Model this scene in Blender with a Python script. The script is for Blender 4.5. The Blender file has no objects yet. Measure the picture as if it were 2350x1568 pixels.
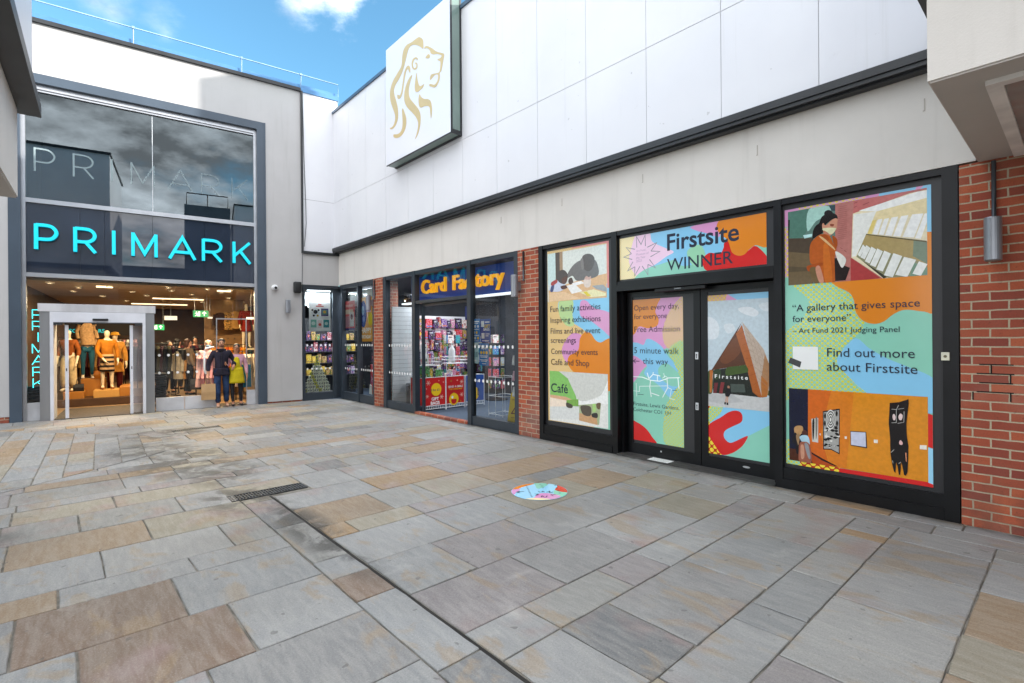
import bpy, bmesh, math, random
from mathutils import Matrix, Vector
from math import sin, cos, pi, radians
random.seed(11)
SC = bpy.context.scene
COL = SC.collection

# ------------------------------------------------------------------ camera, sky, sun, exposure
cam = bpy.data.objects.new('camera', bpy.data.cameras.new('camera'))
COL.objects.link(cam)
cam.data.sensor_width = 36.0
cam.data.lens = 17.97
cam.data.shift_y = -0.00383
cam.data.clip_start = 0.05
cam.data.clip_end = 2000
cam.matrix_world = Matrix.Translation((0, 0, 1.6)) @ Matrix.Rotation(radians(90), 4, 'X') @ Matrix.Rotation(-0.0077, 4, 'Z')
SC.camera = cam

SUN_EL, SUN_AZ = radians(18), radians(89.3)          # low sun on the right, behind the shopping block
world = bpy.data.worlds.new('World')
SC.world = world
world.use_nodes = True
wn, wl = world.node_tree.nodes, world.node_tree.links
wn.clear()


def wnode(kind, **kw):
    n = wn.new(kind)
    for k, v in kw.items():
        setattr(n, k, v)
    return n


def wmath(op, a, b=None, c=None):
    n = wn.new('ShaderNodeMath')
    n.operation = op
    for i, v in enumerate((a, b, c)):
        if v is None:
            continue
        if isinstance(v, (int, float)):
            n.inputs[i].default_value = v
        else:
            wl.new(v, n.inputs[i])
    return n.outputs[0]


sky = wnode('ShaderNodeTexSky', sky_type='NISHITA')
sky.sun_disc = False
sky.sun_elevation = SUN_EL
sky.sun_rotation = SUN_AZ
sky.ozone_density = 2.0
sky.dust_density = 0.3
tc = wnode('ShaderNodeTexCoord')
sep = wnode('ShaderNodeSeparateXYZ')
wl.new(tc.outputs['Generated'], sep.inputs[0])
DX, DY, DZ = sep.outputs
zc = wmath('ADD', wmath('MAXIMUM', DZ, 0.0), 0.22)
px, py = wmath('DIVIDE', DX, zc), wmath('DIVIDE', DY, zc)
comb = wnode('ShaderNodeCombineXYZ')
wl.new(px, comb.inputs[0])
wl.new(py, comb.inputs[1])


def wnoise(scale, detail, off=0.0, rough=0.6):
    n = wnode('ShaderNodeTexNoise')
    n.inputs['Scale'].default_value = scale
    n.inputs['Detail'].default_value = detail
    n.inputs['Roughness'].default_value = rough
    m = wnode('ShaderNodeMapping')
    m.inputs['Location'].default_value = (off, off * 1.7, 0.3)
    wl.new(comb.outputs[0], m.inputs[0])
    wl.new(m.outputs[0], n.inputs['Vector'])
    return n.outputs['Fac']


def wramp(v, a, b):
    n = wnode('ShaderNodeMapRange', interpolation_type='SMOOTHSTEP')
    n.inputs['From Min'].default_value = a
    n.inputs['From Max'].default_value = b
    wl.new(v, n.inputs['Value'])
    return n.outputs['Result']


n_big = wnoise(0.9, 8, 3.1)
n_fine = wnoise(2.6, 10, 7.7, 0.62)
# heavy broken cloud behind the viewer, a blue gap over the two shop fronts
behind = wramp(DY, 0.25, -0.35)
cover = wramp(wmath('ADD', wmath('MULTIPLY', n_big, 0.62), wmath('ADD', wmath('MULTIPLY', n_fine, 0.38), wmath('MULTIPLY', behind, 0.22))), 0.52, 0.68)
# overhead veil
over = wramp(DZ, 0.62, 0.85)


def puff(d, r0, r1):
    v = Vector(d).normalized()
    dot = wnode('ShaderNodeVectorMath', operation='DISTANCE')
    wl.new(tc.outputs['Generated'], dot.inputs[0])
    dot.inputs[1].default_value = v
    return wramp(wmath('ADD', dot.outputs['Value'], wmath('MULTIPLY', wmath('SUBTRACT', n_fine, 0.5), 0.20)), r1, r0)


def pdir(x, y):
    return ((x - 1175) / 1173, 1.0, (775 - y) / 1173)


puffs = None
for (x, y, a, b) in ((800, -32, .02, .072), (720, -28, .0, .058), (862, 6, -.02, .036), (225, -10, -.10, .016), (262, 20, -.10, .010),
                     (385, 78, -.10, .016), (920, 40, -.09, .012)):
    q = puff(pdir(x, y), a, b)
    puffs = q if puffs is None else wmath('MAXIMUM', puffs, q)
mask = wmath('MINIMUM', wmath('MAXIMUM', wmath('MAXIMUM', cover, wmath('MULTIPLY', over, 0.75)), puffs), 1.0)
front_clear = wramp(DY, -0.1, 0.35)
clear_low = wmath('MULTIPLY', front_clear, wramp(DZ, 0.78, 0.62))
mask = wmath('MAXIMUM', wmath('MULTIPLY', mask, wmath('SUBTRACT', 1.0, clear_low)), puffs)

tone = wnode('ShaderNodeMapRange')
tone.inputs['From Min'].default_value = 0.40
tone.inputs['From Max'].default_value = 0.64
tone.inputs['To Min'].default_value = 0.42
tone.inputs['To Max'].default_value = 2.0
wl.new(wmath('ADD', wmath('MULTIPLY', n_fine, 0.45), wmath('MULTIPLY', wnoise(5.2, 10, 12.0, 0.6), 0.55)), tone.inputs['Value'])
cloudcol = wnode('ShaderNodeMix', data_type='RGBA', blend_type='MULTIPLY')
cloudcol.inputs[0].default_value = 1.0
cloudcol.inputs[6].default_value = (0.94, 0.975, 1.02, 1)
wl.new(wmath('MAXIMUM', tone.outputs[0], wmath('MULTIPLY', puffs, 1.7)), cloudcol.inputs[7])
skyg = wnode('ShaderNodeMix', data_type='RGBA', blend_type='MULTIPLY')
skyg.inputs[0].default_value = 1.0
wl.new(sky.outputs[0], skyg.inputs[6])
skyg.inputs[7].default_value = (0.96, 1.42, 1.42, 1)
SKY_STRENGTH = 0.13
CLOUD = 1.6 / SKY_STRENGTH
clg = wnode('ShaderNodeMix', data_type='RGBA', blend_type='MULTIPLY')
clg.inputs[0].default_value = 1.0
wl.new(cloudcol.outputs[2], clg.inputs[6])
# cloud low behind the viewer is duller than the bright veil overhead
cl = wmath('MULTIPLY', wmath('ADD', 0.62, wmath('MULTIPLY', wramp(DZ, 0.35, 0.8), 0.62)), CLOUD)
clc = wnode('ShaderNodeCombineXYZ')
for i in range(3):
    wl.new(cl, clc.inputs[i])
wl.new(clc.outputs[0], clg.inputs[7])
mixs = wnode('ShaderNodeMix', data_type='RGBA')
wl.new(mask, mixs.inputs[0])
wl.new(skyg.outputs[2], mixs.inputs[6])
wl.new(clg.outputs[2], mixs.inputs[7])
bg = wnode('ShaderNodeBackground')
bg.inputs['Strength'].default_value = SKY_STRENGTH
wl.new(mixs.outputs[2], bg.inputs['Color'])
wo = wnode('ShaderNodeOutputWorld')
wl.new(bg.outputs[0], wo.inputs['Surface'])

sd_ = Vector((sin(SUN_AZ) * cos(SUN_EL), cos(SUN_AZ) * cos(SUN_EL), sin(SUN_EL)))
sun = bpy.data.objects.new('sun', bpy.data.lights.new('sun', 'SUN'))
COL.objects.link(sun)
sun.data.energy = 4.8
sun.data.angle = radians(0.9)
sun.data.color = (1.0, 0.95, 0.88)
sun.rotation_euler = (-sd_).to_track_quat('-Z', 'Y').to_euler()

vs = SC.view_settings
vs.view_transform = 'Standard'
vs.look = 'None'
vs.gamma = 1.0
vs.exposure = 0.95
SC.render.engine = 'CYCLES'
SC.cycles.max_bounces = 10
SC.cycles.transparent_max_bounces = 16
SC.cycles.use_denoising = True
SC.cycles.sample_clamp_indirect = 4.0
SC.cycles.caustics_reflective = False
SC.cycles.caustics_refractive = False

# ------------------------------------------------------------------ survey of the place (two street walls)
# the wall on the right runs from the corner C along r; the wall on the left from C along l
FOC, PCX, PCY, ROLL, EYE = 1173.0, 1175.0, 775.0, 0.0077, 1.6
C = Vector((-4.66, 13.78, 0))
rV, nR = Vector((.6652, -.7467, 0)), Vector((-.7467, -.6652, 0))
lV, nL = Vector((-.8109, -.5853, 0)), Vector((.5853, -.8109, 0))


def frame(o, ex, ey):
    return Matrix(((ex.x, ey.x, 0, o.x), (ex.y, ey.y, 0, o.y), (0, 0, 1, o.z), (0, 0, 0, 1)))


FR = frame(C, rV, -nR)        # x along the right wall, y into the building, z up
FL = frame(C, -lV, -nL)       # x along the left wall (negative = away from the corner), y into the building
FW = Matrix.Identity(4)


def uv(x, y):
    dx, dy = x - PCX, y - PCY
    return (dx - dy * ROLL) / FOC, (dx * ROLL + dy) / FOC


def onwall(x, y, d, n, off):
    u, v = uv(x, y)
    ray = Vector((u, 1.0, 0))
    C0 = C + off * n
    k = C0.dot(n) / ray.dot(n)
    return (ray * k - C).dot(d), EYE - v * k


def WR(x, y, off=0.0):
    return onwall(x, y, rV, nR, off)


def WL(x, y, off=0.0):
    t, z = onwall(x, y, lV, nL, off)
    return -t, z


def at(x, y, Z):
    u, v = uv(x, y)
    return Vector((u * Z, Z, EYE - v * Z))


def crop(x0, y0, x1, y1, w):
    k = (x1 - x0) / w
    return lambda x, y: ((x0 + x * k) / 1.06383, (y0 + y * k) / 1.06383)


# ------------------------------------------------------------------ helpers
def lin(h):
    if isinstance(h, tuple):
        return (h[0], h[1], h[2], 1)
    h = h.lstrip('#')
    out = []
    for i in (0, 2, 4):
        c = int(h[i:i + 2], 16) / 255
        out.append(c / 12.92 if c <= .04045 else ((c + .055) / 1.055) ** 2.4)
    return (*out, 1)


MATS = {}


class NT:
    def __init__(s, m):
        s.t = m.node_tree
        s.n, s.l = s.t.nodes, s.t.links

    def node(s, kind, **kw):
        n = s.n.new(kind)
        for k, v in kw.items():
            setattr(n, k, v)
        return n

    def put(s, v, sock):
        if isinstance(v, (int, float, tuple)):
            sock.default_value = v
        else:
            s.l.new(v, sock)

    def math(s, op, a, b=None, clamp=False):
        n = s.node('ShaderNodeMath', operation=op, use_clamp=clamp)
        s.put(a, n.inputs[0])
        if b is not None:
            s.put(b, n.inputs[1])
        return n.outputs[0]

    def mix(s, f, a, b, mode='MIX'):
        n = s.node('ShaderNodeMix', data_type='RGBA', blend_type=mode)
        s.put(f, n.inputs[0])
        s.put(a, n.inputs[6])
        s.put(b, n.inputs[7])
        return n.outputs[2]

    def ramp(s, v, a, b, c=0.0, d=1.0):
        n = s.node('ShaderNodeMapRange', interpolation_type='SMOOTHSTEP')
        s.put(v, n.inputs['Value'])
        for k, x in (('From Min', a), ('From Max', b), ('To Min', c), ('To Max', d)):
            n.inputs[k].default_value = x
        return n.outputs['Result']

    def noise(s, vec, scale, detail=4, rough=.55, dist=0.0):
        n = s.node('ShaderNodeTexNoise')
        s.put(vec, n.inputs['Vector'])
        n.inputs['Scale'].default_value = scale
        n.inputs['Detail'].default_value = detail
        n.inputs['Roughness'].default_value = rough
        n.inputs['Distortion'].default_value = dist
        return n.outputs['Fac']

    def mapping(s, vec, scale=(1, 1, 1), rot=(0, 0, 0), loc=(0, 0, 0)):
        n = s.node('ShaderNodeMapping')
        s.put(vec, n.inputs[0])
        n.inputs['Location'].default_value = loc
        n.inputs['Rotation'].default_value = rot
        n.inputs['Scale'].default_value = scale
        return n.outputs[0]

    def bump(s, h, strength, dist=.01):
        n = s.node('ShaderNodeBump')
        n.inputs['Strength'].default_value = strength
        n.inputs['Distance'].default_value = dist
        s.put(h, n.inputs['Height'])
        return n.outputs[0]


def newmat(name):
    m = bpy.data.materials.new(name)
    m.use_nodes = True
    t = NT(m)
    t.b = t.n['Principled BSDF']
    t.obj = t.node('ShaderNodeTexCoord').outputs['Object']
    MATS[name] = m
    return m, t


def M(name, col='#888888', rough=.6, metal=0.0, spec=.5, var=.12, vscale=3.0, bump=0.0, bscale=60, emit=None, streak=False):
    """plain painted / plastic / metal surface with a little uneven tone"""
    if name in MATS:
        return MATS[name]
    m, t = newmat(name)
    c = lin(col)
    vec = t.mapping(t.obj, (1, 1, .15)) if streak else t.obj
    f = t.noise(vec, vscale, 5)
    dark = tuple(x * (1 - var * 1.4) for x in c[:3]) + (1,)
    lite = tuple(min(1, x * (1 + var)) for x in c[:3]) + (1,)
    t.put(t.mix(t.ramp(f, .3, .7), dark, lite), t.b.inputs['Base Color'])
    t.b.inputs['Roughness'].default_value = rough
    t.b.inputs['Metallic'].default_value = metal
    t.b.inputs['Specular IOR Level'].default_value = spec
    if bump:
        t.put(t.bump(t.noise(t.obj, bscale, 4, .65), bump), t.b.inputs['Normal'])
    if emit:
        t.b.inputs['Emission Color'].default_value = lin(emit[0])
        t.b.inputs['Emission Strength'].default_value = emit[1]
    return m


def glass(name, tint=(.86, .92, .9), gain=1.5, ior=1.5, sheen=(1, 1, 1)):
    m, t = newmat(name)
    t.n.remove(t.b)
    out = t.n['Material Output']
    tr, gl = t.node('ShaderNodeBsdfTransparent'), t.node('ShaderNodeBsdfGlossy')
    tr.inputs[0].default_value = (*tint, 1)
    gl.inputs['Roughness'].default_value = 0.0
    gl.inputs[0].default_value = (*sheen, 1)
    fr = t.node('ShaderNodeFresnel')
    fr.inputs[0].default_value = ior
    mx = t.node('ShaderNodeMixShader')
    t.put(t.math('MULTIPLY', fr.outputs[0], gain, True), mx.inputs[0])
    t.l.new(tr.outputs[0], mx.inputs[1])
    t.l.new(gl.outputs[0], mx.inputs[2])
    t.l.new(mx.outputs[0], out.inputs[0])
    return m


def dots(name, a, b, pitch=.035, rad=.36):
    """halftone dots of colour a on colour b, in the wall plane"""
    if name in MATS:
        return MATS[name]
    m, t = newmat(name)
    v = t.mapping(t.obj, (1 / pitch,) * 3, (0, radians(45), 0))
    s = t.node('ShaderNodeSeparateXYZ')
    t.put(v, s.inputs[0])
    q = []
    for k in (0, 2):
        fr = t.math('SUBTRACT', t.math('FRACT', s.outputs[k]), .5)
        q.append(t.math('MULTIPLY', fr, fr))
    d = t.math('SQRT', t.math('ADD', q[0], q[1]))
    t.put(t.mix(t.math('LESS_THAN', d, rad), lin(b), lin(a)), t.b.inputs['Base Color'])
    t.b.inputs['Roughness'].default_value = .14
    return m


def brick_mat(name):
    m, t = newmat(name)
    s = t.node('ShaderNodeSeparateXYZ')
    t.put(t.obj, s.inputs[0])
    cb = t.node('ShaderNodeCombineXYZ')
    t.put(t.math('ADD', s.outputs[0], s.outputs[1]), cb.inputs[0])
    t.put(s.outputs[2], cb.inputs[1])
    wob = t.node('ShaderNodeTexNoise')
    t.put(t.obj, wob.inputs['Vector'])
    wob.inputs['Scale'].default_value = 9
    vadd = t.node('ShaderNodeMixRGB', blend_type='ADD')
    vadd.inputs[0].default_value = .011
    t.put(cb.outputs[0], vadd.inputs[1])
    t.put(wob.outputs['Color'], vadd.inputs[2])
    b = t.node('ShaderNodeTexBrick')
    t.put(vadd.outputs[0], b.inputs['Vector'])
    b.inputs['Scale'].default_value = 1
    b.inputs['Brick Width'].default_value = .225
    b.inputs['Row Height'].default_value = .075
    b.inputs['Mortar Size'].default_value = .0065
    b.inputs['Mortar Smooth'].default_value = .25
    b.inputs['Bias'].default_value = 0.0
    b.inputs['Color1'].default_value = lin('#ad4f30')
    b.inputs['Color2'].default_value = lin('#86392a')
    b.inputs['Mortar'].default_value = lin('#b7a68b')
    n1 = t.noise(t.obj, 5, 4)
    n2 = t.noise(t.obj, 90, 4, .7)
    n3 = t.noise(t.obj, 1.1, 3)
    # whole bricks shift in hue: a second brick lookup with other random colours
    b2 = t.node('ShaderNodeTexBrick')
    t.put(vadd.outputs[0], b2.inputs['Vector'])
    for k in ('Scale', 'Brick Width', 'Row Height', 'Mortar Size'):
        b2.inputs[k].default_value = b.inputs[k].default_value
    b2.offset = .5
    b2.inputs['Color1'].default_value = lin('#bd6843')
    b2.inputs['Color2'].default_value = lin('#793a34')
    b2.inputs['Mortar'].default_value = lin('#b9aa92')
    b2.inputs['Bias'].default_value = -.1
    c = t.mix(t.ramp(n1, .35, .75, .15, .7), b.outputs['Color'], b2.outputs['Color'])
    c = t.mix(t.ramp(n2, .35, .8, 0, .35), c, (.05, .03, .025, 1))
    c = t.mix(t.ramp(n3, .45, .8, 0, .25), c, (.5, .42, .34, 1))
    soot = t.math('MULTIPLY', t.ramp(s.outputs[2], .7, .0, 0, .5), t.ramp(t.noise(t.obj, 3.2, 5, .6), .35, .6))
    c = t.mix(soot, c, lin('#54382e'))
    c = t.mix(t.ramp(t.noise(t.obj, 21, 4, .6), .60, .72, 0, .4), c, lin('#4a2a22'))
    t.put(c, t.b.inputs['Base Color'])
    t.b.inputs['Roughness'].default_value = .85
    h = t.math('ADD', t.math('MULTIPLY', t.math('SUBTRACT', 1.0, b.outputs['Fac']), 1.0), t.math('MULTIPLY', n2, .25))
    t.put(t.bump(h, .7, .006), t.b.inputs['Normal'])
    return m


class MB:
    """collects shapes into one mesh: x along the wall, y into the building, z up"""

    def __init__(s):
        s.v, s.f, s.m = [], [], []

    def add(s, vs, fs, m=0):
        o = len(s.v)
        s.v += [tuple(v) for v in vs]
        for f in fs:
            s.f.append([i + o for i in f])
            s.m.append(m)
        return s

    def box(s, x0, x1, y0, y1, z0, z1, m=0):
        x0, x1 = min(x0, x1), max(x0, x1)
        y0, y1 = min(y0, y1), max(y0, y1)
        z0, z1 = min(z0, z1), max(z0, z1)
        vs = [(x, y, z) for z in (z0, z1) for y in (y0, y1) for x in (x0, x1)]
        return s.add(vs, [(0, 2, 3, 1), (4, 5, 7, 6), (0, 1, 5, 4), (1, 3, 7, 5), (3, 2, 6, 7), (2, 0, 4, 6)], m)

    def bbox(s, x0, x1, y0, y1, z0, z1, m=0, b=.01):
        """box with chamfered edges"""
        bm = bmesh.new()
        bmesh.ops.create_cube(bm, size=1)
        for v in bm.verts:
            v.co = ((x0 + x1) / 2 + v.co.x * abs(x1 - x0), (y0 + y1) / 2 + v.co.y * abs(y1 - y0), (z0 + z1) / 2 + v.co.z * abs(z1 - z0))
        bmesh.ops.bevel(bm, geom=bm.edges[:], offset=b, segments=2, affect='EDGES', profile=.6)
        s.bm(bm, m)
        return s

    def bm(s, bm, m=0):
        bm.verts.index_update()
        s.add([v.co[:] for v in bm.verts], [[v.index for v in f.verts] for f in bm.faces], m)
        bm.free()

    def poly(s, pts, y=0.0, m=0):
        if area(pts) < 0:
            pts = pts[::-1]
        return s.add([(p[0], y, p[1]) for p in pts], [tuple(range(len(pts)))], m)

    def prism(s, pts, y0, y1, m=0):
        if area(pts) < 0:
            pts = pts[::-1]
        n = len(pts)
        vs = [(p[0], y0, p[1]) for p in pts] + [(p[0], y1, p[1]) for p in pts]
        return s.add(vs, [tuple(range(n)), tuple(range(2 * n - 1, n - 1, -1))] + [(i, i + n, (i + 1) % n + n, (i + 1) % n) for i in range(n)], m)

    def flat(s, pts, z0, z1, m=0):
        """polygon in plan (x,y) between two heights"""
        if area(pts) < 0:
            pts = pts[::-1]
        n = len(pts)
        vs = [(p[0], p[1], z0) for p in pts] + [(p[0], p[1], z1) for p in pts]
        return s.add(vs, [tuple(range(n - 1, -1, -1)), tuple(range(n, 2 * n))] + [(i, (i + 1) % n, (i + 1) % n + n, i + n) for i in range(n)], m)

    def tube(s, pts, r, n=8, m=0, cap=True):
        pts = [Vector(p) for p in pts]
        rings, vs, fs = [], [], []
        for i, p in enumerate(pts):
            d = (pts[min(i + 1, len(pts) - 1)] - pts[max(i - 1, 0)]).normalized()
            up = Vector((0, 0, 1)) if abs(d.z) < .9 else Vector((1, 0, 0))
            a = d.cross(up).normalized()
            b = d.cross(a)
            rr = r[i] if isinstance(r, (list, tuple)) else r
            for k in range(n):
                t = 2 * pi * k / n
                vs.append(p + a * cos(t) * rr + b * sin(t) * rr)
        for i in range(len(pts) - 1):
            for k in range(n):
                fs.append((i * n + k, i * n + (k + 1) % n, (i + 1) * n + (k + 1) % n, (i + 1) * n + k))
        if cap:
            fs.append(tuple(range(n)))
            fs.append(tuple(range(len(vs) - 1, len(vs) - n - 1, -1)))
        return s.add(vs, fs, m)

    def lathe(s, prof, cx=0, cy=0, n=20, m=0, sy=1.0, a0=0.0):
        vs, fs = [], []
        for (r, z) in prof:
            for k in range(n):
                t = 2 * pi * k / n + a0
                vs.append((cx + r * cos(t), cy + r * sin(t) * sy, z))
        for i in range(len(prof) - 1):
            for k in range(n):
                fs.append((i * n + k, i * n + (k + 1) % n, (i + 1) * n + (k + 1) % n, (i + 1) * n + k))
        fs.append(tuple(range(n - 1, -1, -1)))
        fs.append(tuple(range(len(vs) - n, len(vs))))
        return s.add(vs, fs, m)

    def ball(s, c, r, m=0, seg=12, rings=8):
        rx, ry, rz = r if isinstance(r, tuple) else (r, r, r)
        prof = [(max(.02, sin(pi * i / rings)), -cos(pi * i / rings)) for i in range(rings + 1)]
        o = len(s.v)
        s.lathe(prof, 0, 0, seg, m)
        for i in range(o, len(s.v)):
            v = s.v[i]
            s.v[i] = (c[0] + v[0] * rx, c[1] + v[1] * ry, c[2] + v[2] * rz)
        return s

    def disc(s, cx, cz, rx, rz, y, m=0, n=20):
        return s.poly([(cx + rx * cos(2 * pi * k / n), cz + rz * sin(2 * pi * k / n)) for k in range(n)], y, m)

    def stroke(s, pts, w, y0, y1, m=0, closed=False):
        """a band of width w along a line in the wall plane"""
        P = [Vector(p) for p in pts]
        n = len(P)
        L, R = [], []
        for i in range(n):
            if closed:
                a, b = P[i] - P[i - 1], P[(i + 1) % n] - P[i]
            else:
                a = P[i] - P[i - 1] if i else P[1] - P[0]
                b = P[i + 1] - P[i] if i < n - 1 else P[-1] - P[-2]
            a, b = a.normalized(), b.normalized()
            t = (a + b)
            t = t.normalized() if t.length > 1e-6 else a
            nrm = Vector((-t.y, t.x))
            k = 1 / max(.45, nrm.dot(Vector((-a.y, a.x))))
            L.append(P[i] + nrm * w / 2 * k)
            R.append(P[i] - nrm * w / 2 * k)
        for i in range(n if closed else n - 1):
            j = (i + 1) % n
            q = [L[i], L[j], R[j], R[i]]
            if area(q) < 0:
                q = q[::-1]
            vs = [(p[0], y0, p[1]) for p in q] + [(p[0], y1, p[1]) for p in q]
            fs = [(0, 1, 2, 3)]
            if abs(y1 - y0) > 1e-6:
                fs += [(0, 4, 5, 1), (2, 6, 7, 3), (1, 5, 6, 2), (3, 7, 4, 0)]
            s.add(vs, fs, m)
        return s

    def text(s, txt, x, z, y=0.0, size=.1, width=None, bold=0.0, depth=0.0, m=0, align='LEFT', rot=0.0, maxh=None):
        vs, fs = text_mesh(txt, bold, align)
        if not vs:
            return s
        w = max(v[0] for v in vs) - min(v[0] for v in vs)
        k = size if width is None else width / w
        kz = k if maxh is None else maxh
        x0 = min(v[0] for v in vs) if align == 'LEFT' else 0
        cr, sr = cos(rot), sin(rot)
        out = []
        for v in vs:
            a, b = (v[0] - x0) * k, v[1] * kz
            out.append((x + a * cr - b * sr, y, z + a * sr + b * cr))
        if depth:
            n = len(out)
            edge = {}
            for f in fs:
                for i in range(len(f)):
                    e = (f[i], f[(i + 1) % len(f)])
                    edge[e] = 1
            side = [(a, a + n, b + n, b) for (a, b) in edge if (b, a) not in edge]
            out2 = out + [(v[0], y + depth, v[2]) for v in out]
            return s.add(out2, [tuple(f) for f in fs] + side, m)
        return s.add(out, fs, m)

    def move(s, dx, dy, dz):
        s.v = [(a + dx, b + dy, c + dz) for a, b, c in s.v]
        return s

    def build(s, name, mats, parent=None, F=None, smooth=False, base=None):
        """base: origin (in the same coordinates as the shapes) of the object or its thing"""
        me = bpy.data.meshes.new(name)
        if base is None and parent is not None:
            base = parent.get('_base')
        if base is not None:
            b = Vector(base)
            vs = [(v[0] - b[0], v[1] - b[1], v[2] - b[2]) for v in s.v]
        else:
            vs = s.v
        me.from_pydata(vs, [], s.f)
        mats = mats if isinstance(mats, (list, tuple)) else [mats]
        for mm in mats:
            me.materials.append(mm)
        if len(mats) > 1:
            me.polygons.foreach_set('material_index', s.m)
        if smooth:
            me.polygons.foreach_set('use_smooth', [True] * len(me.polygons))
        me.update()
        o = bpy.data.objects.new(name, me)
        COL.objects.link(o)
        if parent is not None:
            o.parent = parent
        else:
            o.matrix_world = (F if F is not None else FW) @ (Matrix.Translation(base) if base is not None else FW)
        return o


TEXTS = {}


def text_mesh(txt, bold, align):
    key = (txt, bold, align)
    if key in TEXTS:
        return TEXTS[key]
    cu = bpy.data.curves.new('lettering', 'FONT')
    cu.body = txt
    cu.align_x = align
    cu.offset = bold
    cu.resolution_u = 3
    ob = bpy.data.objects.new('lettering', cu)
    COL.objects.link(ob)
    bpy.context.view_layer.update()
    dg = bpy.context.evaluated_depsgraph_get()
    me = bpy.data.meshes.new_from_object(ob.evaluated_get(dg))
    vs = [tuple(v.co) for v in me.vertices]
    fs = []
    for p in me.polygons:
        f = list(p.vertices)
        a = sum(vs[f[i - 1]][0] * vs[f[i]][1] - vs[f[i]][0] * vs[f[i - 1]][1] for i in range(len(f)))
        fs.append(tuple(f if a > 0 else f[::-1]))
    bpy.data.objects.remove(ob)
    bpy.data.curves.remove(cu)
    bpy.data.meshes.remove(me)
    TEXTS[key] = (vs, fs)
    return TEXTS[key]


def area(p):
    return sum(p[i - 1][0] * p[i][1] - p[i][0] * p[i - 1][1] for i in range(len(p)))


def spline(pts, k=5, closed=True):
    """smooth closed curve through the points"""
    out, n = [], len(pts)
    rng = range(n) if closed else range(n - 1)
    for i in rng:
        g = (lambda j: pts[j % n]) if closed else (lambda j: pts[max(0, min(n - 1, j))])
        a, b, c, d = g(i - 1), g(i), g(i + 1), g(i + 2)
        for j in range(k):
            t = j / k
            out.append(tuple(.5 * (2 * b[q] + (c[q] - a[q]) * t + (2 * a[q] - 5 * b[q] + 4 * c[q] - d[q]) * t * t + (3 * b[q] - a[q] - 3 * c[q] + d[q]) * t ** 3) for q in range(len(b))))
    if not closed:
        out.append(tuple(pts[-1]))
    return out


def clip(pts, x0, x1, z0, z1):
    for ax, lim, sg in ((0, x0, 1), (0, x1, -1), (1, z0, 1), (1, z1, -1)):
        out = []
        for i in range(len(pts)):
            a, b = pts[i - 1], pts[i]
            ia, ib = (a[ax] - lim) * sg >= 0, (b[ax] - lim) * sg >= 0
            if ia != ib:
                t = (lim - a[ax]) / (b[ax] - a[ax])
                out.append((a[0] + (b[0] - a[0]) * t, a[1] + (b[1] - a[1]) * t))
            if ib:
                out.append(b)
        pts = out
        if not pts:
            break
    return pts


def tag(o, label, cat, group=None):
    o['label'] = label
    o['category'] = cat
    if group:
        o['group'] = group
    return o


def structure(o):
    o['kind'] = 'structure'
    return o


def thing(name, label, cat, F=FW, base=(0, 0, 0), rot=0.0, group=None):
    """an Empty at the thing's base; parts are built in the frame F and hang under it"""
    o = bpy.data.objects.new(name, None)
    o.empty_display_size = .2
    COL.objects.link(o)
    o.matrix_world = F @ Matrix.Translation(base) @ Matrix.Rotation(rot, 4, 'Z')
    o['_base'] = tuple(float(b) for b in base) if rot == 0 and F is not FW else (0.0, 0.0, 0.0)
    return tag(o, label, cat, group)


def part(o, parent):
    o.parent = parent
    return o


def dup(root, M4, label=None, group=None):
    """copy a thing with its parts and sub-parts, placed by the matrix M4"""
    r = root.copy()
    COL.objects.link(r)
    r.matrix_world = M4
    if label:
        r['label'] = label
    if group:
        r['group'] = group
    for ch in list(root.children):
        c = ch.copy()
        COL.objects.link(c)
        c.parent = r
        for g in ch.children:
            d = g.copy()
            COL.objects.link(d)
            d.parent = c
    return r
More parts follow.
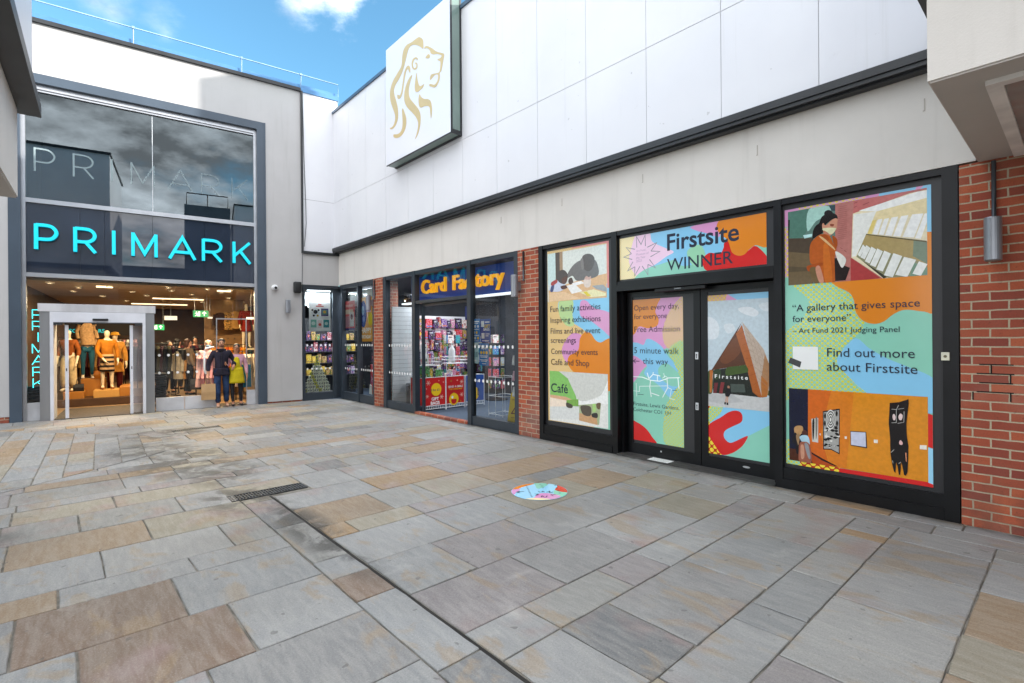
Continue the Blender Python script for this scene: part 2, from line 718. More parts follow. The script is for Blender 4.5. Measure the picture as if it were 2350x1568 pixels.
# ------------------------------------------------------------------ materials of the setting
def paving_mat():
    m, t = newmat('sandstone flags')
    a = t.node('ShaderNodeAttribute', attribute_name='Col')
    r = t.node('ShaderNodeAttribute', attribute_name='Rnd')
    off = t.node('ShaderNodeVectorMath', operation='ADD')
    t.put(t.obj, off.inputs[0])
    sc = t.node('ShaderNodeVectorMath', operation='SCALE')
    t.put(r.outputs['Vector'], sc.inputs[0])
    sc.inputs[3].default_value = 41.0
    t.put(sc.outputs[0], off.inputs[1])
    P = off.outputs[0]
    sr = t.node('ShaderNodeSeparateXYZ')
    t.put(r.outputs['Vector'], sr.inputs[0])
    base = a.outputs['Color']
    # sedimentary streaks, differing flag by flag
    n1 = t.noise(t.mapping(P, (1.1, 2.3, 1)), 1.6, 5, .6, .8)
    n2 = t.noise(t.mapping(P, (1, 5, 1)), 5, 6, .6, .5)
    n3 = t.noise(P, 2.2, 3)
    grain = t.noise(t.obj, 260, 3, .7)
    pores = t.noise(t.obj, 70, 4, .65)
    dirt = t.noise(t.obj, .55, 5, .6)
    c = t.mix(t.ramp(n1, .54, .64, 0, .5), base, lin('#927a59'))                   # rusty clouds and bands
    c = t.mix(t.math('MULTIPLY', t.ramp(n3, .5, .72, 0, .7), t.ramp(sr.outputs[1], .45, .62)), c, lin('#8d7470'))   # plum-coloured hearts
    c = t.mix(t.ramp(n2, .3, .75, .0, .22), c, lin('#c6c2b8'))
    c = t.mix(t.ramp(dirt, .42, .72, 0, .34), c, lin('#5a5853'))
    c = t.mix(t.ramp(pores, .60, .82, 0, .35), c, lin('#4e4a45'))
    c = t.mix(t.ramp(grain, .25, .75, .0, .22), c, lin('#2e2d2b'))
    grit = t.noise(t.obj, 105, 3, .75)
    c = t.mix(t.ramp(grit, .52, .70, 0, .26), c, lin('#3b3935'))
    c = t.mix(t.ramp(grit, .46, .30, 0, .16), c, lin('#d2cfc8'))
    # damp, dirty patches round the gullies
    so = t.node('ShaderNodeSeparateXYZ')
    t.put(t.obj, so.inputs[0])
    wet = None
    for sx, sy, rs, rd in ((5.4, -4.45, 1.5, .8), (6.3, -4.2, 1.1, .55), (2.9, -4.3, .9, .9), (7.7, -4.3, .7, .5), (4.3, -4.7, .8, .7), (9.0, -4.1, 1.6, .25), (7.6, -6.3, .5, .5)):
        q = t.math('ADD', t.math('POWER', t.math('ABSOLUTE', t.math('DIVIDE', t.math('SUBTRACT', so.outputs[0], sx), rs)), 2.0), t.math('POWER', t.math('ABSOLUTE', t.math('DIVIDE', t.math('SUBTRACT', so.outputs[1], sy), rd)), 2.0))
        q = t.ramp(q, 1.0, .0)
        wet = q if wet is None else t.math('MAXIMUM', wet, q)
    patchy = t.noise(P, 2.7, 6, .65, .6)
    c = t.mix(t.math('MULTIPLY', wet, t.ramp(patchy, .40, .58, 0, .82)), c, lin('#3d3b38'))
    contact_shade_dirt = t.math('MULTIPLY', t.ramp(so.outputs[1], -.16, -.01), t.ramp(t.noise(t.obj, 6, 5, .65), .3, .6, .25, .75))
    c = t.mix(contact_shade_dirt, c, lin('#3b3833'))  # contact shade painted along the wall foot, mixed with joint dirt
    light = t.noise(t.obj, 1.9, 6, .7, 1.0)
    c = t.mix(t.ramp(light, .56, .72, 0, .22), c, lin('#bdbab3'))
    spots = t.noise(t.obj, 13, 2, .4)
    c = t.mix(t.ramp(spots, .715, .735, 0, .5), c, lin('#4a4845'))                 # trodden-in gum and drips
    t.put(c, t.b.inputs['Base Color'])
    t.put(t.ramp(pores, .3, .7, .5, .72), t.b.inputs['Roughness'])
    t.b.inputs['Specular IOR Level'].default_value = .35
    h = t.math('ADD', t.math('MULTIPLY', t.noise(P, 9, 6, .6), .8), t.math('MULTIPLY', grain, .12))
    t.put(t.bump(h, .28, .008), t.b.inputs['Normal'])
    return m


def render_mat(name, col, b=.25, stain=.12):
    m, t = newmat(name)
    c = lin(col)
    n = t.noise(t.obj, 1.1, 5, .6)
    st = t.noise(t.mapping(t.obj, (3.5, 3.5, .25)), 1.5, 5, .6)
    k = t.mix(t.ramp(n, .3, .75), c, tuple(x * .93 for x in c[:3]) + (1,))
    k = t.mix(t.ramp(st, .52, .8, 0, stain), k, lin('#7d766c'))
    t.put(k, t.b.inputs['Base Color'])
    t.b.inputs['Roughness'].default_value = .9
    t.b.inputs['Specular IOR Level'].default_value = .25
    t.put(t.bump(t.noise(t.obj, 75, 4, .7), b, .006), t.b.inputs['Normal'])
    return m


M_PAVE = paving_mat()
M_MORTAR = M('paving joints', '#726d64', .95, var=.35, vscale=6)
M_RENDER = render_mat('cream render', '#d9d4cd', .25, .22)
M_RENDER2 = render_mat('pale grey render', '#b7b5b4', .25, .2)


def clad_mat():
    m, t = newmat('white cladding')
    n = t.noise(t.obj, .6, 4)
    c = t.mix(t.ramp(n, .3, .7), lin('#e3e3e6'), lin('#dcdce0'))
    st = t.noise(t.mapping(t.obj, (7, 7, .22)), 1.3, 6, .65)
    c = t.mix(t.ramp(st, .56, .80, 0, .30), c, lin('#b9b7b2'))
    sm = t.noise(t.obj, 2.4, 5, .7, 1.2)
    c = t.mix(t.ramp(sm, .66, .80, 0, .22), c, lin('#a9a7a2'))
    sp = t.noise(t.obj, 11, 2, .4)
    c = t.mix(t.ramp(sp, .765, .785, 0, .35), c, lin('#8d8b87'))
    t.put(c, t.b.inputs['Base Color'])
    t.b.inputs['Roughness'].default_value = .42
    t.put(t.bump(t.noise(t.obj, .8, 2), .05, .05), t.b.inputs['Normal'])
    return m


M_CLAD = clad_mat()
M_CLADJ = M('cladding joint', '#a9a9ab', .8)
M_TRIM = M('dark grey flashing', '#232528', .42, spec=.5, var=.3, vscale=2.2)
M_SOFFIT = render_mat('grey soffit render', '#c2bcb6', .15, .05)  # the soffit's own plain grey
M_FRAME = M('slate blue frame', '#2c343c', .38, var=.08)
M_BLUEGREY = M('blue grey panel', '#404c59', .4, var=.08, vscale=1)
M_BLACKF = M('black shopfront frame', '#0b0c0f', .34, spec=.35, var=.35, vscale=2.5)
M_BLACKV = M('charcoal window vinyl', '#2c2c2e', .35, var=.05, vscale=.8)
M_ALU = M('silver aluminium', '#bdbec2', .32, metal=.75, var=.06)
M_ALUW = M('white aluminium', '#d8d9df', .38, metal=.15, var=.05)
M_STEEL = M('brushed steel', '#a3a4a6', .36, metal=.8, var=.1, vscale=2, streak=True)
M_STEELW = M('bright kick plate', '#cfcfd2', .42, metal=.35, var=.08)
M_RAIL = M('galvanised rail', '#7f9db8', .5, metal=.0)
M_BLUESHEET = M('pale blue roof sheet', '#4b7fae', .45, metal=.1, var=.08)
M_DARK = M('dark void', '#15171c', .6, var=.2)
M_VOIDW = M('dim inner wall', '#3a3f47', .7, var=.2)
M_BLACKP = M('black plastic', '#121214', .45)
M_GREYL = M('grey lamp metal', '#92949a', .34, metal=.55, var=.06)
M_WHITE = M('white plastic', '#e8e8e6', .4, var=.03)
M_SILL = M('dark threshold metal', '#4b4a48', .5, metal=.3, var=.2, vscale=9)
M_BRICK = brick_mat('red brick')
G_CLEAR = glass('clear shop glass', (.90, .95, .95), 1.15, 1.5)
G_UP = glass('tinted upper glass', (.50, .55, .60), 3.6, 1.55, (.84, .95, 1.0))
G_SPAN = None


def spandrel():
    m, t = newmat('dark blue spandrel glass')
    n = t.noise(t.obj, .8, 3)
    t.put(t.mix(t.ramp(n, .3, .7), lin('#232a37'), lin('#2b3342')), t.b.inputs['Base Color'])
    t.b.inputs['Roughness'].default_value = .015
    t.b.inputs['IOR'].default_value = 1.58
    t.b.inputs['Specular IOR Level'].default_value = .7
    return m


G_SPAN = spandrel()

# ------------------------------------------------------------------ ground
mb = MB()
mb.add([(-300, -300, 0), (300, -300, 0), (300, 300, 0), (-300, 300, 0)], [(0, 1, 2, 3)])
structure(mb.build('ground', M('far ground', '#6f6d69', .95, var=.2), F=Matrix.Translation((0, 0, -.06))))
mb = MB()
mb.box(-9, 26, -13, 1.5, -.05, -.010)
structure(mb.build('paving_bed', M_MORTAR, F=FR))

GREYS = ['#8b8b8a', '#888989', '#838484', '#908f8c', '#888783', '#7f7e7d', '#8d8d8c']
TONES = {'b': '#8d7860', 'br': '#786353', 't': '#917757', 'd': '#6c6d6e', 'y': '#8f8776', 'p': '#847e7e'}
slabs = MB()
scol, srnd = [], []


def slab(poly, tone=None, lift=0.0, top=0.0):
    r = random.Random(hash((round(poly[0][0], 3), round(poly[0][1], 3), len(poly))) & 0xffff)
    if tone is None:
        u = r.random()
        tone = 't' if u < .045 else 'b' if u < .12 else 'y' if u < .20 else 'd' if u < .24 else 'p' if u < .29 else None
    col = lin(TONES[tone] if tone else r.choice(GREYS))
    k = r.uniform(.93, 1.05)
    z = top + r.uniform(-.0015, .0015) + lift
    q = [(x + r.uniform(-.003, .003), -(d + r.uniform(-.003, .003))) for x, d in poly]
    if area(q) < 0:
        q = q[::-1]
    if max(p[0] for p in q) > 5.5:                      # worn, slightly ragged edges on the nearer flags
        q3 = []
        for i in range(len(q)):
            a, b = Vector(q[i]), Vector(q[(i + 1) % len(q)])
            k_ = max(1, int((b - a).length / .11))
            nn = Vector((-(b - a).y, (b - a).x)).normalized()
            for j in range(k_):
                v = a.lerp(b, j / k_)
                if j:
                    v += nn * r.uniform(-.001, .0035)
                else:
                    v += (b - a).normalized() * r.uniform(0, .006)
                q3.append((v.x, v.y))
        q = q3
    n = len(q)
    c = (sum(p[0] for p in q) / n, sum(p[1] for p in q) / n)
    top_ = []
    for p in q:
        v = Vector((c[0] - p[0], c[1] - p[1]))
        v = v.normalized() * .006
        top_.append((p[0] + v.x, p[1] + v.y))
    vs = [(x, y, z) for x, y in top_] + [(x, y, z - .004) for x, y in q] + [(x, y, z - .03) for x, y in q]
    fs = [tuple(range(n))] + [(i, i + n, (i + 1) % n + n, (i + 1) % n) for i in range(n)] + [(i + n, i + 2 * n, (i + 1) % n + 2 * n, (i + 1) % n + n) for i in range(n)]
    fs = [fs[0]] + [f[::-1] if False else f for f in fs[1:]]
    slabs.add(vs, fs)
    rn = (r.random(), r.random(), r.random())
    for f in fs:
        scol.append((col[0] * k, col[1] * k, col[2] * k, 1))
        srnd.append(rn)


OVERRIDE = [(10.85, 3.6, 'p'), (11.3, 3.3, 'g'), (11.3, 3.8, 'g'), (11.3, 2.1, 'g'), (8.67, 1.64, 'b'), (8.71, 2.41, 'y'), (9.49, 1.06, 'b'), (10.75, 1.28, 'y'), (12.14, .86, 't'), (11.05, .96, 'y'), (13.11, 2.3, 'y'),
            (8.74, 3.67, 'b'), (9.2, 3.5, 'y'), (9.2, 3.9, 't'), (8.04, 5.7, 'b'), (9.37, 5.48, 'br'), (10.17, 5.27, 'br'), (8.14, 4.6, 'y'),
            (9.15, 5.83, 'b'), (9.15, 5.3, None), (10.19, 4.17, 'br'), (7.40, 4.0, 'y'), (10.2, 3.2, 'p'), (9.6, 2.8, 'g'), (10.2, 4.6, 'g'), (10.8, 4.7, 'g'),
            (9.6, 4.7, 'g'), (8.7, 5.0, 'g'), (8.7, 4.5, 'g'), (8.7, 5.7, 'g'), (9.2, 4.6, 'g'), (11.8, 3.0, 'g'), (11.8, 1.9, 'g'), (12.6, 1.7, 'g'), (12.6, 1.1, 'g'),
            (12.6, 2.5, 'g'), (11.3, 1.6, 'g'), (10.8, 2.8, 'g'), (10.2, 2.5, 'g'), (10.85, 1.9, 'g'), (11.3, 2.7, 'p'), (11.8, 3.8, 'g'), (12.2, 1.6, 'g'), (9.65, 3.6, 'g'), (8.1, 2.27, 't')]


def rect(s0, s1, d0, d1, g=.0042):
    tone = None
    for (s, d, tn) in OVERRIDE:
        if s0 < s < s1 and d0 < d < d1:
            tone = tn
    if tone == 'g':
        r = random.Random(int(s0 * 977 + d0 * 313))
        slab([(s0 + g, d0 + g), (s1 - g, d0 + g), (s1 - g, d1 - g), (s0 + g, d1 - g)], 'g%d' % r.randrange(len(GREYS)))
        return
    slab([(s0 + g, d0 + g), (s1 - g, d0 + g), (s1 - g, d1 - g), (s0 + g, d1 - g)], tone)


for i, gcol in enumerate(GREYS):
    TONES['g%d' % i] = gcol


def course(s0, s1, d0, d1, joints=None, lo=.45, hi=1.05):
    r = random.Random(int(s0 * 1000 + d0 * 77))
    if joints is None:
        joints, d = [], d0
        while True:
            d += r.uniform(lo, hi)
            if d > d1 - .28:
                break
            joints.append(d)
    js = [d0] + joints + [d1]
    for a, b in zip(js, js[1:]):
        rect(s0, s1, a, b)


# strip of flags along the shop fronts, then courses square to the right-hand wall
for (d0, d1, lo, hi) in ((.0, .2, .45, .7), (.2, .46, .6, 1.2)):
    s = -.2
    rs = random.Random(5 + int(d0 * 100))
    while s < 22:
        e = s + rs.uniform(lo, hi)
        rect(s, e, d0, d1)
        s = e
GROOVE = 4.045
near = [(7.88, 8.43, [1.3, 2.2, 3.12]), (8.43, 9.05, [1.22, 2.05, 2.77, 3.31]), (9.05, 9.36, [1.0, 1.75, 2.45, 3.18, 3.81]),
        (9.36, 9.97, [.75, 1.42, 2.38, 3.19]), (9.97, 10.57, [1.05, 1.75, 2.75, 3.51]), (10.57, 11.14, [.95, 1.5, 2.37, 3.22]),
        (11.14, 11.46, [.8, 1.16, 1.86, 2.5, 2.92, 3.62]), (11.46, 12.04, [1.44, 2.34, 3.22, 3.63]), (12.04, 12.35, [.8, .96, 1.95, 2.57, 2.82, 3.58]),
        (12.35, 12.94, [.8, 1.41, 2.12, 2.99]), (12.94, 13.5, [.7, 1.4, 2.08, 2.55, 3.2]), (13.5, 14.1, None), (14.1, 14.5, None), (14.5, 15.1, None)]
for s0, s1, j in near:
    course(s0, s1, .46, GROOVE, j)
lefts = [(6.74, 7.2, [5.27, 6.0]), (7.2, 7.78, [4.8, 5.55, 6.05]), (7.78, 8.39, [5.12, 5.98]), (8.39, 8.98, [4.66, 5.45, 6.1]), (8.98, 9.29, [4.97, 5.69]),
         (9.29, 9.91, [5.12, 5.875, 6.5]), (9.91, 10.54, [4.92, 5.62, 6.4]), (10.54, 11.17, [5.15, 5.9]), (11.17, 11.75, [4.9, 5.7]), (11.75, 12.3, None), (12.3, 12.9, None), (12.9, 13.5, None), (13.5, 14.1, None), (14.1, 14.8, None)]
for s0, s1, j in lefts:
    course(s0, s1, 4.335, 7.4, j)
# double row following the drain channel
for a, b in ((7.79, 7.95), (7.95, 8.83), (8.83, 9.715), (9.715, 10.05), (10.05, 10.43), (10.43, 11.31), (11.31, 11.9), (11.9, 12.7), (12.7, 13.3), (13.3, 14.1)):
    rect(a, b, GROOVE + .022, 4.335)
# drain and its surround
rect(7.2, 7.545, 3.66, 4.41)
course(7.2, 7.88, .46, 3.655, [1.2, 2.0, 2.65, 3.12])
rect(7.545, 7.79, 4.425, 4.8) if False else None
# the far part: narrower courses right across
s = -.9
rs = random.Random(3)
while s < 7.2 - .05:
    e = min(7.2, s + rs.choice((.27, .3, .34, .42, .5, .56)))
    if s < 6.74 - .01 and e > 6.74 - .2:
        e = 6.74
    if 7.2 - e < .2:
        e = 7.2
    if e < 6.75 or True:
        hi = 4.335 if e > 6.74 else 7.6
        if s < 2.62 < e or s < 2.78 < e:
            course(s, e, .46, 3.44, None, .4, .95)
            course(s, e, 4.18, hi, None, .3, .8)
            if s < 2.60:
                rect(s, 2.615, 3.44, 4.18)
            if e > 2.79:
                rect(2.785, e, 3.44, 4.18)
        else:
            course(s, e, .46, hi, None, .4, 1.0)
    s = e
for s0, s1 in ((15.1, 15.6), (15.6, 16.2), (16.2, 16.8), (16.8, 17.4), (17.4, 18), (18, 18.6), (18.6, 19.2), (19.2, 19.8), (19.8, 20.4), (20.4, 21), (21, 21.6)):
    course(s0, s1, .46, 7.4)
s = -3.5
while s < 15:
    course(s, s + .6, 7.6, 12.6, None)
    s += .6
# fan of long narrow flags turning towards the side street (laid a few millimetres proud)
slot = MB()
slot.box(7.8, 15, -GROOVE - .021, -GROOVE - .001, -.0098, -.0075)
structure(slot.build('drain_slot', M('dark slot', '#24221f', .95, var=.3), F=FR))
FAN = [(.35, 6.62), (2.79, 4.66), (3.35, 4.42), (4.55, 4.52), (4.74, 4.72), (5.67, 5.96), (6.0, 6.55), (6.0, 9.0), (-1.2, 9.0), (-1.2, 7.9)]
fan_base = MB()
fan_base.add([(p[0], -p[1], .0025) for p in FAN], [tuple(range(len(FAN)))[::-1]])
structure(fan_base.build('fan_bed', M_MORTAR, F=FR))


def halfclip(poly, a, b):
    """keep the part of the polygon on the left of a->b"""
    out = []
    for i in range(len(poly)):
        p, q = poly[i - 1], poly[i]
        f = lambda w: (b[0] - a[0]) * (w[1] - a[1]) - (b[1] - a[1]) * (w[0] - a[0])
        fp, fq = f(p), f(q)
        if (fp >= 0) != (fq >= 0):
            t = fp / (fp - fq)
            out.append((p[0] + (q[0] - p[0]) * t, p[1] + (q[1] - p[1]) * t))
        if fq >= 0:
            out.append(q)
    return out


fan = FAN if area(FAN) > 0 else FAN[::-1]
d = 4.40
rf = random.Random(9)
while d < 9:
    e = d + rf.uniform(.25, .31)
    s = -1.3 + rf.uniform(0, .5)
    while s < 6.1:
        t = s + rf.uniform(.35, 1.1)
        q = [(s + .006, d + .006 + s * .05 - .15), (t - .006, d + .006 + t * .05 - .15), (t - .006, e - .006 + t * .05 - .15), (s + .006, e - .006 + s * .05 - .15)]
        for i in range(len(fan)):
            if not q:
                break
            q = halfclip(q, fan[i - 1], fan[i])
        if len(q) > 2 and abs(area(q)) > .01:
            slab(q, None, 0, .0065)
        s = t
    d = e

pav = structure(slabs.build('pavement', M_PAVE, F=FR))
me = pav.data
ca = me.attributes.new('Col', 'FLOAT_COLOR', 'FACE')
ra = me.attributes.new('Rnd', 'FLOAT_VECTOR', 'FACE')
ca.data.foreach_set('color', [c for q in scol for c in q])
ra.data.foreach_set('vector', [c for q in srnd for c in q])


def drain(label, s0, s1, d0, d1):
    o = thing('drain_grate', label, 'drain', FR, (s0, -d0, 0), group='iron drain grates in the paving')
    y0, y1 = -d1, -d0
    m = MB()
    m.box(s0, s1, y0, y1, -.03, -.022)
    m.build('trough', M_DARK, o)
    m = MB()
    m.box(s0, s0 + .012, y0, y1, -.03, .003)
    m.box(s1 - .012, s1, y0, y1, -.03, .003)
    m.box(s0 + .012, s1 - .012, y0, y0 + .012, -.03, .003)
    m.box(s0 + .012, s1 - .012, y1 - .012, y1, -.03, .003)
    m.build('frame', M('drain iron', '#43464a', .5, metal=.5, var=.3, vscale=20), o)
    m = MB()
    n = int((y1 - y0) / .028)
    for k in range(1, n):
        y = y0 + (y1 - y0) * k / n
        m.box(s0 + .012, s1 - .012, y - .0065, y + .0065, -.02, .001)
    for k in (1, 2):
        s = s0 + (s1 - s0) * k / 3
        m.box(s - .008, s + .008, y0 + .012, y1 - .012, -.019, .0)
    m.build('grating', MATS['drain iron'], o)
    return o


drain('iron drain grate in the middle of the paving, nearest the camera', 7.555, 7.775, 3.665, 4.405)
drain('iron drain grate further off, in front of the glass store entrance', 2.62, 2.78, 3.45, 4.17)
# ------------------------------------------------------------------ the store on the left (wall frame FL, x runs from -6.4 to the corner at 0)
store = thing('department_store', 'pale rendered clothes store with a tall glazed front, cyan letters and a silver entrance', 'building', FL, (-4.0, 0, 0))
m = MB()
m.box(-1.80, -.95, 0, .5, .04, 8.0)
m.box(-6.42, -1.80, 0, .5, 6.98, 8.0)
m.box(-12, -6.42, 0, .5, .12, 8.0)
m.build('wall', M_RENDER2, store)
m = MB()
m.box(-12, -6.43, .01, .45, -.04, .118)
m.build('brick_base', M_BRICK, store)
m = MB()
m.box(-1.79, -.96, .015, .45, -.04, .038)
m.build('brick_base', M_BRICK, store)
m = MB()
m.box(-.935, -.0, .0, .35, 3.885, 8.0)
m.build('cladding_panel', M_CLAD, store)
m = MB()
m.box(-.93, .0, -.004, .0, 5.232, 5.24)
m.build('panel_joint', M_CLADJ, store)
m = MB()
m.box(-.95, -.935 + .03, -.05, .3, 3.83, 8.02)
m.box(-.905, .12, -.06, .25, 3.82, 3.885)
m.build('edge_trim', M_TRIM, store)
m = MB()
m.box(-12, -.95, -.06, .6, 8.0, 8.075)
m.box(-12, -.95, -.02, .6, 8.075, 8.10)
m.build('parapet_cap', M_TRIM, store)
m = MB()
m.box(-12, .02, .06, .35, 8.10, 8.22)
m.box(-.95, .02, -.03, .3, 8.0, 8.11)
m.build('roof_edge_sheet', M_BLUESHEET, store)
rail = MB()
rail.tube([(-12, .0, 8.45), (.02, .0, 8.45), (.02, .0, 7.95)], .014, 8)
rl = rail.build('roof_rail', M_RAIL, store, smooth=True)
for x in (-6.9, -4.42, -2.3, -.93):
    m = MB()
    m.tube([(x, .0, 8.45), (x, .03, 8.1)], .013, 6)
    m.box(x - .025, x + .025, -.025, .025, 8.425, 8.475)
    m.build('rail_post', M_RAIL, rl, base=(-4.0, 0, 0), smooth=False)
# the rendered wall under the white panel, at the corner
m = MB()
m.box(-.95, .0, .0, .25, 3.02, 3.83)
m.build('band', M_RENDER2, store)

# blue-grey lining of the glazed opening
m = MB()
m.box(-1.98, -1.79, -.01, .30, 0, 6.985)
m.box(-6.42, -6.24, -.01, .30, 0, 6.985)
m.box(-6.24, -1.98, -.01, .30, 6.80, 6.985)
m.box(-1.815, -1.785, -.02, .02, 0, 6.985)
m.build('opening_lining', M_BLUEGREY, store)
YG = .14
win = MB()
win.box(-2.04, -1.98, YG - .05, YG + .06, 0, 6.80)
win.box(-6.24, -6.18, YG - .05, YG + .06, 0, 6.80)
win.box(-6.18, -2.04, YG - .05, YG + .06, 6.66, 6.80)
win.box(-6.18, -2.04, YG - .08, YG + .06, 6.70, 6.735)
win.box(-6.18, -2.04, YG - .05, YG + .06, 4.40, 4.49)
win.box(-6.18, -2.04, YG - .05, YG + .06, 2.90, 2.985)
frm = win.build('window_frame', M_ALU, store)
for (x0, x1) in ((-6.18, -4.096), (-4.084, -2.04)):
    m = MB()
    m.add([(x0, YG, 4.49), (x1, YG, 4.49), (x1, YG, 6.66), (x0, YG, 6.66)], [(0, 1, 2, 3)])
    m.build('upper_pane', G_UP, store)
m = MB()
m.box(-4.096, -4.084, YG - .004, YG + .02, 4.49, 6.66)
m.build('pane_joint', M('pale joint strip', '#c9ccd0', .4, metal=.3), store)
for x0, x1 in ((-6.18, -5.35), (-5.345, -4.945), (-4.94, -4.1), (-4.095, -3.1), (-3.095, -2.04)):
    m = MB()
    m.add([(x0, YG, 2.985), (x1, YG, 2.985), (x1, YG, 4.40), (x0, YG, 4.40)], [(0, 1, 2, 3)])
    m.build('sign_panel', G_SPAN, store)

# sign letters
UNIT = {
    'P': [[(.08, 0), (.08, 1)], [(.08, .96), (.55, .96), (.78, .90), (.92, .76), (.92, .62), (.78, .47), (.55, .41), (.08, .41)]],
    'R': [[(.08, 0), (.08, 1)], [(.08, .96), (.55, .96), (.78, .90), (.90, .77), (.90, .63), (.78, .50), (.55, .43), (.08, .43)], [(.52, .42), (.94, 0)]],
    'I': [[(.5, 0), (.5, 1)]],
    'M': [[(.06, 0), (.06, 1)], [(.06, .97), (.5, .12), (.94, .97)], [(.94, 1), (.94, 0)]],
    'A': [[(.03, 0), (.5, .97), (.97, 0)], [(.2, .31), (.8, .31)]],
    'K': [[(.1, 0), (.1, 1)], [(.93, 1), (.14, .36)], [(.42, .58), (.95, 0)]],
    'S': [[(.85, .85), (.6, .97), (.3, .93), (.15, .75), (.3, .58), (.7, .45), (.87, .25), (.7, .06), (.4, .02), (.12, .15)]],
    'E': [[(.85, .95), (.12, .95), (.12, .05), (.85, .05)], [(.12, .5), (.75, .5)]],
    'C': [[(.9, .8), (.65, .96), (.4, .95), (.15, .7), (.12, .4), (.3, .1), (.6, .03), (.9, .2)]],
}
M_CYAN = M('cyan sign letters', '#15c4dc', .35, var=.05, emit=('#12cfe6', .28))
M_ETCH, t_ = newmat('frosted letters')
t_.b.inputs['Base Color'].default_value = lin('#a9bcc0')
tr_, mx_ = t_.node('ShaderNodeBsdfTransparent'), t_.node('ShaderNodeMixShader')
sx_ = t_.node('ShaderNodeSeparateXYZ')
t_.put(t_.obj, sx_.inputs[0])
t_.put(t_.ramp(sx_.outputs[0], -2.2, 1.9, .42, .8), mx_.inputs[0])      # the letters get more see-through towards the right
t_.l.new(t_.b.outputs[0], mx_.inputs[1])
t_.l.new(tr_.outputs[0], mx_.inputs[2])
t_.l.new(mx_.outputs[0], t_.n['Material Output'].inputs[0])
M_CYANEDGE = M('letter return', '#0c5c74', .4)


def letter(name, ch, x0, x1, z0, z1, w, y0, y1, mat, parent, edge=None):
    m = MB()
    for i, st in enumerate(UNIT[ch]):
        pts = [(x0 + p[0] * (x1 - x0), z0 + p[1] * (z1 - z0)) for p in st]
        if len(pts) > 4:
            pts = spline(pts, 3, False)
        m.stroke(pts, w, y0 + .0015 * i, y1, 0)
        if edge:
            m.stroke([(p[0] + .006, p[1] - .012) for p in pts], w * .96, y1 + .001 * i, y1 + .03, 1)
    return m.build(name, [mat, edge] if edge else mat, parent)


LET = [('P', -6.05, -5.69), ('R', -5.45, -5.07), ('I', -4.86, -4.71), ('M', -4.48, -4.01), ('A', -3.80, -3.28), ('R', -3.16, -2.73), ('K', -2.53, -2.12)]
for ch, x0, x1 in LET:
    letter('sign_letter', ch, x0, x1, 3.46, 3.97, .062, .03, .085, M_CYAN, store, M_CYANEDGE)
for ch, x0, x1 in LET:
    letter('frosted_letter', ch, x0 - .02, x1 - .03, 5.045, 5.53, .032, YG - .014, YG - .008, M_ETCH, store)

# dim space behind the upper glass, and behind the sign band
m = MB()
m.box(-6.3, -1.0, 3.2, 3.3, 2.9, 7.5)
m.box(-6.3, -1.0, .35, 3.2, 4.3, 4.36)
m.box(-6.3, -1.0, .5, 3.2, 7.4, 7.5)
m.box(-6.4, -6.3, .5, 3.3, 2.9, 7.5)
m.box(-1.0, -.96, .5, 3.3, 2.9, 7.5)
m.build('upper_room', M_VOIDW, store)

# shop hall on the ground floor
hall = MB()
M_TILE = M('beige shop floor', '#9c8060', .3, var=.12, vscale=1.2)
M_CEIL = M('warm ceiling', '#b09a7c', .8, var=.06)
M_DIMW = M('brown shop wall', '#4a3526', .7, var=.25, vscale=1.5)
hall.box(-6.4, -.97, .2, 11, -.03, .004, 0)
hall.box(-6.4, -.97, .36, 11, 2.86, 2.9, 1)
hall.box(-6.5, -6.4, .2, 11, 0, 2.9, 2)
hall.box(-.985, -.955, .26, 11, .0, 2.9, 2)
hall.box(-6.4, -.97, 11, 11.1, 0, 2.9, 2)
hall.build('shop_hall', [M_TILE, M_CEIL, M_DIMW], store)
# entrance: grey steel portal with white sliding-door frame
P0, P1 = -5.97, -4.08
m = MB()
m.box(P0, P0 + .16, -.06, .40, 0, 2.20)
m.build('portal_jamb', M_STEEL, store)
m = MB()
m.box(P1 - .16, P1, -.06, .40, 0, 2.20)
m.build('portal_jamb', M_STEEL, store)
m = MB()
m.box(P0 - .02, P1 + .02, -.085, .42, 2.20, 2.36)
m.build('portal_head', M('pale steel head', '#cfced0', .4, metal=.45, streak=True), store)
m = MB()
m.box(P0 + .16, P0 + .215, -.10, .38, 0, 2.195)
m.box(P1 - .215, P1 - .16, -.10, .38, 0, 2.195)
m.box(P0 + .215, P1 - .215, -.10, .38, 1.985, 2.195)
m.build('door_frame', M_ALUW, store)
m = MB()
m.box(P0 + .215, P1 - .215, -.112, -.10, 1.965, 1.985)
m.box(P0 + .215, P0 + .35, -.09, .30, 1.93, 1.965)
m.box(P1 - .35, P1 - .215, -.09, .30, 1.93, 1.965)
m.build('door_track', M('track grey', '#55585c', .4, metal=.5), store)
m = MB()
m.bbox(-5.14, -4.88, -.15, -.10, 2.02, 2.065, b=.012)
m.build('door_sensor', M_BLACKP, store)
for sx in (-1, 1):
    xi = P0 + .215 if sx < 0 else P1 - .215
    d = 1 if sx < 0 else -1
    m = MB()
    m.box(xi + d * .17, xi + d * .225, -.05, .0, .01, 1.93)
    leaf = m.build('sliding_door', M_ALUW, store)
    m = MB()
    m.add([(xi + d * .0, .12, .02), (xi + d * .17, -.03, .02), (xi + d * .17, -.03, 1.93), (xi + d * .0, .12, 1.93)], [(0, 1, 2, 3)])
    m.build('pane', G_CLEAR, leaf, base=(-4.0, 0, 0))
    m = MB()
    m.box(xi + d * .185, xi + d * .2, -.056, -.05, .98, 1.04)
    m.build('lock', M_BLACKP, leaf, base=(-4.0, 0, 0))
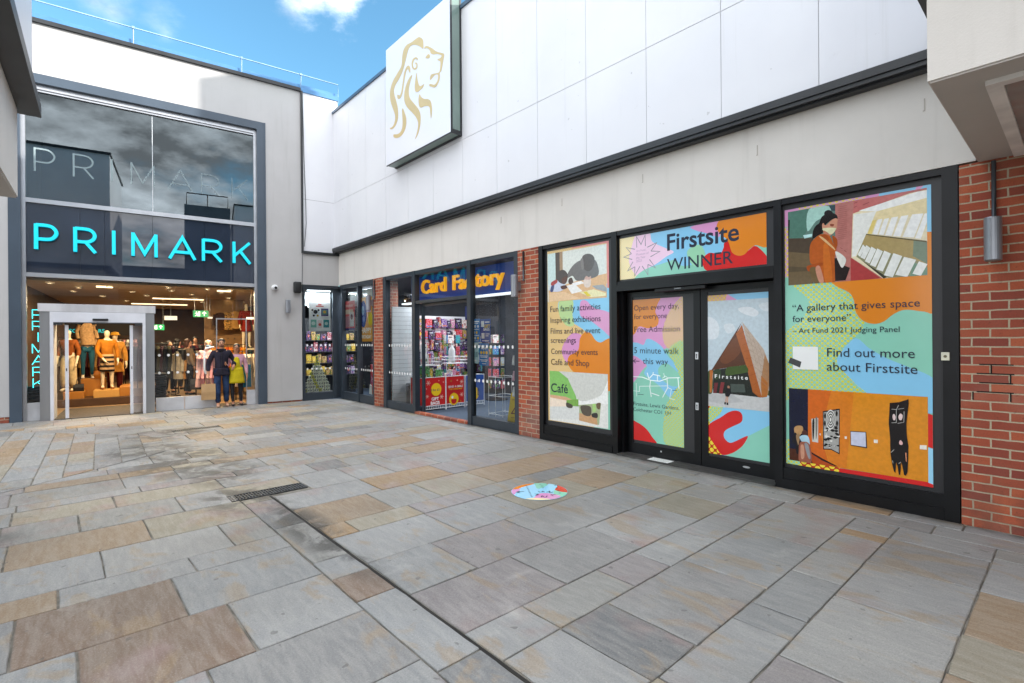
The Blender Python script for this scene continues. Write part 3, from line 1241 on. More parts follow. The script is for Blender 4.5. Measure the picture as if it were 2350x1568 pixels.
# glazing either side of the entrance and above it
for nm, x0, x1, z0, z1 in (('side_pane', -6.18, P0 - .02, .36, 2.90), ('top_pane', P0 - .02, P1 + .02, 2.36, 2.90), ('shop_pane', P1 + .02, -3.52, .30, 2.90), ('shop_pane', -3.51, -2.86, .30, 2.90), ('top_pane', -2.86, -2.22, 2.12, 2.90), ('side_pane', -2.22, -2.04, .36, 2.90)):
    m = MB()
    y = YG
    m.add([(x0, y, z0), (x1, y, z0), (x1, y, z1), (x0, y, z1)], [(0, 1, 2, 3)])
    g = m.build(nm, G_CLEAR, store)
    if nm == 'shop_pane':
        d = MB()
        for z in (.86, 1.26):
            x = x0 + .07
            while x < x1 - .03:
                d.disc(x, z, .028, .03, y - .003, n=12)
                x += .172
        d.build('glass_marking', M_WHITE, g, base=(-4.0, 0, 0))
for x0, x1, z1 in ((-6.18, P0 - .02, .36), (P1 + .02, -3.52, .30), (-3.51, -2.86, .30), (-2.22, -2.04, .36)):
    m = MB()
    m.box(x0, x1, YG - .03, YG + .03, .0, z1)
    m.build('kick_plate', M_STEELW, store)
m = MB()
m.box(-2.86, -2.22, YG - .015, YG + .02, 2.09, 2.12)
m.box(-2.87, -2.85, YG - .02, YG + .03, .0, 2.12)
m.box(-2.235, -2.215, YG - .02, YG + .03, .0, 2.12)
m.build('doorway_frame', M_ALU, store)
# the open leaf of the second doorway carries a large white pull handle
m = MB()
m.tube([(-3.02, YG - .06, .80), (-3.10, YG - .06, .82), (-3.12, YG - .06, .88), (-3.12, YG - .06, 1.33), (-3.10, YG - .06, 1.40), (-2.95, YG - .06, 1.43), (-2.93, YG - .02, 1.43)], .022, 8)
m.build('pull_handle', M_WHITE, store, smooth=True)
m = MB()
m.box(-2.86, -2.22, .1, .75, .004, .012)
m.box(P0 + .2, P1 - .2, -.1, 1.9, .004, .014)
m.build('door_mat', M('door matting', '#4d463f', .95, var=.25, vscale=40), store)
# ------------------------------------------------------------------ the shopping block on the right (wall frame FR, x = distance from the corner)
block = thing('shopping_block', 'long shopping block with white cladding, cream band and dark shop fronts between brick piers', 'building', FR, (6.0, 0, 0))
m = MB()
m.box(.0, 12.79, 0, .35, 3.035, 3.90)
m.build('render_band', M_RENDER, block)
m = MB()
for z0, z1 in ((4.03, 5.226), (5.234, 7.62)):
    xs = [.0 - .12, .95, 1.92, 2.90, 3.87, 4.84, 5.82, 6.79, 7.77, 8.74, 9.72, 10.69, 11.67, 12.64]
    for a, b in zip(xs, xs[1:]):
        m.box(a + (.0035 if a > 0 else 0), b - .0035, -.12, -.05, z0, z1)
m.build('cladding', M_CLAD, block)
m = MB()
m.box(-.115, 12.64, -.112, .3, 4.03, 7.61)
m.build('cladding_backing', M_CLADJ, block)
m = MB()
m.box(-.1, 12.64, -.15, .2, 3.90, 3.94)
m.box(-.1, 12.64, -.168, .2, 3.94, 4.018)
m.box(-.1, 12.64, -.10, .2, 3.88, 3.90)
m.build('gutter_trim', M_TRIM, block)
m = MB()
m.box(-.13, 12.64, -.15, .4, 7.62, 7.69)
m.build('parapet_cap', M('blue grey parapet cap', '#4b6076', .4, metal=.3), block)
m = MB()
m.box(-.1, 12.64, .4, 9, 7.3, 7.5)
m.build('roof', M('roof felt', '#56565a', .9), block)
m = MB()
for s, z in ((6.75, 3.61), (8.16, 3.63), (9.58, 3.65), (11.03, 3.61), (12.46, 3.61)):
    m.box(s - .004, s + .004, -.004, .0, z - .055, z + .055)
    m.box(s - .012, s - .004, -.004, .0, z - .055, z - .047)
m.build('weep_vent', M('grey vent strip', '#b0a89e', .8), block)
m = MB()
m.box(2.02, 2.48, 0, .4, -.04, 3.034)
m.build('brick_pier', M_BRICK, block)
m = MB()
m.box(7.16, 7.64, 0, .4, -.04, 3.034)
m.build('brick_pier', M_BRICK, block)


def shopfront(name, x0, x1, posts, top, sill, mat, y0=.03, extra=()):
    m = MB()
    for a, b in posts:
        m.box(a, b, y0 - .03, y0 + .09, 0, 3.034)
    m.box(x0, x1, y0 - .02, y0 + .08, top, 3.03)
    for e in extra:
        m.box(*e)
    return m.build(name, mat, block)


def pane(parent, x0, x1, z0, z1, y, mat=None, mark=True, base=(6, 0, 0), F=None):
    m = MB()
    m.add([(x0, y, z0), (x1, y, z0), (x1, y, z1), (x0, y, z1)], [(0, 1, 2, 3)])
    o = m.build('pane', mat or G_CLEAR, parent, base=base)
    if mark:
        d = MB()
        for z in (.82, 1.44):
            x = x0 + .06
            while x < x1 - .02:
                d.disc(x, z, .024, .03, y - .003, n=12)
                x += .115
        d.build('marking', M_WHITE, parent, base=base)
    return o


# corner bay: one light in the left wall, two in the right
cb = shopfront('corner_window_frame', .02, 2.02, [(.10, .20), (1.10, 1.17), (1.95, 2.018)], 2.93, 0, M_FRAME,
               extra=[(.20, 1.10, .02, .10, 0, .20), (1.17, 1.95, .02, .10, 0, .20)])
for a, b in ((.20, 1.10), (1.17, 1.95)):
    pane(cb, a, b, .20, 2.93, .06)
m = MB()
m.box(-.93, -.87, .0, .09, 0, 3.02)
m.box(-.16, -.05, .0, .09, 0, 3.02)
m.box(-.87, -.16, .01, .08, 2.90, 3.02)
m.box(-.87, -.16, .01, .09, 0, .19)
m.box(-.05, .09, .04, .12, 0, 3.02)
# this bay lies in the left wall: turn its shapes into the block's coordinates
RL = (FR @ Matrix.Translation((6, 0, 0))).inverted() @ FL
cw = m.build('corner_window_frame', M_FRAME, block, base=(0, 0, 0))
cw.matrix_local = RL
g = pane(cw, -.87, -.16, .19, 2.90, .05, base=(0, 0, 0))

# card shop bay
cf = shopfront('card_shop_frame', 2.48, 7.16, [(2.49, 2.62), (3.78, 3.90), (5.75, 5.86), (7.06, 7.155)], 2.95, 0, M_FRAME,
               extra=[(2.62, 3.78, .02, .11, 0, .17), (5.86, 7.06, .02, .11, 0, .16), (3.90, 5.75, .02, .16, 2.335, 2.40),
                      (3.975, 4.04, .12, .17, 0, 2.334), (4.04, 5.75, .12, .17, 2.28, 2.334)])
pane(cf, 2.62, 3.78, .17, 2.95, .06)
pane(cf, 5.86, 7.06, .16, 2.95, .06)
pane(cf, 3.90, 5.75, 2.40, 2.95, .06, mark=False)
m = MB()
m.box(3.9, 5.75, -.02, .10, .0, .045)
m.build('doorstep', M_BRICK, block)
# black shop front with printed panels
ff = shopfront('black_shopfront', 7.64, 12.68, [(7.645, 7.73), (9.06, 9.15), (11.19, 11.265), (12.57, 12.675)], 2.975, 0, M_BLACKF,
               extra=[(7.73, 9.06, -.01, .10, 0, .10), (7.73, 9.06, .01, .10, .10, .235), (11.265, 12.57, -.01, .10, 0, .10), (11.265, 12.57, .01, .10, .10, .215),
                      (9.15, 11.19, -.005, .40, 2.215, 2.30), (9.15, 11.19, .01, .09, 2.30, 2.345)])
m = MB()
m.box(7.73, 9.06, .055, .08, .235, 2.975)
m.box(11.265, 12.57, .055, .08, .215, 2.975)
m.box(9.15, 11.19, .055, .08, 2.345, 2.975)
m.build('blind_pane', M_BLACKV, block)
m = MB()
m.box(9.15, 9.19, .09, .42, 0, 2.215)
m.box(11.15, 11.19, .09, .42, 0, 2.215)
m.box(9.15, 11.19, .42, .46, 0, 2.3)
m.build('door_recess', M_BLACKF, block)
YD = .17
for x0, x1 in ((9.20, 10.262), (10.272, 11.15)):
    m = MB()
    m.box(x0, x0 + .085, YD, YD + .06, .02, 2.20)
    m.box(x1 - .085, x1, YD, YD + .06, .02, 2.20)
    m.box(x0 + .085, x1 - .085, YD, YD + .06, .02, .16)
    m.box(x0 + .085, x1 - .085, YD, YD + .06, 2.13, 2.20)
    dl = m.build('entrance_door', M_BLACKF, block)
    m = MB()
    m.box(x0 + .085, x1 - .085, YD + .012, YD + .04, .16, 2.13)
    m.build('blind_pane', M_BLACKV, dl, base=(6, 0, 0))
    if x0 < 10:
        for z in (1.36, .74):
            m = MB()
            m.bbox(x1 - .062, x1 - .022, YD - .012, YD, z - .045, z + .045, b=.005)
            m.disc(x1 - .042, z + .012, .008, .012, YD - .0135, 1, 8)
            m.box(x1 - .046, x1 - .038, YD - .0135, YD - .011, z - .03, z, 1)
            m.build('lock', [M('lock plate', '#cfd1d2', .35, metal=.4), M_BLACKP], dl, base=(6, 0, 0))
    m = MB()
    xm = (x0 + x1) / 2 + (.1 if x0 > 10 else -.02)
    m.lathe([(.02, 0), (.016, .004)], 0, 0, 12) if False else m.disc(xm, .105, .042 if x0 > 10 else .012, .012, YD - .003, n=16)
    m.build('floor_bolt', M('bolt plate', '#c0c2c4', .3, metal=.5), dl, base=(6, 0, 0))
m = MB()
m.box(9.15, 11.19, -.03, YD + .06, .0, .02)
m.build('threshold', M_SILL, block)
m = MB()
m.bbox(9.72, 10.4, .03, .10, 2.165, 2.212, b=.008)
m.build('door_closer', M_BLACKP, block)
m = MB()
m.box(10.0, 10.09, .024, .032, 2.185, 2.196)
m.build('sensor_light', M('sensor lens', '#9fa4a8', .3), block)
# upper storey rear, and an unseen block added on the roof to shade the store's wall
m = MB()
m.box(.0, 12.64, 8.9, 9.1, 0, 7.5)
m.build('rear_wall', M_RENDER, block)
m = MB()
m.box(4.62, 5.52, 3.52, 4.8, 7.5, 10.6)
m.build('roof_shade_block', M_CLAD, block)

# card shop interior shell (floor, ceiling, far walls)
loc = lambda F, x, y: (FR @ Matrix.Translation((6, 0, 0))).inverted() @ F @ Vector((x, y, 0))
A, B_, D, E_ = loc(FL, -.90, .12), loc(FR, 7.14, .12), loc(FR, 7.14, 6), loc(FL, -.90, 6.5)
K = loc(FR, .14, .14)
plan = [(p.x, p.y) for p in (A, K, B_, D, E_)]
M_CFLOOR = M('blue grey shop carpet', '#3e4d5e', .9, var=.15, vscale=30)
M_CCEIL = M('dark shop ceiling', '#3a3d44', .8)
M_SLAT = M('white slatwall', '#e4e6e6', .5, var=.03)
m = MB()
m.flat(plan, -.03, .006, 0)
m.flat([(p[0] * 1.0, p[1] + .0) for p in plan], 2.955, 2.975, 1)
for a, b in ((B_, D), (D, E_), (E_, A)):
    a, b = Vector((a.x, a.y)), Vector((b.x, b.y))
    n = Vector((-(b - a).y, (b - a).x)).normalized() * .05
    m.flat([a, b, b + n, a + n], .006, 2.955, 2)
m.build('card_shop_room', [M_CFLOOR, M_CCEIL, M('dark shop wall', '#2c3038', .7, var=.3)], block, base=(0, 0, 0))

# ------------------------------------------------------------------ building that projects over the pavement on the right
over = thing('overhanging_building', 'cream rendered storey projecting over the pavement on a red brick ground floor', 'building', FR, (14, 0, 0))
m = MB()
m.box(12.80, 22, -2.0, .5, 3.03, 3.90)
m.build('render_face', M_RENDER, over)
m = MB()
m.box(12.70, 22, -2.08, .5, 4.035, 7.9)
m.build('cladding', M_CLAD, over)
m = MB()
m.box(12.63, 22, -2.14, .4, 3.90, 4.035)
m.build('gutter_trim', M_TRIM, over)
m = MB()
m.box(12.66, 22, -2.12, .5, 7.9, 7.97)
m.build('parapet_cap', M_TRIM, over)
m = MB()
m.box(12.81, 22, -1.99, .0, 3.018, 3.03)
m.build('soffit', M_SOFFIT, over)
for (x0, x1) in ((13.02, 15.2), (15.5, 17.7)):
    m = MB()
    m.box(x0, x0 + .07, -1.79, -.06, 2.99, 3.018)
    m.box(x1 - .07, x1, -1.79, -.06, 2.99, 3.018)
    m.box(x0 + .07, x1 - .07, -1.79, -1.72, 2.99, 3.018)
    m.box(x0 + .07, x1 - .07, -.13, -.06, 2.99, 3.018)
    sf = m.build('soffit_window_frame', M('off white frame', '#e6e4e0', .5), over)
    m = MB()
    m.add([(x0 + .07, -1.72, 3.006), (x0 + .07, -.13, 3.006), (x1 - .07, -.13, 3.006), (x1 - .07, -1.72, 3.006)], [(0, 1, 2, 3)])
    m.build('pane', M('grey mirror pane', '#8d918f', .04, spec=.9, var=.05), sf, base=(14, 0, 0))
m = MB()
m.box(12.685, 22, .0, .45, -.04, 3.018)
m.build('brick_wall', M_BRICK, over)
# a patch of re-laid bricks with open joints
m = MB()
patch_s, patch_z = WR(2280, 875)
q = crop(2320, 840, 2500, 1330, 576)
for (xa, xb, ya, yb) in ((225, 335, 186, 193), (335, 495, 193, 199), (205, 500, 258, 272), (225, 335, 332, 338), (335, 490, 336, 344), (205, 495, 400, 412)):
    s0, z0 = WR(*q(xa, (ya + yb) / 2))
    s1, z1 = WR(*q(xb, (ya + yb) / 2))
    zj = round((z0 + z1) / 2 / .075) * .075                # the open joints follow the brick courses
    m.box(s0, s1, -.003, .0, zj - .0045, zj + .0045)
for (xa, xb, ya, yb) in ((335, 365, 150, 195), (196, 204, 196, 250), (334, 360, 272, 338), (198, 216, 340, 402), (343, 357, 425, 445)):
    s0, z0 = WR(*q(xa, ya))
    s1, z1 = WR(*q(xb, yb))
    row = math.floor((z0 + z1) / 2 / .075)
    of = .1125 if row % 2 == 0 else 0.0
    xj = 14 + round(((s0 + s1) / 2 - 14 - of) / .225) * .225 + of
    m.box(xj - .0045, xj + .0045, -.003, .0, row * .075 + .0045, row * .075 + .0705)
m.build('open_joint', M('open joint', '#191512', .95), over)

# ------------------------------------------------------------------ building on the left edge and those behind the viewer
FLB = FR @ Matrix.Translation((6.24, -5.79, 0)) @ Matrix.Rotation(-.0507, 4, 'Z')
lb = thing('corner_building', 'cream and white building with a deep dark eaves strip at the left edge', 'building', FLB, (2, -2, 0))
m = MB()
m.box(.13, 4.4, -6, -.17, 3.03, 3.90)
m.build('render_band', M_RENDER, lb)
m = MB()
m.box(.14, 4.4, -6, -.18, 3.015, 3.03)
m.build('soffit', M_SOFFIT, lb)
m = MB()
m.box(0, 4.5, -6, 0, 3.90, 4.02)
m.build('eaves_strip', M_TRIM, lb)
m = MB()
m.box(.36, 4.4, -6, -.04, 4.02, 7.70)
m.build('cladding', M_CLAD, lb)
m = MB()
m.box(.32, 4.45, -6, 0, 7.70, 7.78)
m.build('parapet_cap', M_TRIM, lb)
m = MB()
m.box(3.3, 4.3, -6, -2.5, -.05, 3.015)
m.build('brick_wall', M_BRICK, lb)

bk = thing('rear_block', 'dark grey block closing the street behind the viewer', 'building', FR, (52, -3, 0))
m = MB()
m.box(46, 58, -22, 12, -.06, 8.6)
m.build('wall', M('dark grey cladding', '#5b6068', .6, var=.08, vscale=.6), bk)
m = MB()
m.box(45.9, 58, -22.1, 12, 8.6, 8.75)
m.build('parapet_cap', M_TRIM, bk)
m = MB()
for k in range(4):
    m.box(45.97, 46.0, -10.5 + k * 2.6, -8.9 + k * 2.6, 4.5, 6.5)
m.build('window', M_DARK, bk)
st = thing('stair_block', 'grey rooftop stair block with a handrail behind the viewer', 'building', FR, (17, -3, 0))
m = MB()
m.box(15.5, 19, -4.2, -2.2, 3.0, 8.35)
m.build('wall', M('slate cladding', '#596069', .6, var=.08), st)
m = MB()
m.tube([(15.6, -4.1, 8.35), (15.6, -4.1, 8.95), (15.6, -2.3, 8.95), (15.6, -2.3, 8.35)], .03, 6)
m.tube([(15.6, -3.2, 8.35), (15.6, -3.2, 8.95)], .03, 6)
m.build('handrail', M_TRIM, st)
# ------------------------------------------------------------------ signs and printed window panels
INK = M('navy lettering', '#0e1a33', .5, var=.02)
INKD = M('dark plum lettering', '#261d2e', .5, var=.02)
COLS = {'blue': '#86c5e6', 'pink': '#d796c4', 'orange': '#dd8426', 'red': '#cf2626', 'mint': '#8acbb4', 'cream': '#f0dfae', 'green': '#8cc66e', 'lilac': '#c79ad0', 'sky2': '#9ad2ec', 'coral': '#e08a86', 'sand': '#e3b568', 'white': '#e9e9e6'}
PC = {k: M('print ' + k, v, .14, var=.02) for k, v in COLS.items()}
PC['ydots'] = dots('yellow dots on mint', '#d6d24a', '#8fc8ae')
PC['odots'] = dots('sand dots on cream', '#e6bd62', '#dcc398', .03)
PC['pdots'] = dots('yellow dots on pink', '#e3cf55', '#cf9fc0', .04)
PC['rdots'] = dots('yellow dots on red', '#efd640', '#b5391f', .06, .42)
PC['cdots'] = dots('pale dots on cream', '#f1e3b4', '#eed9a0', .022)


def rgb(h):
    return M('ink ' + h, h, .14, var=.06, vscale=28)


class Print:
    """a flat printed panel: coordinates are read off the photograph through the survey of the wall"""

    def __init__(s, name, label, cat, off, K, corners, group=None):
        s.off, s.K = off, K
        c = [WR(*K(*p), off) for p in corners]
        s.x0, s.x1 = (c[0][0] + c[3][0]) / 2, (c[1][0] + c[2][0]) / 2
        s.z1, s.z0 = (c[0][1] + c[1][1]) / 2, (c[2][1] + c[3][1]) / 2
        s.y = -off
        s.o = thing(name, label, cat, FR, (s.x0, s.y, s.z0), group=group)
        s.layer = 0

    def use(s, K):
        s.K = K
        return s

    def w(s, pts):
        return [WR(*s.K(*p), s.off) for p in pts]

    def sheet(s, mat, name='sheet'):
        m = MB()
        m.box(s.x0, s.x1, s.y - .002, s.y, s.z0, s.z1)
        return m.build(name, mat, s.o)

    def yy(s):
        s.layer += 1
        return s.y - .002 - .00007 * s.layer

    def patch(s, pts, mat, smooth=True, name='colour_patch', k=5):
        q = s.w(pts)
        if smooth:
            q = spline(q, k)
        q = clip(q, s.x0, s.x1, s.z0, s.z1)
        m = MB()
        m.poly(q, s.yy())
        return m.build(name, mat, s.o)

    def image(s, shapes, name='photo', labels=None):
        """one printed picture: list of (points, colour, smooth); thin layers of ink in one mesh"""
        m, mats, idx = MB(), [], {}
        X0 = X1 = Z0 = Z1 = None
        for i, sh in enumerate(shapes):
            pts, col = sh[0], sh[1]
            q = s.w(pts)
            if i == 0:
                X0, X1 = min(p[0] for p in q), max(p[0] for p in q)
                Z0, Z1 = min(p[1] for p in q), max(p[1] for p in q)
            if len(sh) > 2 and sh[2]:
                q = spline(q, 4)
            q = clip(q, X0, X1, Z0, Z1) if i else [(X0, Z0), (X1, Z0), (X1, Z1), (X0, Z1)]
            if len(q) < 3:
                continue
            mt = col if not isinstance(col, str) else rgb(col)
            if mt.name not in idx:
                idx[mt.name] = len(mats)
                mats.append(mt)
            m.poly(q, s.yy(), idx[mt.name])
        o = m.build(name, mats, s.o)
        return o

    def line(s, txt, a, b, mat=INK, bold=.0, name='lettering', kz=None):
        p, q = s.w([(a[0] + getattr(s, 'dx', 0), a[1]), b])
        m = MB()
        m.text(txt, p[0], (p[1] + q[1]) / 2, s.yy(), width=q[0] - p[0], bold=bold, rot=0, maxh=kz)
        return m.build(name, mat, s.o)

    def strokes(s, lines, w, mat, name='lettering', closed=False):
        m = MB()
        y = s.yy()
        for i, l in enumerate(lines):
            m.stroke(s.w(l), w, y - .00002 * i, y - .00002 * i, 0, closed)
        s.layer += 1
        return m.build(name, mat, s.o)


# --- left tall panel
K1 = crop(1320, 560, 1520, 1070, 615)
p = Print('window_graphic', 'tall printed window panel listing family activities, with a café photograph at its foot', 'window graphic', -.052, K1, [(45, 168), (508, 88), (525, 1508), (65, 1432)], 'printed panels on the black shop front')
p.sheet(PC['odots'])
p.patch([(150, 530), (300, 520), (400, 470), (530, 430), (530, 900), (430, 850), (330, 760), (240, 700), (140, 620)], PC['blue'], name='colour_patch')
p.patch([(145, 535), (240, 530), (240, 640), (250, 720), (190, 720), (140, 640)], dots('sand dots on green', '#cfd77f', '#a5d3a2', .03))
p.patch([(300, 545), (345, 538), (400, 590), (530, 640), (530, 800), (470, 760), (380, 690), (300, 650)], PC['pink'])
p.patch([(225, 790), (300, 790), (330, 850), (300, 950), (200, 1000), (160, 900)], PC['pink'])
p.patch([(330, 775), (375, 780), (410, 830), (450, 850), (540, 845), (540, 1240), (400, 1150), (260, 1080), (205, 1010), (215, 950), (280, 910), (295, 820)], PC['orange'])
p.patch([(508, 1215), (540, 1215), (540, 1520), (400, 1500), (400, 1480), (505, 1480)], PC['mint'], False)
p.patch([(495, 95), (515, 95), (520, 440), (500, 440)], PC['coral'], False)
p.patch([(235, 120), (515, 75), (515, 100), (235, 145)], PC['coral'], False)
p.image([
    ([(52, 188), (492, 110), (497, 512), (60, 540)], '#d9ded6'),
    ([(50, 185), (115, 175), (118, 400), (55, 420)], '#c6dcd8'),
    ([(110, 175), (142, 170), (146, 400), (114, 400)], '#4e4741'),
    ([(142, 165), (165, 162), (168, 380), (146, 385)], '#a48a6d'),
    ([(60, 460), (200, 410), (330, 370), (500, 330), (500, 540), (60, 545)], '#d9b184', False),
    ([(60, 480), (180, 470), (300, 520), (60, 545)], '#e4c39a', False),
    ([(205, 330), (250, 265), (310, 230), (400, 225), (432, 280), (428, 350), (330, 380), (270, 385), (240, 350), (205, 365)], '#6d6c6b', True),
    ([(310, 220), (330, 190), (370, 185), (400, 205), (405, 245), (385, 300), (350, 315), (320, 285)], '#5b5654', True),
    ([(300, 230), (318, 222), (325, 290), (308, 300)], '#7d7a78', True),
    ([(215, 370), (235, 365), (245, 400), (222, 415), (208, 395)], '#4b3a35', True),
    ([(66, 450), (80, 415), (110, 385), (160, 395), (190, 430), (150, 465), (85, 468)], '#c7cfe0', True),
    ([(88, 410), (105, 395), (95, 465), (72, 465)], '#4a557b', True),
    ([(80, 400), (120, 378), (125, 400), (85, 425)], '#a34646', True),
    ([(125, 345), (140, 315), (172, 305), (200, 330), (203, 370), (185, 410), (150, 405), (128, 380)], '#4b4644', True),
    ([(160, 370), (198, 352), (200, 385), (185, 410), (165, 408)], '#5d423a', True),
    ([(150, 430), (190, 420), (200, 440), (165, 452)], '#54372f', True),
    ([(195, 425), (255, 410), (315, 465), (235, 485)], '#ecebe6'),
    ([(235, 405), (305, 388), (330, 405), (255, 425)], '#f0efec'),
    ([(325, 380), (375, 372), (372, 430), (332, 432)], '#dccdc0', True),
    ([(330, 375), (345, 350), (360, 360), (378, 352), (372, 378)], '#c7a59a', True),
    ([(290, 475), (400, 450), (490, 480), (490, 500), (380, 510)], '#e7dfae'),
    ([(385, 425), (470, 415), (495, 440), (495, 470), (420, 450)], '#9aa0a3'),
    ([(320, 470), (345, 466), (380, 500), (352, 504)], '#dcc93f'),
], 'photo')
cafe = [
    ([(68, 1062), (505, 1090), (508, 1485), (72, 1430)], '#e2e2dc'),
    ([(140, 1060), (510, 1085), (510, 1200), (420, 1260), (300, 1290), (215, 1200)], '#cfd0c9', True),
    ([(215, 1200), (270, 1270), (330, 1290), (450, 1250), (512, 1130), (512, 1300), (450, 1310), (280, 1320)], '#edeeea', True),
    ([(68, 1060), (130, 1060), (205, 1120), (265, 1250), (275, 1290), (72, 1240)], '#86c067', False),
    ([(72, 1240), (190, 1258), (250, 1285), (200, 1300), (72, 1290)], '#d6a986', False),
    ([(72, 1262), (195, 1285), (195, 1330), (72, 1330)], '#eddcc8', False),
    ([(195, 1282), (285, 1275), (285, 1330), (195, 1325)], '#7aa850', False),
    ([(285, 1320), (455, 1305), (440, 1470), (285, 1400)], '#a7b38b', False),
    ([(290, 1380), (420, 1400), (430, 1470), (290, 1435)], '#c79d72', False),
    ([(72, 1330), (290, 1330), (290, 1430), (72, 1420)], '#d6d8d4', False),
    ([(300, 1330), (345, 1322), (380, 1340), (375, 1400), (320, 1390)], '#5a5348', True),
    ([(195, 1300), (240, 1320), (235, 1342), (198, 1335)], '#4f4a42', True),
    ([(385, 1385), (425, 1380), (428, 1415), (390, 1410)], '#3b3a38', True),
    ([(420, 1310), (450, 1305), (445, 1350), (425, 1345)], '#6b5a45', True),
    ([(390, 1310), (415, 1310), (415, 1370), (392, 1372)], '#a6cf7c', False),
]
p.image(cafe, 'photo')
p.line('Fun family activities', (74, 618), (450, 604), INKD)
p.line('Inspiring exhibitions', (76, 702), (451, 692), INKD)
p.line('Films and live event', (77, 783), (449, 782), INKD)
p.line('screenings', (78, 852), (266, 855), INKD)
p.line('Community events', (80, 935), (430, 945), INKD)
p.line('Café and Shop', (80, 1013), (366, 1032), INKD)
p.line('Café', (80, 1222), (206, 1228), INK, .012)

# --- banner over the doors
K2 = crop(1480, 500, 1920, 720, 2350)
p = Print('sign_banner', 'wide printed banner over the black double doors reading WINNER', 'sign', -.052, K2, [(178, 440), (2090, 110), (2092, 785), (182, 975)], 'printed panels on the black shop front')
p.sheet(PC['blue'])
p.patch([(150, 400), (420, 380), (480, 500), (420, 700), (420, 1000), (150, 1010)], PC['cdots'])
p.patch([(400, 380), (560, 360), (600, 480), (760, 560), (880, 615), (780, 680), (640, 780), (480, 860), (400, 930), (300, 760), (330, 560)], M('print pale pink', '#eccadf', .35, var=.02))
p.patch([(395, 930), (520, 840), (760, 760), (900, 720), (1000, 800), (1250, 770), (1380, 900), (900, 960), (400, 1000)], PC['mint'])
p.patch([(1060, 600), (1200, 520), (1280, 600), (1300, 800), (1150, 800), (1080, 720)], M('print pale green', '#93cba6', .35, var=.02))
p.patch([(1100, 290), (1300, 240), (1480, 190), (1480, 330), (1470, 420), (1300, 370), (1180, 340)], PC['pink'])
p.patch([(1950, 530), (2100, 530), (2100, 700), (2020, 640)], PC['mint'], False)
p.patch([(1250, 720), (1340, 630), (1480, 640), (1530, 560), (1540, 500), (1620, 480), (1750, 640), (1850, 600), (1930, 540), (2000, 570), (2110, 700), (2110, 830), (1380, 870), (1260, 790)], PC['red'])
p.patch([(1470, 210), (1560, 180), (2110, 90), (2110, 530), (1950, 530), (1860, 590), (1800, 650), (1720, 665), (1640, 620), (1600, 500), (1560, 440), (1490, 390), (1440, 300)], PC['orange'])
STAR = [(400, 560), (395, 415), (455, 520), (508, 395), (512, 540)]
GL = M('grey star lettering', '#8d8791', .5)
p.strokes([STAR, [(538, 555), (660, 495), (585, 605)], [(585, 605), (700, 610), (578, 680)], [(565, 715), (645, 825), (545, 780)], [(545, 780), (545, 915), (470, 800)],
           [(440, 805), (370, 930), (375, 810)], [(375, 810), (280, 865), (350, 745)], [(340, 715), (230, 685), (330, 640)], [(330, 640), (262, 560), (375, 582)]], .011, GL)
GS = M('lilac small print', '#b79ab8', .5)
p.line('Art Fund_', (392, 615), (530, 600), GS)
p.line('Museum of', (392, 662), (555, 645), GS)
p.line('the Year', (392, 706), (512, 695), GS)
p.line('2021', (392, 752), (465, 745), GS)
p.line('Firstsite', (795, 588), (1735, 470), INK, .018)
p.line('WINNER', (795, 858), (1655, 768), INK, .004)

# --- left door
K3 = crop(1520, 700, 1700, 1120, 672)
OD = -(YD + .0105)
p = Print('window_graphic', 'printed panel on the left door with opening text, a white street map and an address', 'window graphic', OD, K3, [(68, 122), (550, 95), (560, 1465), (82, 1392)], 'printed panels on the black shop front')
p.sheet(PC['mint'])
p.patch([(60, 100), (600, 60), (580, 560), (400, 560), (330, 640), (200, 740), (60, 850)], PC['pink'])
p.patch([(60, 90), (330, 80), (320, 160), (300, 230), (330, 300), (310, 360), (230, 380), (150, 365), (110, 430), (60, 430)], PC['orange'])
p.patch([(60, 520), (130, 510), (190, 530), (220, 478), (280, 490), (360, 550), (420, 640), (480, 700), (540, 800), (500, 950), (430, 1010), (330, 900), (200, 800), (220, 720), (130, 640), (60, 610)], PC['blue'])
p.patch([(330, 740), (400, 700), (480, 760), (540, 820), (520, 900), (430, 900), (340, 820)], PC['mint'])
p.patch([(540, 90), (600, 90), (600, 570), (420, 570), (365, 450), (380, 340), (430, 220)], dots('yellow dots on lilac', '#e2c95a', '#d2a7b0', .03))
p.patch([(420, 570), (600, 560), (600, 1500), (400, 1450), (370, 1280), (400, 1080), (470, 960), (530, 850), (480, 720)], PC['ydots'])
p.patch([(60, 1220), (130, 1235), (210, 1290), (270, 1370), (300, 1440), (60, 1450)], PC['red'])
MW = M('white map lines', '#e6f1ee', .5)
p.strokes([[(98, 820), (180, 825), (260, 855), (340, 862), (420, 832), (520, 830)], [(255, 855), (248, 915), (262, 1005)], [(405, 835), (412, 920), (365, 1010)], [(505, 835), (515, 930)],
           [(225, 785), (240, 840)], [(240, 840), (278, 800), (280, 780)], [(278, 800), (345, 815)], [(318, 812), (318, 858)], [(262, 970), (335, 995)]], .012, MW, 'map')
p.strokes([[(125, 880), (130, 1000)], [(90, 948), (155, 955), (155, 908), (410, 905)], [(412, 920), (445, 935), (430, 1020), (475, 1030)], [(375, 790), (385, 830)], [(365, 835), (390, 815), (412, 832), (390, 850)]], .007, MW, 'map')
p.strokes([[(150, 962), (152, 972)], [(480, 928), (484, 938)], [(140, 982), (192, 984)], [(455, 945), (495, 948)]], .006, INK, 'map_pointer')
p.dx = 10
p.line('Open every day,', (95, 212), (515, 205), INKD)
p.line('for everyone', (96, 292), (406, 292), INKD)
p.line('Free Admission', (98, 412), (524, 412), INKD)
p.line('5 minute walk', (97, 605), (514, 617), INK)
p.line('this way', (176, 702), (414, 714), INK)
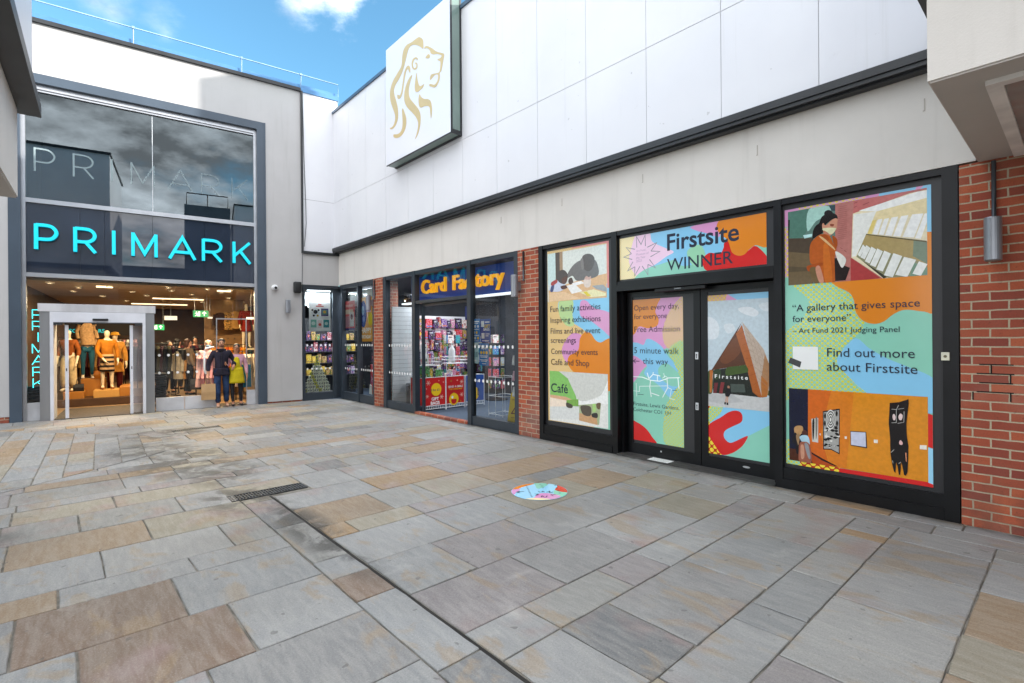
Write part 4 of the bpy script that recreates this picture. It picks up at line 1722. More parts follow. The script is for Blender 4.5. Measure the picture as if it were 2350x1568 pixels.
p.strokes([[(98, 678), (155, 680)], [(122, 658), (98, 678), (122, 698)]], .009, INK)
p.line('Firstsite, Lewis Gardens,', (92, 1078), (518, 1128), INK)
p.line('Colchester CO1 1JH', (90, 1130), (440, 1172), INK)

# --- right door
K4 = crop(1700, 700, 1900, 1160, 682)
p = Print('window_graphic', 'printed panel on the right door showing a pointed copper gallery under a pale sky', 'window graphic', OD, K4, [(62, 75), (634, 43), (642, 1478), (76, 1375)], 'printed panels on the black shop front')
p.sheet(PC['blue'])
p.patch([(50, 60), (270, 50), (250, 120), (76, 130), (76, 1000), (50, 1000)], dots('gold dots on sand', '#e2bd4a', '#cf9f80', .035), False)
p.patch([(255, 62), (340, 110), (240, 125)], PC['pink'], False)
p.patch([(70, 440), (84, 440), (84, 900), (70, 900)], PC['green'], False)
p.patch([(660, 1130), (660, 1500), (240, 1430), (240, 1340)], PC['mint'], False)
p.patch([(60, 990), (230, 990), (200, 1060), (120, 1130), (80, 1180), (60, 1180)], PC['ydots'], False)
p.patch([(60, 1130), (110, 1130), (160, 1250), (215, 1400), (60, 1400)], PC['rdots'], False)
p.patch([(60, 985), (140, 985), (100, 1015), (60, 1030)], PC['rdots'], False)
p.patch([(330, 1032), (372, 1050), (385, 1090), (372, 1130), (300, 1165), (245, 1195), (228, 1230), (240, 1270), (280, 1300), (330, 1285), (425, 1243), (410, 1290), (370, 1340), (300, 1385), (215, 1400), (160, 1330), (105, 1240), (92, 1180), (120, 1135), (200, 1090), (270, 1045)], PC['red'], True, k=4)
bld = [
    ([(78, 125), (634, 98), (636, 1045), (78, 985)], '#bccbd2'),
    ([(80, 260), (150, 270), (190, 330), (180, 420), (120, 440), (80, 420)], '#d3dade', True),
    ([(350, 180), (450, 170), (520, 215), (480, 250), (380, 220)], '#d6dcdf', True),
    ([(230, 320), (300, 310), (320, 360), (260, 390)], '#cfd7db', True),
    ([(520, 150), (640, 130), (640, 200), (560, 200)], '#cdd6da', True),
    ([(80, 880), (330, 890), (560, 930), (640, 920), (640, 1060), (80, 1000)], '#c3c3c1', False),
    ([(80, 890), (300, 900), (400, 960), (200, 975), (80, 950)], '#b4b4b3', False),
    ([(80, 740), (130, 700), (135, 880), (80, 870)], '#4d5a36', True),
    ([(590, 870), (640, 865), (640, 905), (595, 905)], '#4d5a36', True),
    ([(382, 292), (560, 520), (620, 680), (600, 870), (588, 915), (545, 925), (460, 620)], '#b9a594', False),
    ([(570, 560), (622, 680), (600, 880), (588, 918), (545, 925), (535, 800), (560, 640)], '#a87a52', False),
    ([(545, 925), (590, 915), (595, 800), (540, 740)], '#b06a30', False),
    ([(382, 292), (130, 690), (115, 700), (112, 880), (128, 880), (140, 695), (420, 650), (330, 400)], '#5a3019', False),
    ([(130, 690), (330, 395), (415, 650), (280, 670)], '#54301c', False),
    ([(200, 600), (330, 420), (370, 540), (260, 640)], '#6b3c20', True),
    ([(380, 318), (330, 395), (410, 640), (540, 925), (500, 918), (460, 870), (420, 650)], '#9a5424', False),
    ([(380, 318), (332, 395), (415, 655), (470, 870), (548, 926), (470, 640)], '#a95c27', False),
    ([(140, 697), (415, 652), (470, 880), (520, 920), (300, 895), (140, 885)], '#1d231d', False),
    ([(250, 680), (300, 665), (360, 660), (412, 655), (430, 710), (330, 730), (250, 740)], '#3f5423', True),
    ([(145, 700), (200, 690), (200, 760), (150, 770)], '#2f3f2a', True),
    ([(152, 800), (182, 800), (168, 888), (140, 886)], '#6a2a2e', False),
    ([(205, 796), (236, 796), (218, 892), (190, 890)], '#7d3034', False),
    ([(285, 810), (400, 812), (410, 880), (290, 880)], '#46504a', False),
    ([(112, 690), (140, 700), (128, 882), (113, 880)], '#b5692e', False),
    ([(262, 825), (278, 830), (276, 850), (262, 848)], '#a4745e', True),
    ([(252, 850), (282, 850), (286, 890), (268, 918), (246, 915), (240, 880)], '#15151a', True),
    ([(247, 915), (256, 915), (246, 970), (238, 972)], '#c59a83', False),
    ([(258, 917), (267, 917), (263, 972), (254, 972)], '#c59a83', False),
    ([(234, 962), (248, 962), (246, 982), (234, 980)], '#17171a', False),
    ([(252, 966), (266, 966), (268, 986), (252, 984)], '#17171a', False),
]
p.image(bld)
p.line('F i r s t s i t e', (155, 782), (430, 752), PC['white'], .02, kz=.062)
SEAM = rgb('#93816f')
p.strokes([[(400, 350), (445, 400)], [(412, 400), (490, 470)], [(425, 450), (530, 545)], [(440, 520), (565, 610)], [(455, 590), (590, 690)], [(475, 660), (600, 760)], [(495, 740), (590, 830)], [(430, 352), (500, 640)], [(470, 410), (560, 760)], [(510, 460), (595, 720)]], .0022, SEAM, 'seam')
SEAM2 = rgb('#7d421a')
p.strokes([[(352, 400), (400, 372)], [(365, 440), (415, 420)], [(380, 490), (430, 470)], [(395, 540), (447, 530)], [(412, 600), (465, 590)], [(430, 665), (480, 650)], [(450, 740), (500, 720)], [(475, 820), (520, 790)]], .0025, SEAM2, 'seam')

# --- right tall panel
K5 = crop(1900, 440, 2300, 720, 2240)
K6 = crop(1900, 680, 2300, 960, 2240)
K7 = crop(1900, 930, 2300, 1220, 2163)
c0, c1 = WR(*K5(85, 405), -.052), WR(*K5(2090, 72), -.052)
c2, c3 = WR(*K7(2045, 1415), -.052), WR(*K7(112, 1080), -.052)
p = Print('window_graphic', 'tallest printed panel beside the brick wall, quoting a judging panel between two gallery photographs', 'window graphic', -.052, K5, [(85, 405), (2090, 72), (2090, 72), (85, 405)], 'printed panels on the black shop front')
p.x0, p.x1, p.z1, p.z0 = (c0[0] + c3[0]) / 2, (c1[0] + c2[0]) / 2, (c0[1] + c1[1]) / 2, (c2[1] + c3[1]) / 2
p.o.matrix_world = FR @ Matrix.Translation((p.x0, p.y, p.z0))
p.o['_base'] = (p.x0, p.y, p.z0)
p.sheet(PC['mint'])
p.patch([(60, 380), (1500, 130), (1300, 260), (140, 470), (140, 640), (60, 640)], PC['pink'], False)
p.patch([(1380, 150), (2110, 40), (2110, 720), (2020, 720), (2020, 120), (1380, 225)], PC['blue'], False)
p.patch([(1890, 85), (1990, 70), (1930, 130), (1870, 140)], PC['pink'], False)
p.patch([(280, 372), (1200, 225), (1180, 260), (280, 420)], PC['pdots'], False)
p.patch([(80, 650), (140, 650), (140, 1330), (80, 1330)], PC['pdots'], False)
p.use(K6)
p.patch([(1010, 830), (1250, 960), (1480, 1090), (1750, 1200), (2130, 1380), (2130, 1700), (900, 1700), (700, 1300)], PC['blue'])
p.patch([(190, 60), (760, 30), (860, 150), (1000, 220), (1040, 380), (1180, 600), (1060, 790), (900, 950), (800, 1130), (900, 1280), (1050, 1440), (1160, 1640), (60, 1640), (80, 860), (170, 680), (330, 560), (420, 340), (360, 230), (270, 160)], PC['ydots'])
p.patch([(700, 20), (800, 110), (960, 190), (1030, 290), (1060, 460), (1160, 580), (1310, 622), (1440, 590), (1560, 500), (1680, 440), (1800, 430), (2000, 455), (2130, 440), (2130, -100), (700, -100)], PC['orange'], k=4)
p.use(K5)
p.patch([(2032, 708), (2110, 705), (2110, 1400), (2032, 1400)], PC['orange'], False)
woman = [
    ([(132, 440), (2030, 130), (2036, 1298), (142, 1420)], '#b86f6a'),
    ([(130, 420), (790, 330), (790, 1400), (130, 1440)], '#5f7d72', False),
    ([(130, 430), (480, 370), (420, 600), (330, 780), (130, 760)], '#4e7668', True),
    ([(420, 400), (700, 360), (680, 480), (520, 560), (400, 700)], '#a3cbbf', True),
    ([(690, 350), (785, 340), (780, 420), (730, 420)], '#35484f', False),
    ([(130, 800), (480, 790), (480, 1420), (130, 1440)], '#4b3f32', False),
    ([(130, 980), (480, 1010), (480, 1420), (130, 1440)], '#6a593f', False),
    ([(130, 1180), (470, 1200), (470, 1240), (130, 1260)], '#574a36', False),
    ([(132, 545), (160, 545), (150, 800), (135, 800)], '#27302c', False),
    ([(340, 755), (465, 735), (465, 770), (360, 800)], '#b8dedc', False),
    ([(780, 320), (1030, 290), (1010, 1390), (780, 1400)], '#b5746c', False),
    ([(1030, 290), (1860, 150), (1100, 430), (1020, 700)], '#bf6a66', False),
    ([(990, 1060), (1400, 1340), (990, 1390)], '#a93f3f', False),
    ([(1020, 460), (1800, 180), (2040, 130), (2040, 1320), (1440, 1350), (1000, 1060)], '#e2d6b4', False),
    ([(1030, 470), (1340, 430), (1210, 740), (1060, 1040), (1010, 1050)], '#e6e6df', False),
    ([(1100, 420), (1900, 160), (2040, 140), (2040, 240), (1340, 430)], '#eeeeea', False),
    ([(1340, 430), (2040, 240), (2040, 470), (1290, 560)], '#e4d3a3', False),
    ([(1200, 740), (1420, 760), (2040, 840), (2040, 1150), (1140, 880)], '#a9945f', False),
    ([(1850, 820), (2040, 840), (2040, 1150), (1840, 1040)], '#74856f', False),
    ([(1070, 1040), (1110, 1040), (1490, 1330), (1440, 1345)], '#3c3a30', False),
    ([(1140, 880), (2040, 1150), (2040, 1310), (1500, 1335), (1070, 1050)], '#8b8a68', False),
    ([(1840, 1120), (2040, 1200), (2040, 1310), (1800, 1320)], '#6f8f78', False),
    ([(1200, 735), (2030, 830), (2030, 850), (1200, 750)], '#5d5236', False),
    ([(1290, 550), (1345, 545), (1275, 740), (1220, 735)], '#dfc875', False),
]
for (xa, xb, t, b, sk) in ((1360, 1425, 535, 742, 70), (1450, 1515, 525, 748, 75), (1550, 1640, 505, 760, 90), (1680, 1780, 485, 770, 110), (1830, 1985, 462, 782, 130), (2000, 2080, 450, 800, 130)):
    woman.append(([(xa, t + 8), (xb, t - 6), (xb - sk, b + 4), (xa - sk, b - 4)], '#ededea', False))
for (xa, xb, t, sk, b) in ((1160, 1195, 880, 75, 1050), (1205, 1262, 890, 80, 1085), (1275, 1340, 910, 90, 1140), (1355, 1430, 935, 100, 1190), (1450, 1540, 965, 110, 1250), (1575, 1695, 1000, 130, 1330), (1720, 1885, 1050, 120, 1325), (1925, 2040, 1110, 90, 1310)):
    woman.append(([(xa, t), (xb, t + 40), (xb - sk, b), (xa - sk, b - 30)], '#e6e7e2', False))
woman += [
    ([(640, 430), (690, 410), (740, 435), (735, 470), (660, 490), (630, 470)], '#1d1715', True),
    ([(560, 590), (600, 500), (700, 450), (790, 470), (812, 530), (740, 540), (640, 620), (610, 720), (540, 760), (470, 800), (480, 690), (520, 620)], '#1d1715', True),
    ([(650, 620), (740, 540), (808, 530), (805, 620), (790, 680), (740, 740), (680, 760), (620, 700), (600, 620), (620, 590)], '#c98f74', True),
    ([(610, 660), (780, 655), (780, 690), (740, 735), (690, 738), (640, 715)], '#d9d6ad', True),
    ([(715, 600), (765, 605), (750, 632), (712, 625)], '#8b4a38', True),
    ([(620, 690), (700, 740), (700, 800), (640, 790)], '#b97b62', True),
    ([(700, 790), (790, 920), (790, 960), (700, 850)], '#ddd0b4', False),
    ([(450, 860), (520, 780), (600, 740), (700, 760), (760, 880), (800, 920), (770, 1080), (775, 1390), (620, 1390), (520, 1180), (440, 1130), (430, 960)], '#b4581c', True),
    ([(570, 780), (640, 740), (690, 790), (680, 830)], '#a04a17', True),
    ([(740, 760), (800, 800), (812, 880), (790, 930), (760, 880)], '#a04a17', True),
    ([(620, 900), (690, 920), (740, 1380), (640, 1380)], '#c4681f', True),
    ([(390, 1190), (440, 1160), (590, 1130), (610, 1160), (520, 1210), (420, 1250)], '#a24a18', True),
    ([(430, 1220), (520, 1200), (560, 1400), (490, 1400)], '#6d5836', True),
    ([(510, 1210), (570, 1180), (625, 1390), (560, 1392)], '#c68a70', True),
    ([(560, 775), (620, 790), (760, 920), (780, 960), (740, 930)], '#d8b27a', True),
    ([(770, 1070), (830, 1060), (860, 1150), (980, 1200), (920, 1370), (780, 1380)], '#231a1a', False),
    ([(780, 980), (860, 1010), (930, 1090), (880, 1200), (830, 1130)], '#dcdad2', True),
]
p.image(woman)
p.strokes([[(820 + k * 0, 370 + k * 26), (940, 350 + k * 26)] for k in range(18)], .0022, rgb('#8d4a4a'), 'caption')
p.strokes([[(1035, 320), (1085, 300)], [(1160, 340), (1245, 305)], [(1035, 375), (1080, 355)], [(850, 925), (880, 940)], [(905, 960), (935, 985)]], .004, rgb('#7c3d40'), 'caption')
p.use(K6)
p.line('“A gallery that gives space', (196, 445), (1938, 392), INK)
p.line('for everyone”', (198, 592), (992, 582), INK)
p.line('– Art Fund 2021 Judging Panel', (198, 738), (1660, 742), INK)
p.line('Find out more', (670, 1062), (1868, 1092), INK)
p.line('about Firstsite', (665, 1255), (1905, 1310), INK)
p.patch([(200, 930), (545, 935), (550, 1250), (205, 1240)], PC['white'], False, 'blank_label')
p.patch([(170, 1080), (320, 1140), (300, 1220), (138, 1150)], rgb('#3f4040'), False, 'dark_sticker')
p.use(K7)
p.patch([(90, 770), (150, 770), (150, 1040), (300, 1060), (290, 1130), (90, 1100)], PC['ydots'], False)
p.patch([(290, 1060), (820, 1140), (800, 1210), (290, 1130)], PC['rdots'], False)
p.patch([(810, 1150), (1960, 1330), (2060, 1350), (2060, 1440), (800, 1210)], PC['red'], False)
p.patch([(1978, 220), (2060, 200), (2060, 430), (1978, 430)], PC['blue'], False)
p.patch([(1978, 430), (2060, 460), (2060, 900), (1978, 870)], PC['red'], False)
p.patch([(1978, 880), (2060, 900), (2060, 1370), (1978, 1340)], PC['sky2'], False)
ART = rgb('#20201f')
GRY = rgb('#b9b7b2')
gal = [
    ([(148, 95), (1975, 215), (1980, 1335), (150, 1035)], '#d98a22'),
    ([(390, 100), (700, 130), (560, 700), (700, 1200), (400, 960)], '#d0641c', False),
    ([(700, 130), (1000, 150), (900, 1180), (700, 1160), (560, 700)], '#d67a20', False),
    ([(120, 60), (395, 100), (395, 740), (430, 930), (120, 930)], '#10152e', False),
    ([(120, 880), (430, 930), (800, 1150), (120, 1080)], '#4a2415', False),
    ([(430, 930), (780, 1140), (460, 1090), (420, 1000)], '#b0491a', False),
    ([(440, 940), (580, 1020), (790, 1130), (740, 1120), (580, 1050), (445, 965)], '#2a1610', False),
    ([(440, 500), (530, 490), (530, 815), (450, 800)], '#c9c5bb', False),
    ([(455, 520), (480, 510), (475, 720), (460, 780), (452, 640)], ART, True),
    ([(495, 500), (520, 500), (515, 700), (500, 760)], '#77746d', True),
    ([(590, 400), (815, 365), (812, 970), (700, 910), (595, 905)], ART, False),
    ([(602, 415), (805, 385), (802, 950), (700, 895), (606, 892)], '#a5a39e', False),
]
for k in range(44):
    rr = random.Random(k + 70)
    cx, cz, a = rr.uniform(610, 800), rr.uniform(600, 890), rr.uniform(8, 26)
    gal.append(([(cx - a, cz), (cx - a * .3, cz - a * rr.uniform(.3, .9)), (cx + a, cz - a * .3), (cx + a * .4, cz + a * .6)], ART if k % 3 else '#e0ded8', True))
for k, (ra, rb) in enumerate(((62, 130), (54, 114), (45, 97), (37, 80), (28, 62), (20, 46), (11, 28))):
    gal.append(([(695 + ra * cos(t * pi / 8), 510 + rb * sin(t * pi / 8)) for t in range(16)], '#dedcd6' if k % 2 == 0 else '#4a4945', False))
for (a, b) in ((622, 460), (775, 430), (620, 560), (780, 560)):
    gal.append(([(a - 14, b), (a, b - 40), (a + 14, b), (a, b + 40)], ART, True))
gal += [
    ([(955, 660), (1165, 672), (1178, 888), (960, 850)], '#33302e', False),
    ([(962, 670), (1155, 680), (1162, 872), (966, 842)], '#c5c8db', False),
    ([(880, 730), (910, 732), (910, 766), (882, 764)], '#e9e0cf', False),
    ([(1265, 772), (1318, 776), (1318, 822), (1266, 816)], '#e9e0cf', False),
    ([(1872, 845), (1962, 850), (1962, 908), (1872, 900)], '#efe6d6', False),
    ([(550, 690), (564, 692), (564, 718), (551, 716)], '#e9e0cf', False),
    ([(1475, 290), (1600, 280), (1722, 240), (1725, 300), (1695, 560), (1700, 720), (1722, 860), (1720, 1000), (1710, 1200), (1690, 1250), (1665, 1240), (1640, 1120), (1620, 1060), (1622, 1150), (1612, 1240), (1595, 1235), (1580, 1130), (1560, 1070), (1555, 1150), (1550, 1215), (1530, 1190), (1505, 1090), (1485, 960), (1480, 760), (1462, 560)], '#161213', False),
    ([(1512, 460), (1530, 435), (1552, 470), (1545, 515), (1520, 510)], '#e3c9c6', True),
    ([(1590, 470), (1615, 430), (1645, 455), (1635, 510), (1605, 515)], '#e3c9c6', True),
    ([(1598, 815), (1615, 780), (1645, 810), (1640, 840), (1610, 840)], '#e0b3b0', True),
    ([(1680, 945), (1695, 950), (1698, 1065), (1688, 1060)], '#d98f6a', False),
    ([(215, 620), (260, 590), (325, 600), (330, 670), (290, 720), (260, 800), (225, 700)], '#b98d5c', True),
    ([(190, 780), (230, 680), (270, 760), (280, 940), (245, 950), (235, 830), (200, 820)], '#17141a', True),
    ([(240, 720), (290, 700), (280, 820), (265, 840)], '#9a7a58', True),
    ([(315, 680), (345, 645), (385, 665), (385, 710), (345, 725)], '#4d2b22', True),
    ([(285, 740), (330, 715), (400, 730), (420, 840), (350, 840), (310, 790)], '#a9cbd8', True),
    ([(285, 830), (330, 800), (420, 840), (440, 1080), (290, 1060), (275, 960)], '#9a5a45', True),
    ([(300, 860), (340, 850), (350, 1000), (310, 1020)], '#c48f74', True),
    ([(350, 830), (400, 840), (430, 1010), (400, 1010)], '#8a8c90', True),
]
p.image(gal)
p.strokes([[(1500, 372), (1575, 378)], [(1585, 372), (1665, 362)], [(1562, 380), (1562, 550), (1500, 552)], [(1592, 320), (1565, 375)], [(1580, 560), (1660, 545)], [(1665, 400), (1662, 545)], [(1490, 945), (1532, 905)], [(1510, 1050), (1520, 1085)], [(1595, 1090), (1620, 1070)]], .0035, GRY, 'thread')

# --- round floor sticker
fc = (9.61, 1.955)
o = thing('floor_sticker', 'round multicoloured vinyl sticker stuck on the paving in front of the black doors', 'floor sticker', FR, (fc[0], -fc[1], 0))
KF = crop(1220, 1150, 1420, 1250, 2350)


def gpt(x, y):
    u, v = uv(*KF(x, y))
    Z = EYE / v
    e = Vector((u * Z, Z, 0)) - C
    return (e.dot(rV), -e.dot(nR))


class Floor:
    layer = 0


def fpoly(pts, mat, name='colour_patch', smooth=True, world_pts=False):
    q = [gpt(*a) for a in pts]
    if smooth:
        q = spline(q, 4)
    # keep inside the disc
    R = .289
    q2 = []
    for x, y in q:
        v = Vector((x - fc[0], y + fc[1]))
        if v.length > R:
            v = v.normalized() * R
        q2.append((fc[0] + v.x, -fc[1] + v.y))
    Floor.layer += 1
    if area(q2) < 0:
        q2 = q2[::-1]
    m = MB()
    m.add([(x, y, .0042 + .0001 * Floor.layer) for x, y in q2], [tuple(range(len(q2)))])
    return m.build(name, mat, o)


m = MB()
m.lathe([(.292, .0025), (.292, .0042)], fc[0], -fc[1], 48)
m.build('sheet', PC['sky2'], o)
fpoly([(330, 560), (420, 450), (700, 340), (980, 320), (980, 380), (850, 420), (640, 480), (500, 540)], PC['orange'])
fpoly([(340, 560), (520, 530), (600, 545), (480, 620), (420, 690), (340, 680)], PC['pink'])
fpoly([(980, 320), (1360, 320), (1380, 400), (1250, 480), (1080, 520), (1020, 420)], PC['mint'])
fpoly([(1710, 390), (1900, 450), (2000, 560), (1980, 640), (1760, 610), (1580, 550), (1640, 480)], PC['red'])
fpoly([(1570, 570), (1760, 612), (1960, 640), (1880, 740), (1650, 760), (1560, 680)], PC['mint'])
fpoly([(1000, 760), (1150, 660), (1450, 660), (1750, 740), (1500, 850), (1200, 880), (950, 850)], PC['pink'])
fpoly([(700, 820), (1000, 790), (1300, 800), (1480, 840), (1150, 880)], PC['cream'])
fpoly([(1360, 330), (1450, 335), (1380, 400)], M('print brown', '#8d4b3a', .4), smooth=False)
m = MB()


def fline(pts, w=.011):
    q = [gpt(*a) for a in pts]
    for a, b in zip(q, q[1:]):
        a, b = Vector(a), Vector(b)
        n = Vector((-(b - a).y, (b - a).x)).normalized() * w / 2
        quad = [a + n, b + n, b - n, a - n]
        if area(quad) < 0:
            quad = quad[::-1]
        m.add([(v.x, v.y, .0054 + .00003 * len(m.f)) for v in quad], [(0, 1, 2, 3)])


for l in ([(1000, 672), (1110, 675), (1030, 715), (1130, 700)], [(1100, 600), (1170, 625)], [(1210, 625), (1225, 590), (1290, 625)], [(1340, 625), (1420, 600), (1440, 590), (1430, 640)], [(1450, 640), (1540, 615)], [(1460, 690), (1600, 690)],
          [(1460, 700), (1540, 735)], [(1190, 770), (1215, 725), (1270, 765), (1330, 770), (1360, 725)], [(480, 618), (700, 605)], [(560, 595), (480, 618), (570, 640)]):
    fline(l)
for k in range(9):
    fline([(745 + k * 20, 440 + k * 40), (775 + k * 20, 432 + k * 40)], .014)
for k in range(3):
    fline([(1130 + k * 45, 400 + k * 50), (1190 + k * 45, 395 + k * 50)], .010)
for k in range(4):
    fline([(1570 + k * 45, 430 + k * 75), (1610 + k * 45, 420 + k * 75)], .014)
m.build('lettering', INK, o)

# --- the lion sign box high on the cladding
KL = crop(900, 60, 1160, 440, 1073)
LX0, LX1, LZ0, LZ1, LY = 3.40, 5.80, 5.30, 7.80, -.36
o = thing('lion_sign', 'big white box sign with a gold lion head emblem, high on the white cladding', 'sign', FR, (LX0, -.12, LZ0))
m = MB()
m.box(LX0 + .003, LX1 - .003, LY, -.125, LZ0 + .02, LZ1)
m.build('face_panel', M('white sign face', '#e4e5ec', .25, var=.015, vscale=.6), o)
M_GRN = M('grey green glass return', '#71847d', .12, spec=.7, var=.08, vscale=1)
m = MB()
m.box(LX1, LX1 + .006, LY + .03, -.16, LZ0 + .08, LZ1)
m.build('side_glass', M_GRN, o)
m = MB()
m.box(LX0 + .01, LX1 - .02, LY + .015, -.16, LZ0 + .008, LZ0 + .016)
m.build('bottom_glass', M_GRN, o)
m = MB()
m.box(LX1 - .003, LX1 + .012, LY - .004, LY + .03, LZ0, LZ1)
m.box(LX1 - .003, LX1 + .012, -.16, -.12, LZ0, LZ1)
m.box(LX1 - .003, LX1 + .012, LY + .03, -.16, LZ0, LZ0 + .08)
m.box(LX0 - .002, LX1 - .003, LY - .004, LY + .012, LZ0 - .002, LZ0 + .02)
m.box(LX0 - .002, LX1 - .003, -.17, -.12, LZ0 - .004, LZ0 + .02)
m.build('edge_frame', M_TRIM, o)
LION = [
    [(515, 128), (545, 150), (552, 190), (548, 245), (520, 225), (490, 210), (450, 205), (415, 225), (395, 270), (380, 330), (360, 410), (335, 490), (300, 560), (270, 610), (255, 660), (260, 710), (275, 760), (292, 830), (298, 900), (293, 960), (270, 1020), (240, 1052), (218, 1053), (214, 1042), (235, 1035), (255, 1005), (266, 960), (265, 910), (245, 850), (222, 780), (214, 710), (222, 640), (245, 570), (290, 490), (325, 430), (335, 380), (340, 310), (355, 250), (385, 205), (430, 180), (470, 150), (495, 132)],
    [(405, 415), (418, 435), (418, 488), (405, 470), (395, 450), (380, 470), (368, 520), (355, 600), (345, 670), (330, 725), (310, 750), (292, 745), (288, 712), (300, 708), (312, 715), (325, 690), (335, 640), (345, 570), (355, 500), (370, 450), (388, 420)],
    [(495, 350), (490, 335), (470, 330), (445, 350), (432, 390), (440, 440), (462, 458), (485, 445), (493, 410), (485, 385), (468, 385), (470, 398), (480, 405), (478, 428), (463, 440), (450, 425), (447, 395), (455, 365), (470, 348), (482, 350), (485, 362)],
    [(440, 510), (425, 560), (408, 630), (405, 700), (420, 750), (460, 800), (500, 850), (522, 910), (522, 990), (510, 1060), (490, 1120), (468, 1155), (480, 1115), (495, 1050), (498, 990), (480, 940), (440, 890), (395, 845), (365, 790), (358, 730), (365, 660), (385, 590), (415, 530)],
    [(485, 488), (490, 540), (500, 590), (515, 620), (535, 615), (560, 600), (545, 635), (520, 660), (490, 682), (470, 672), (464, 630), (468, 580), (475, 530)],
    [(515, 703), (530, 730), (560, 750), (600, 752), (625, 775), (637, 830), (637, 890), (628, 948), (622, 900), (615, 840), (595, 822), (560, 825), (530, 838), (510, 825), (503, 780), (505, 730)],
    [(345, 845), (360, 880), (378, 940), (378, 1010), (362, 1070), (330, 1120), (290, 1143), (258, 1140), (248, 1120), (255, 1108), (290, 1105), (320, 1085), (338, 1040), (342, 980), (338, 910), (335, 865)],
    [(560, 245), (570, 222), (595, 218), (640, 240), (680, 270), (730, 285), (755, 292), (762, 310), (755, 345), (742, 420), (730, 470), (715, 490), (718, 530), (705, 580), (685, 620), (660, 636), (635, 628), (612, 620), (615, 600), (640, 602), (665, 605), (690, 575), (700, 530), (695, 505), (665, 510), (640, 540), (622, 560), (617, 540), (630, 505), (660, 495), (700, 487), (715, 470), (722, 420), (722, 375), (705, 365), (693, 350), (720, 340), (735, 320), (725, 308), (690, 298), (650, 302), (625, 290), (620, 270), (600, 245), (580, 238)],
    [(573, 335), (590, 308), (605, 297), (618, 315), (612, 338), (590, 342)]]
M_GOLD = M('gold emblem', '#d2ba85', .35, metal=.1, var=.04)
m = MB()
for s_ in LION:
    m.prism(spline([WR(*KL(*q_), .362) for q_ in s_], 3), LY - .004, LY, 0)
m.build('lion_emblem', M_GOLD, o)

# --- small fittings on the walls
M_CABLE = M('grey conduit', '#3f444a', .4, metal=.4)


def wall_lamp(label, F, x, y, z, h=.36, r=.062, conduit=None, base=0.0):
    o = thing('wall_lamp', label, 'wall lamp', F, (x, y, z), group='grey cylinder wall lamps')
    m = MB()
    m.lathe([(r * .9, z), (r, z + .006), (r, z + h - .006), (r * .94, z + h)], x, y - r - .05, 24)
    m.build('lamp_body', M_GREYL, o, smooth=False)
    m = MB()
    m.lathe([(r * .85, z - .004), (r * .85, z + .002)], x, y - r - .05, 20)
    m.build('lens', M('lamp lens', '#5a5550', .3), o)
    m = MB()
    m.box(x - .03, x + .03, y - .06, y, z + h * .3, z + h * .7)
    m.build('bracket', M_GREYL, o)
    if conduit:
        m = MB()
        m.tube([(x + base, y - .022, z + h * .72), (x + base, y - .022, conduit)], .015, 8)
        m.build('conduit', M_CABLE, o, smooth=True)
    return o


wall_lamp('large grey cylinder wall lamp under a straight conduit on the rightmost brick wall', FR, 12.90, 0, 2.185, .345, .055, 3.0)
wall_lamp('grey cylinder wall lamp on the brick pier right of the card shop', FR, 7.20, 0, 2.26, .36, .06, 3.0, .12)
wall_lamp('grey cylinder wall lamp on the narrow brick pier left of the card shop door', FR, 1.97, 0, 2.28, .36, .06, 3.0, .14)
wall_lamp('grey cylinder wall lamp on the pale rendered wall under the camera', FL, -1.31, 0, 2.27, .33, .06)

o = thing('security_camera', 'small white dome security camera on the pale rendered wall', 'security camera', FL, (-1.60, 0, 2.9))
m = MB()
m.tube([(-1.60, 0, 2.9), (-1.60, -.05, 2.9)], .075, 20)
m.build('mount', M_WHITE, o)
m = MB()
m.ball((-1.60, -.07, 2.89), .062)
m.build('housing', M('grey camera ball', '#c9cacc', .35), o, smooth=True)
m = MB()
m.tube([(-1.595, -.11, 2.89), (-1.59, -.14, 2.885)], [.036, .03], 16)
m.build('lens', M_BLACKP, o)
o = thing('loudspeaker', 'black rounded loudspeaker box fixed on the wall beside the corner window', 'loudspeaker', FL, (-1.07, 0, 2.8))
m = MB()
m.bbox(-1.17, -.985, -.17, -.03, 2.78, 3.07, b=.035)
m.build('cabinet', M_BLACKP, o, smooth=True)
m = MB()
m.box(-1.10, -1.05, -.03, 0, 2.88, 2.97)
m.build('bracket', M_BLACKP, o)
o = thing('key_switch', 'small cream key switch on the black frame post beside the brick wall', 'switch', FR, (12.60, 0, 1.4))
m = MB()
kx, kz = WR(2170, 818)
m.bbox(kx - .028, kx + .028, -.022, 0, kz - .035, kz + .035, b=.005)
m.build('plate', M('cream switch', '#d6d2bd', .4), o)
m = MB()
m.disc(kx, kz, .012, .012, -.0235, n=12)
m.build('key_slot', M('dull brass', '#6d6650', .4, metal=.5), o)
o = thing('paper_notice', 'white sheet of paper lying on the dark threshold of the black doors', 'paper', FR, (9.78, .02, .021))
m = MB()
m.box(9.62, 9.92, -.02, .13, .0205, .0215)
m.build('sheet', M_WHITE, o)
m = MB()
for k in range(3):
    m.box(9.66, 9.88, .005 + k * .035, .012 + k * .035, .0216, .0218)
m.build('print', rgb('#8a8c90'), o)
tag(MB().tube([(-.90, -.012, 8.0), (-.87, -.015, 6.2), (-.84, -.015, 5.2), (-.83, -.015, 4.6), (-.88, -.015, 4.0)], .007, 6).build('cable', M_CABLE, F=FL, base=(-.9, 0, 4)), 'thin loose cable hanging down the white panel in the corner', 'cable')
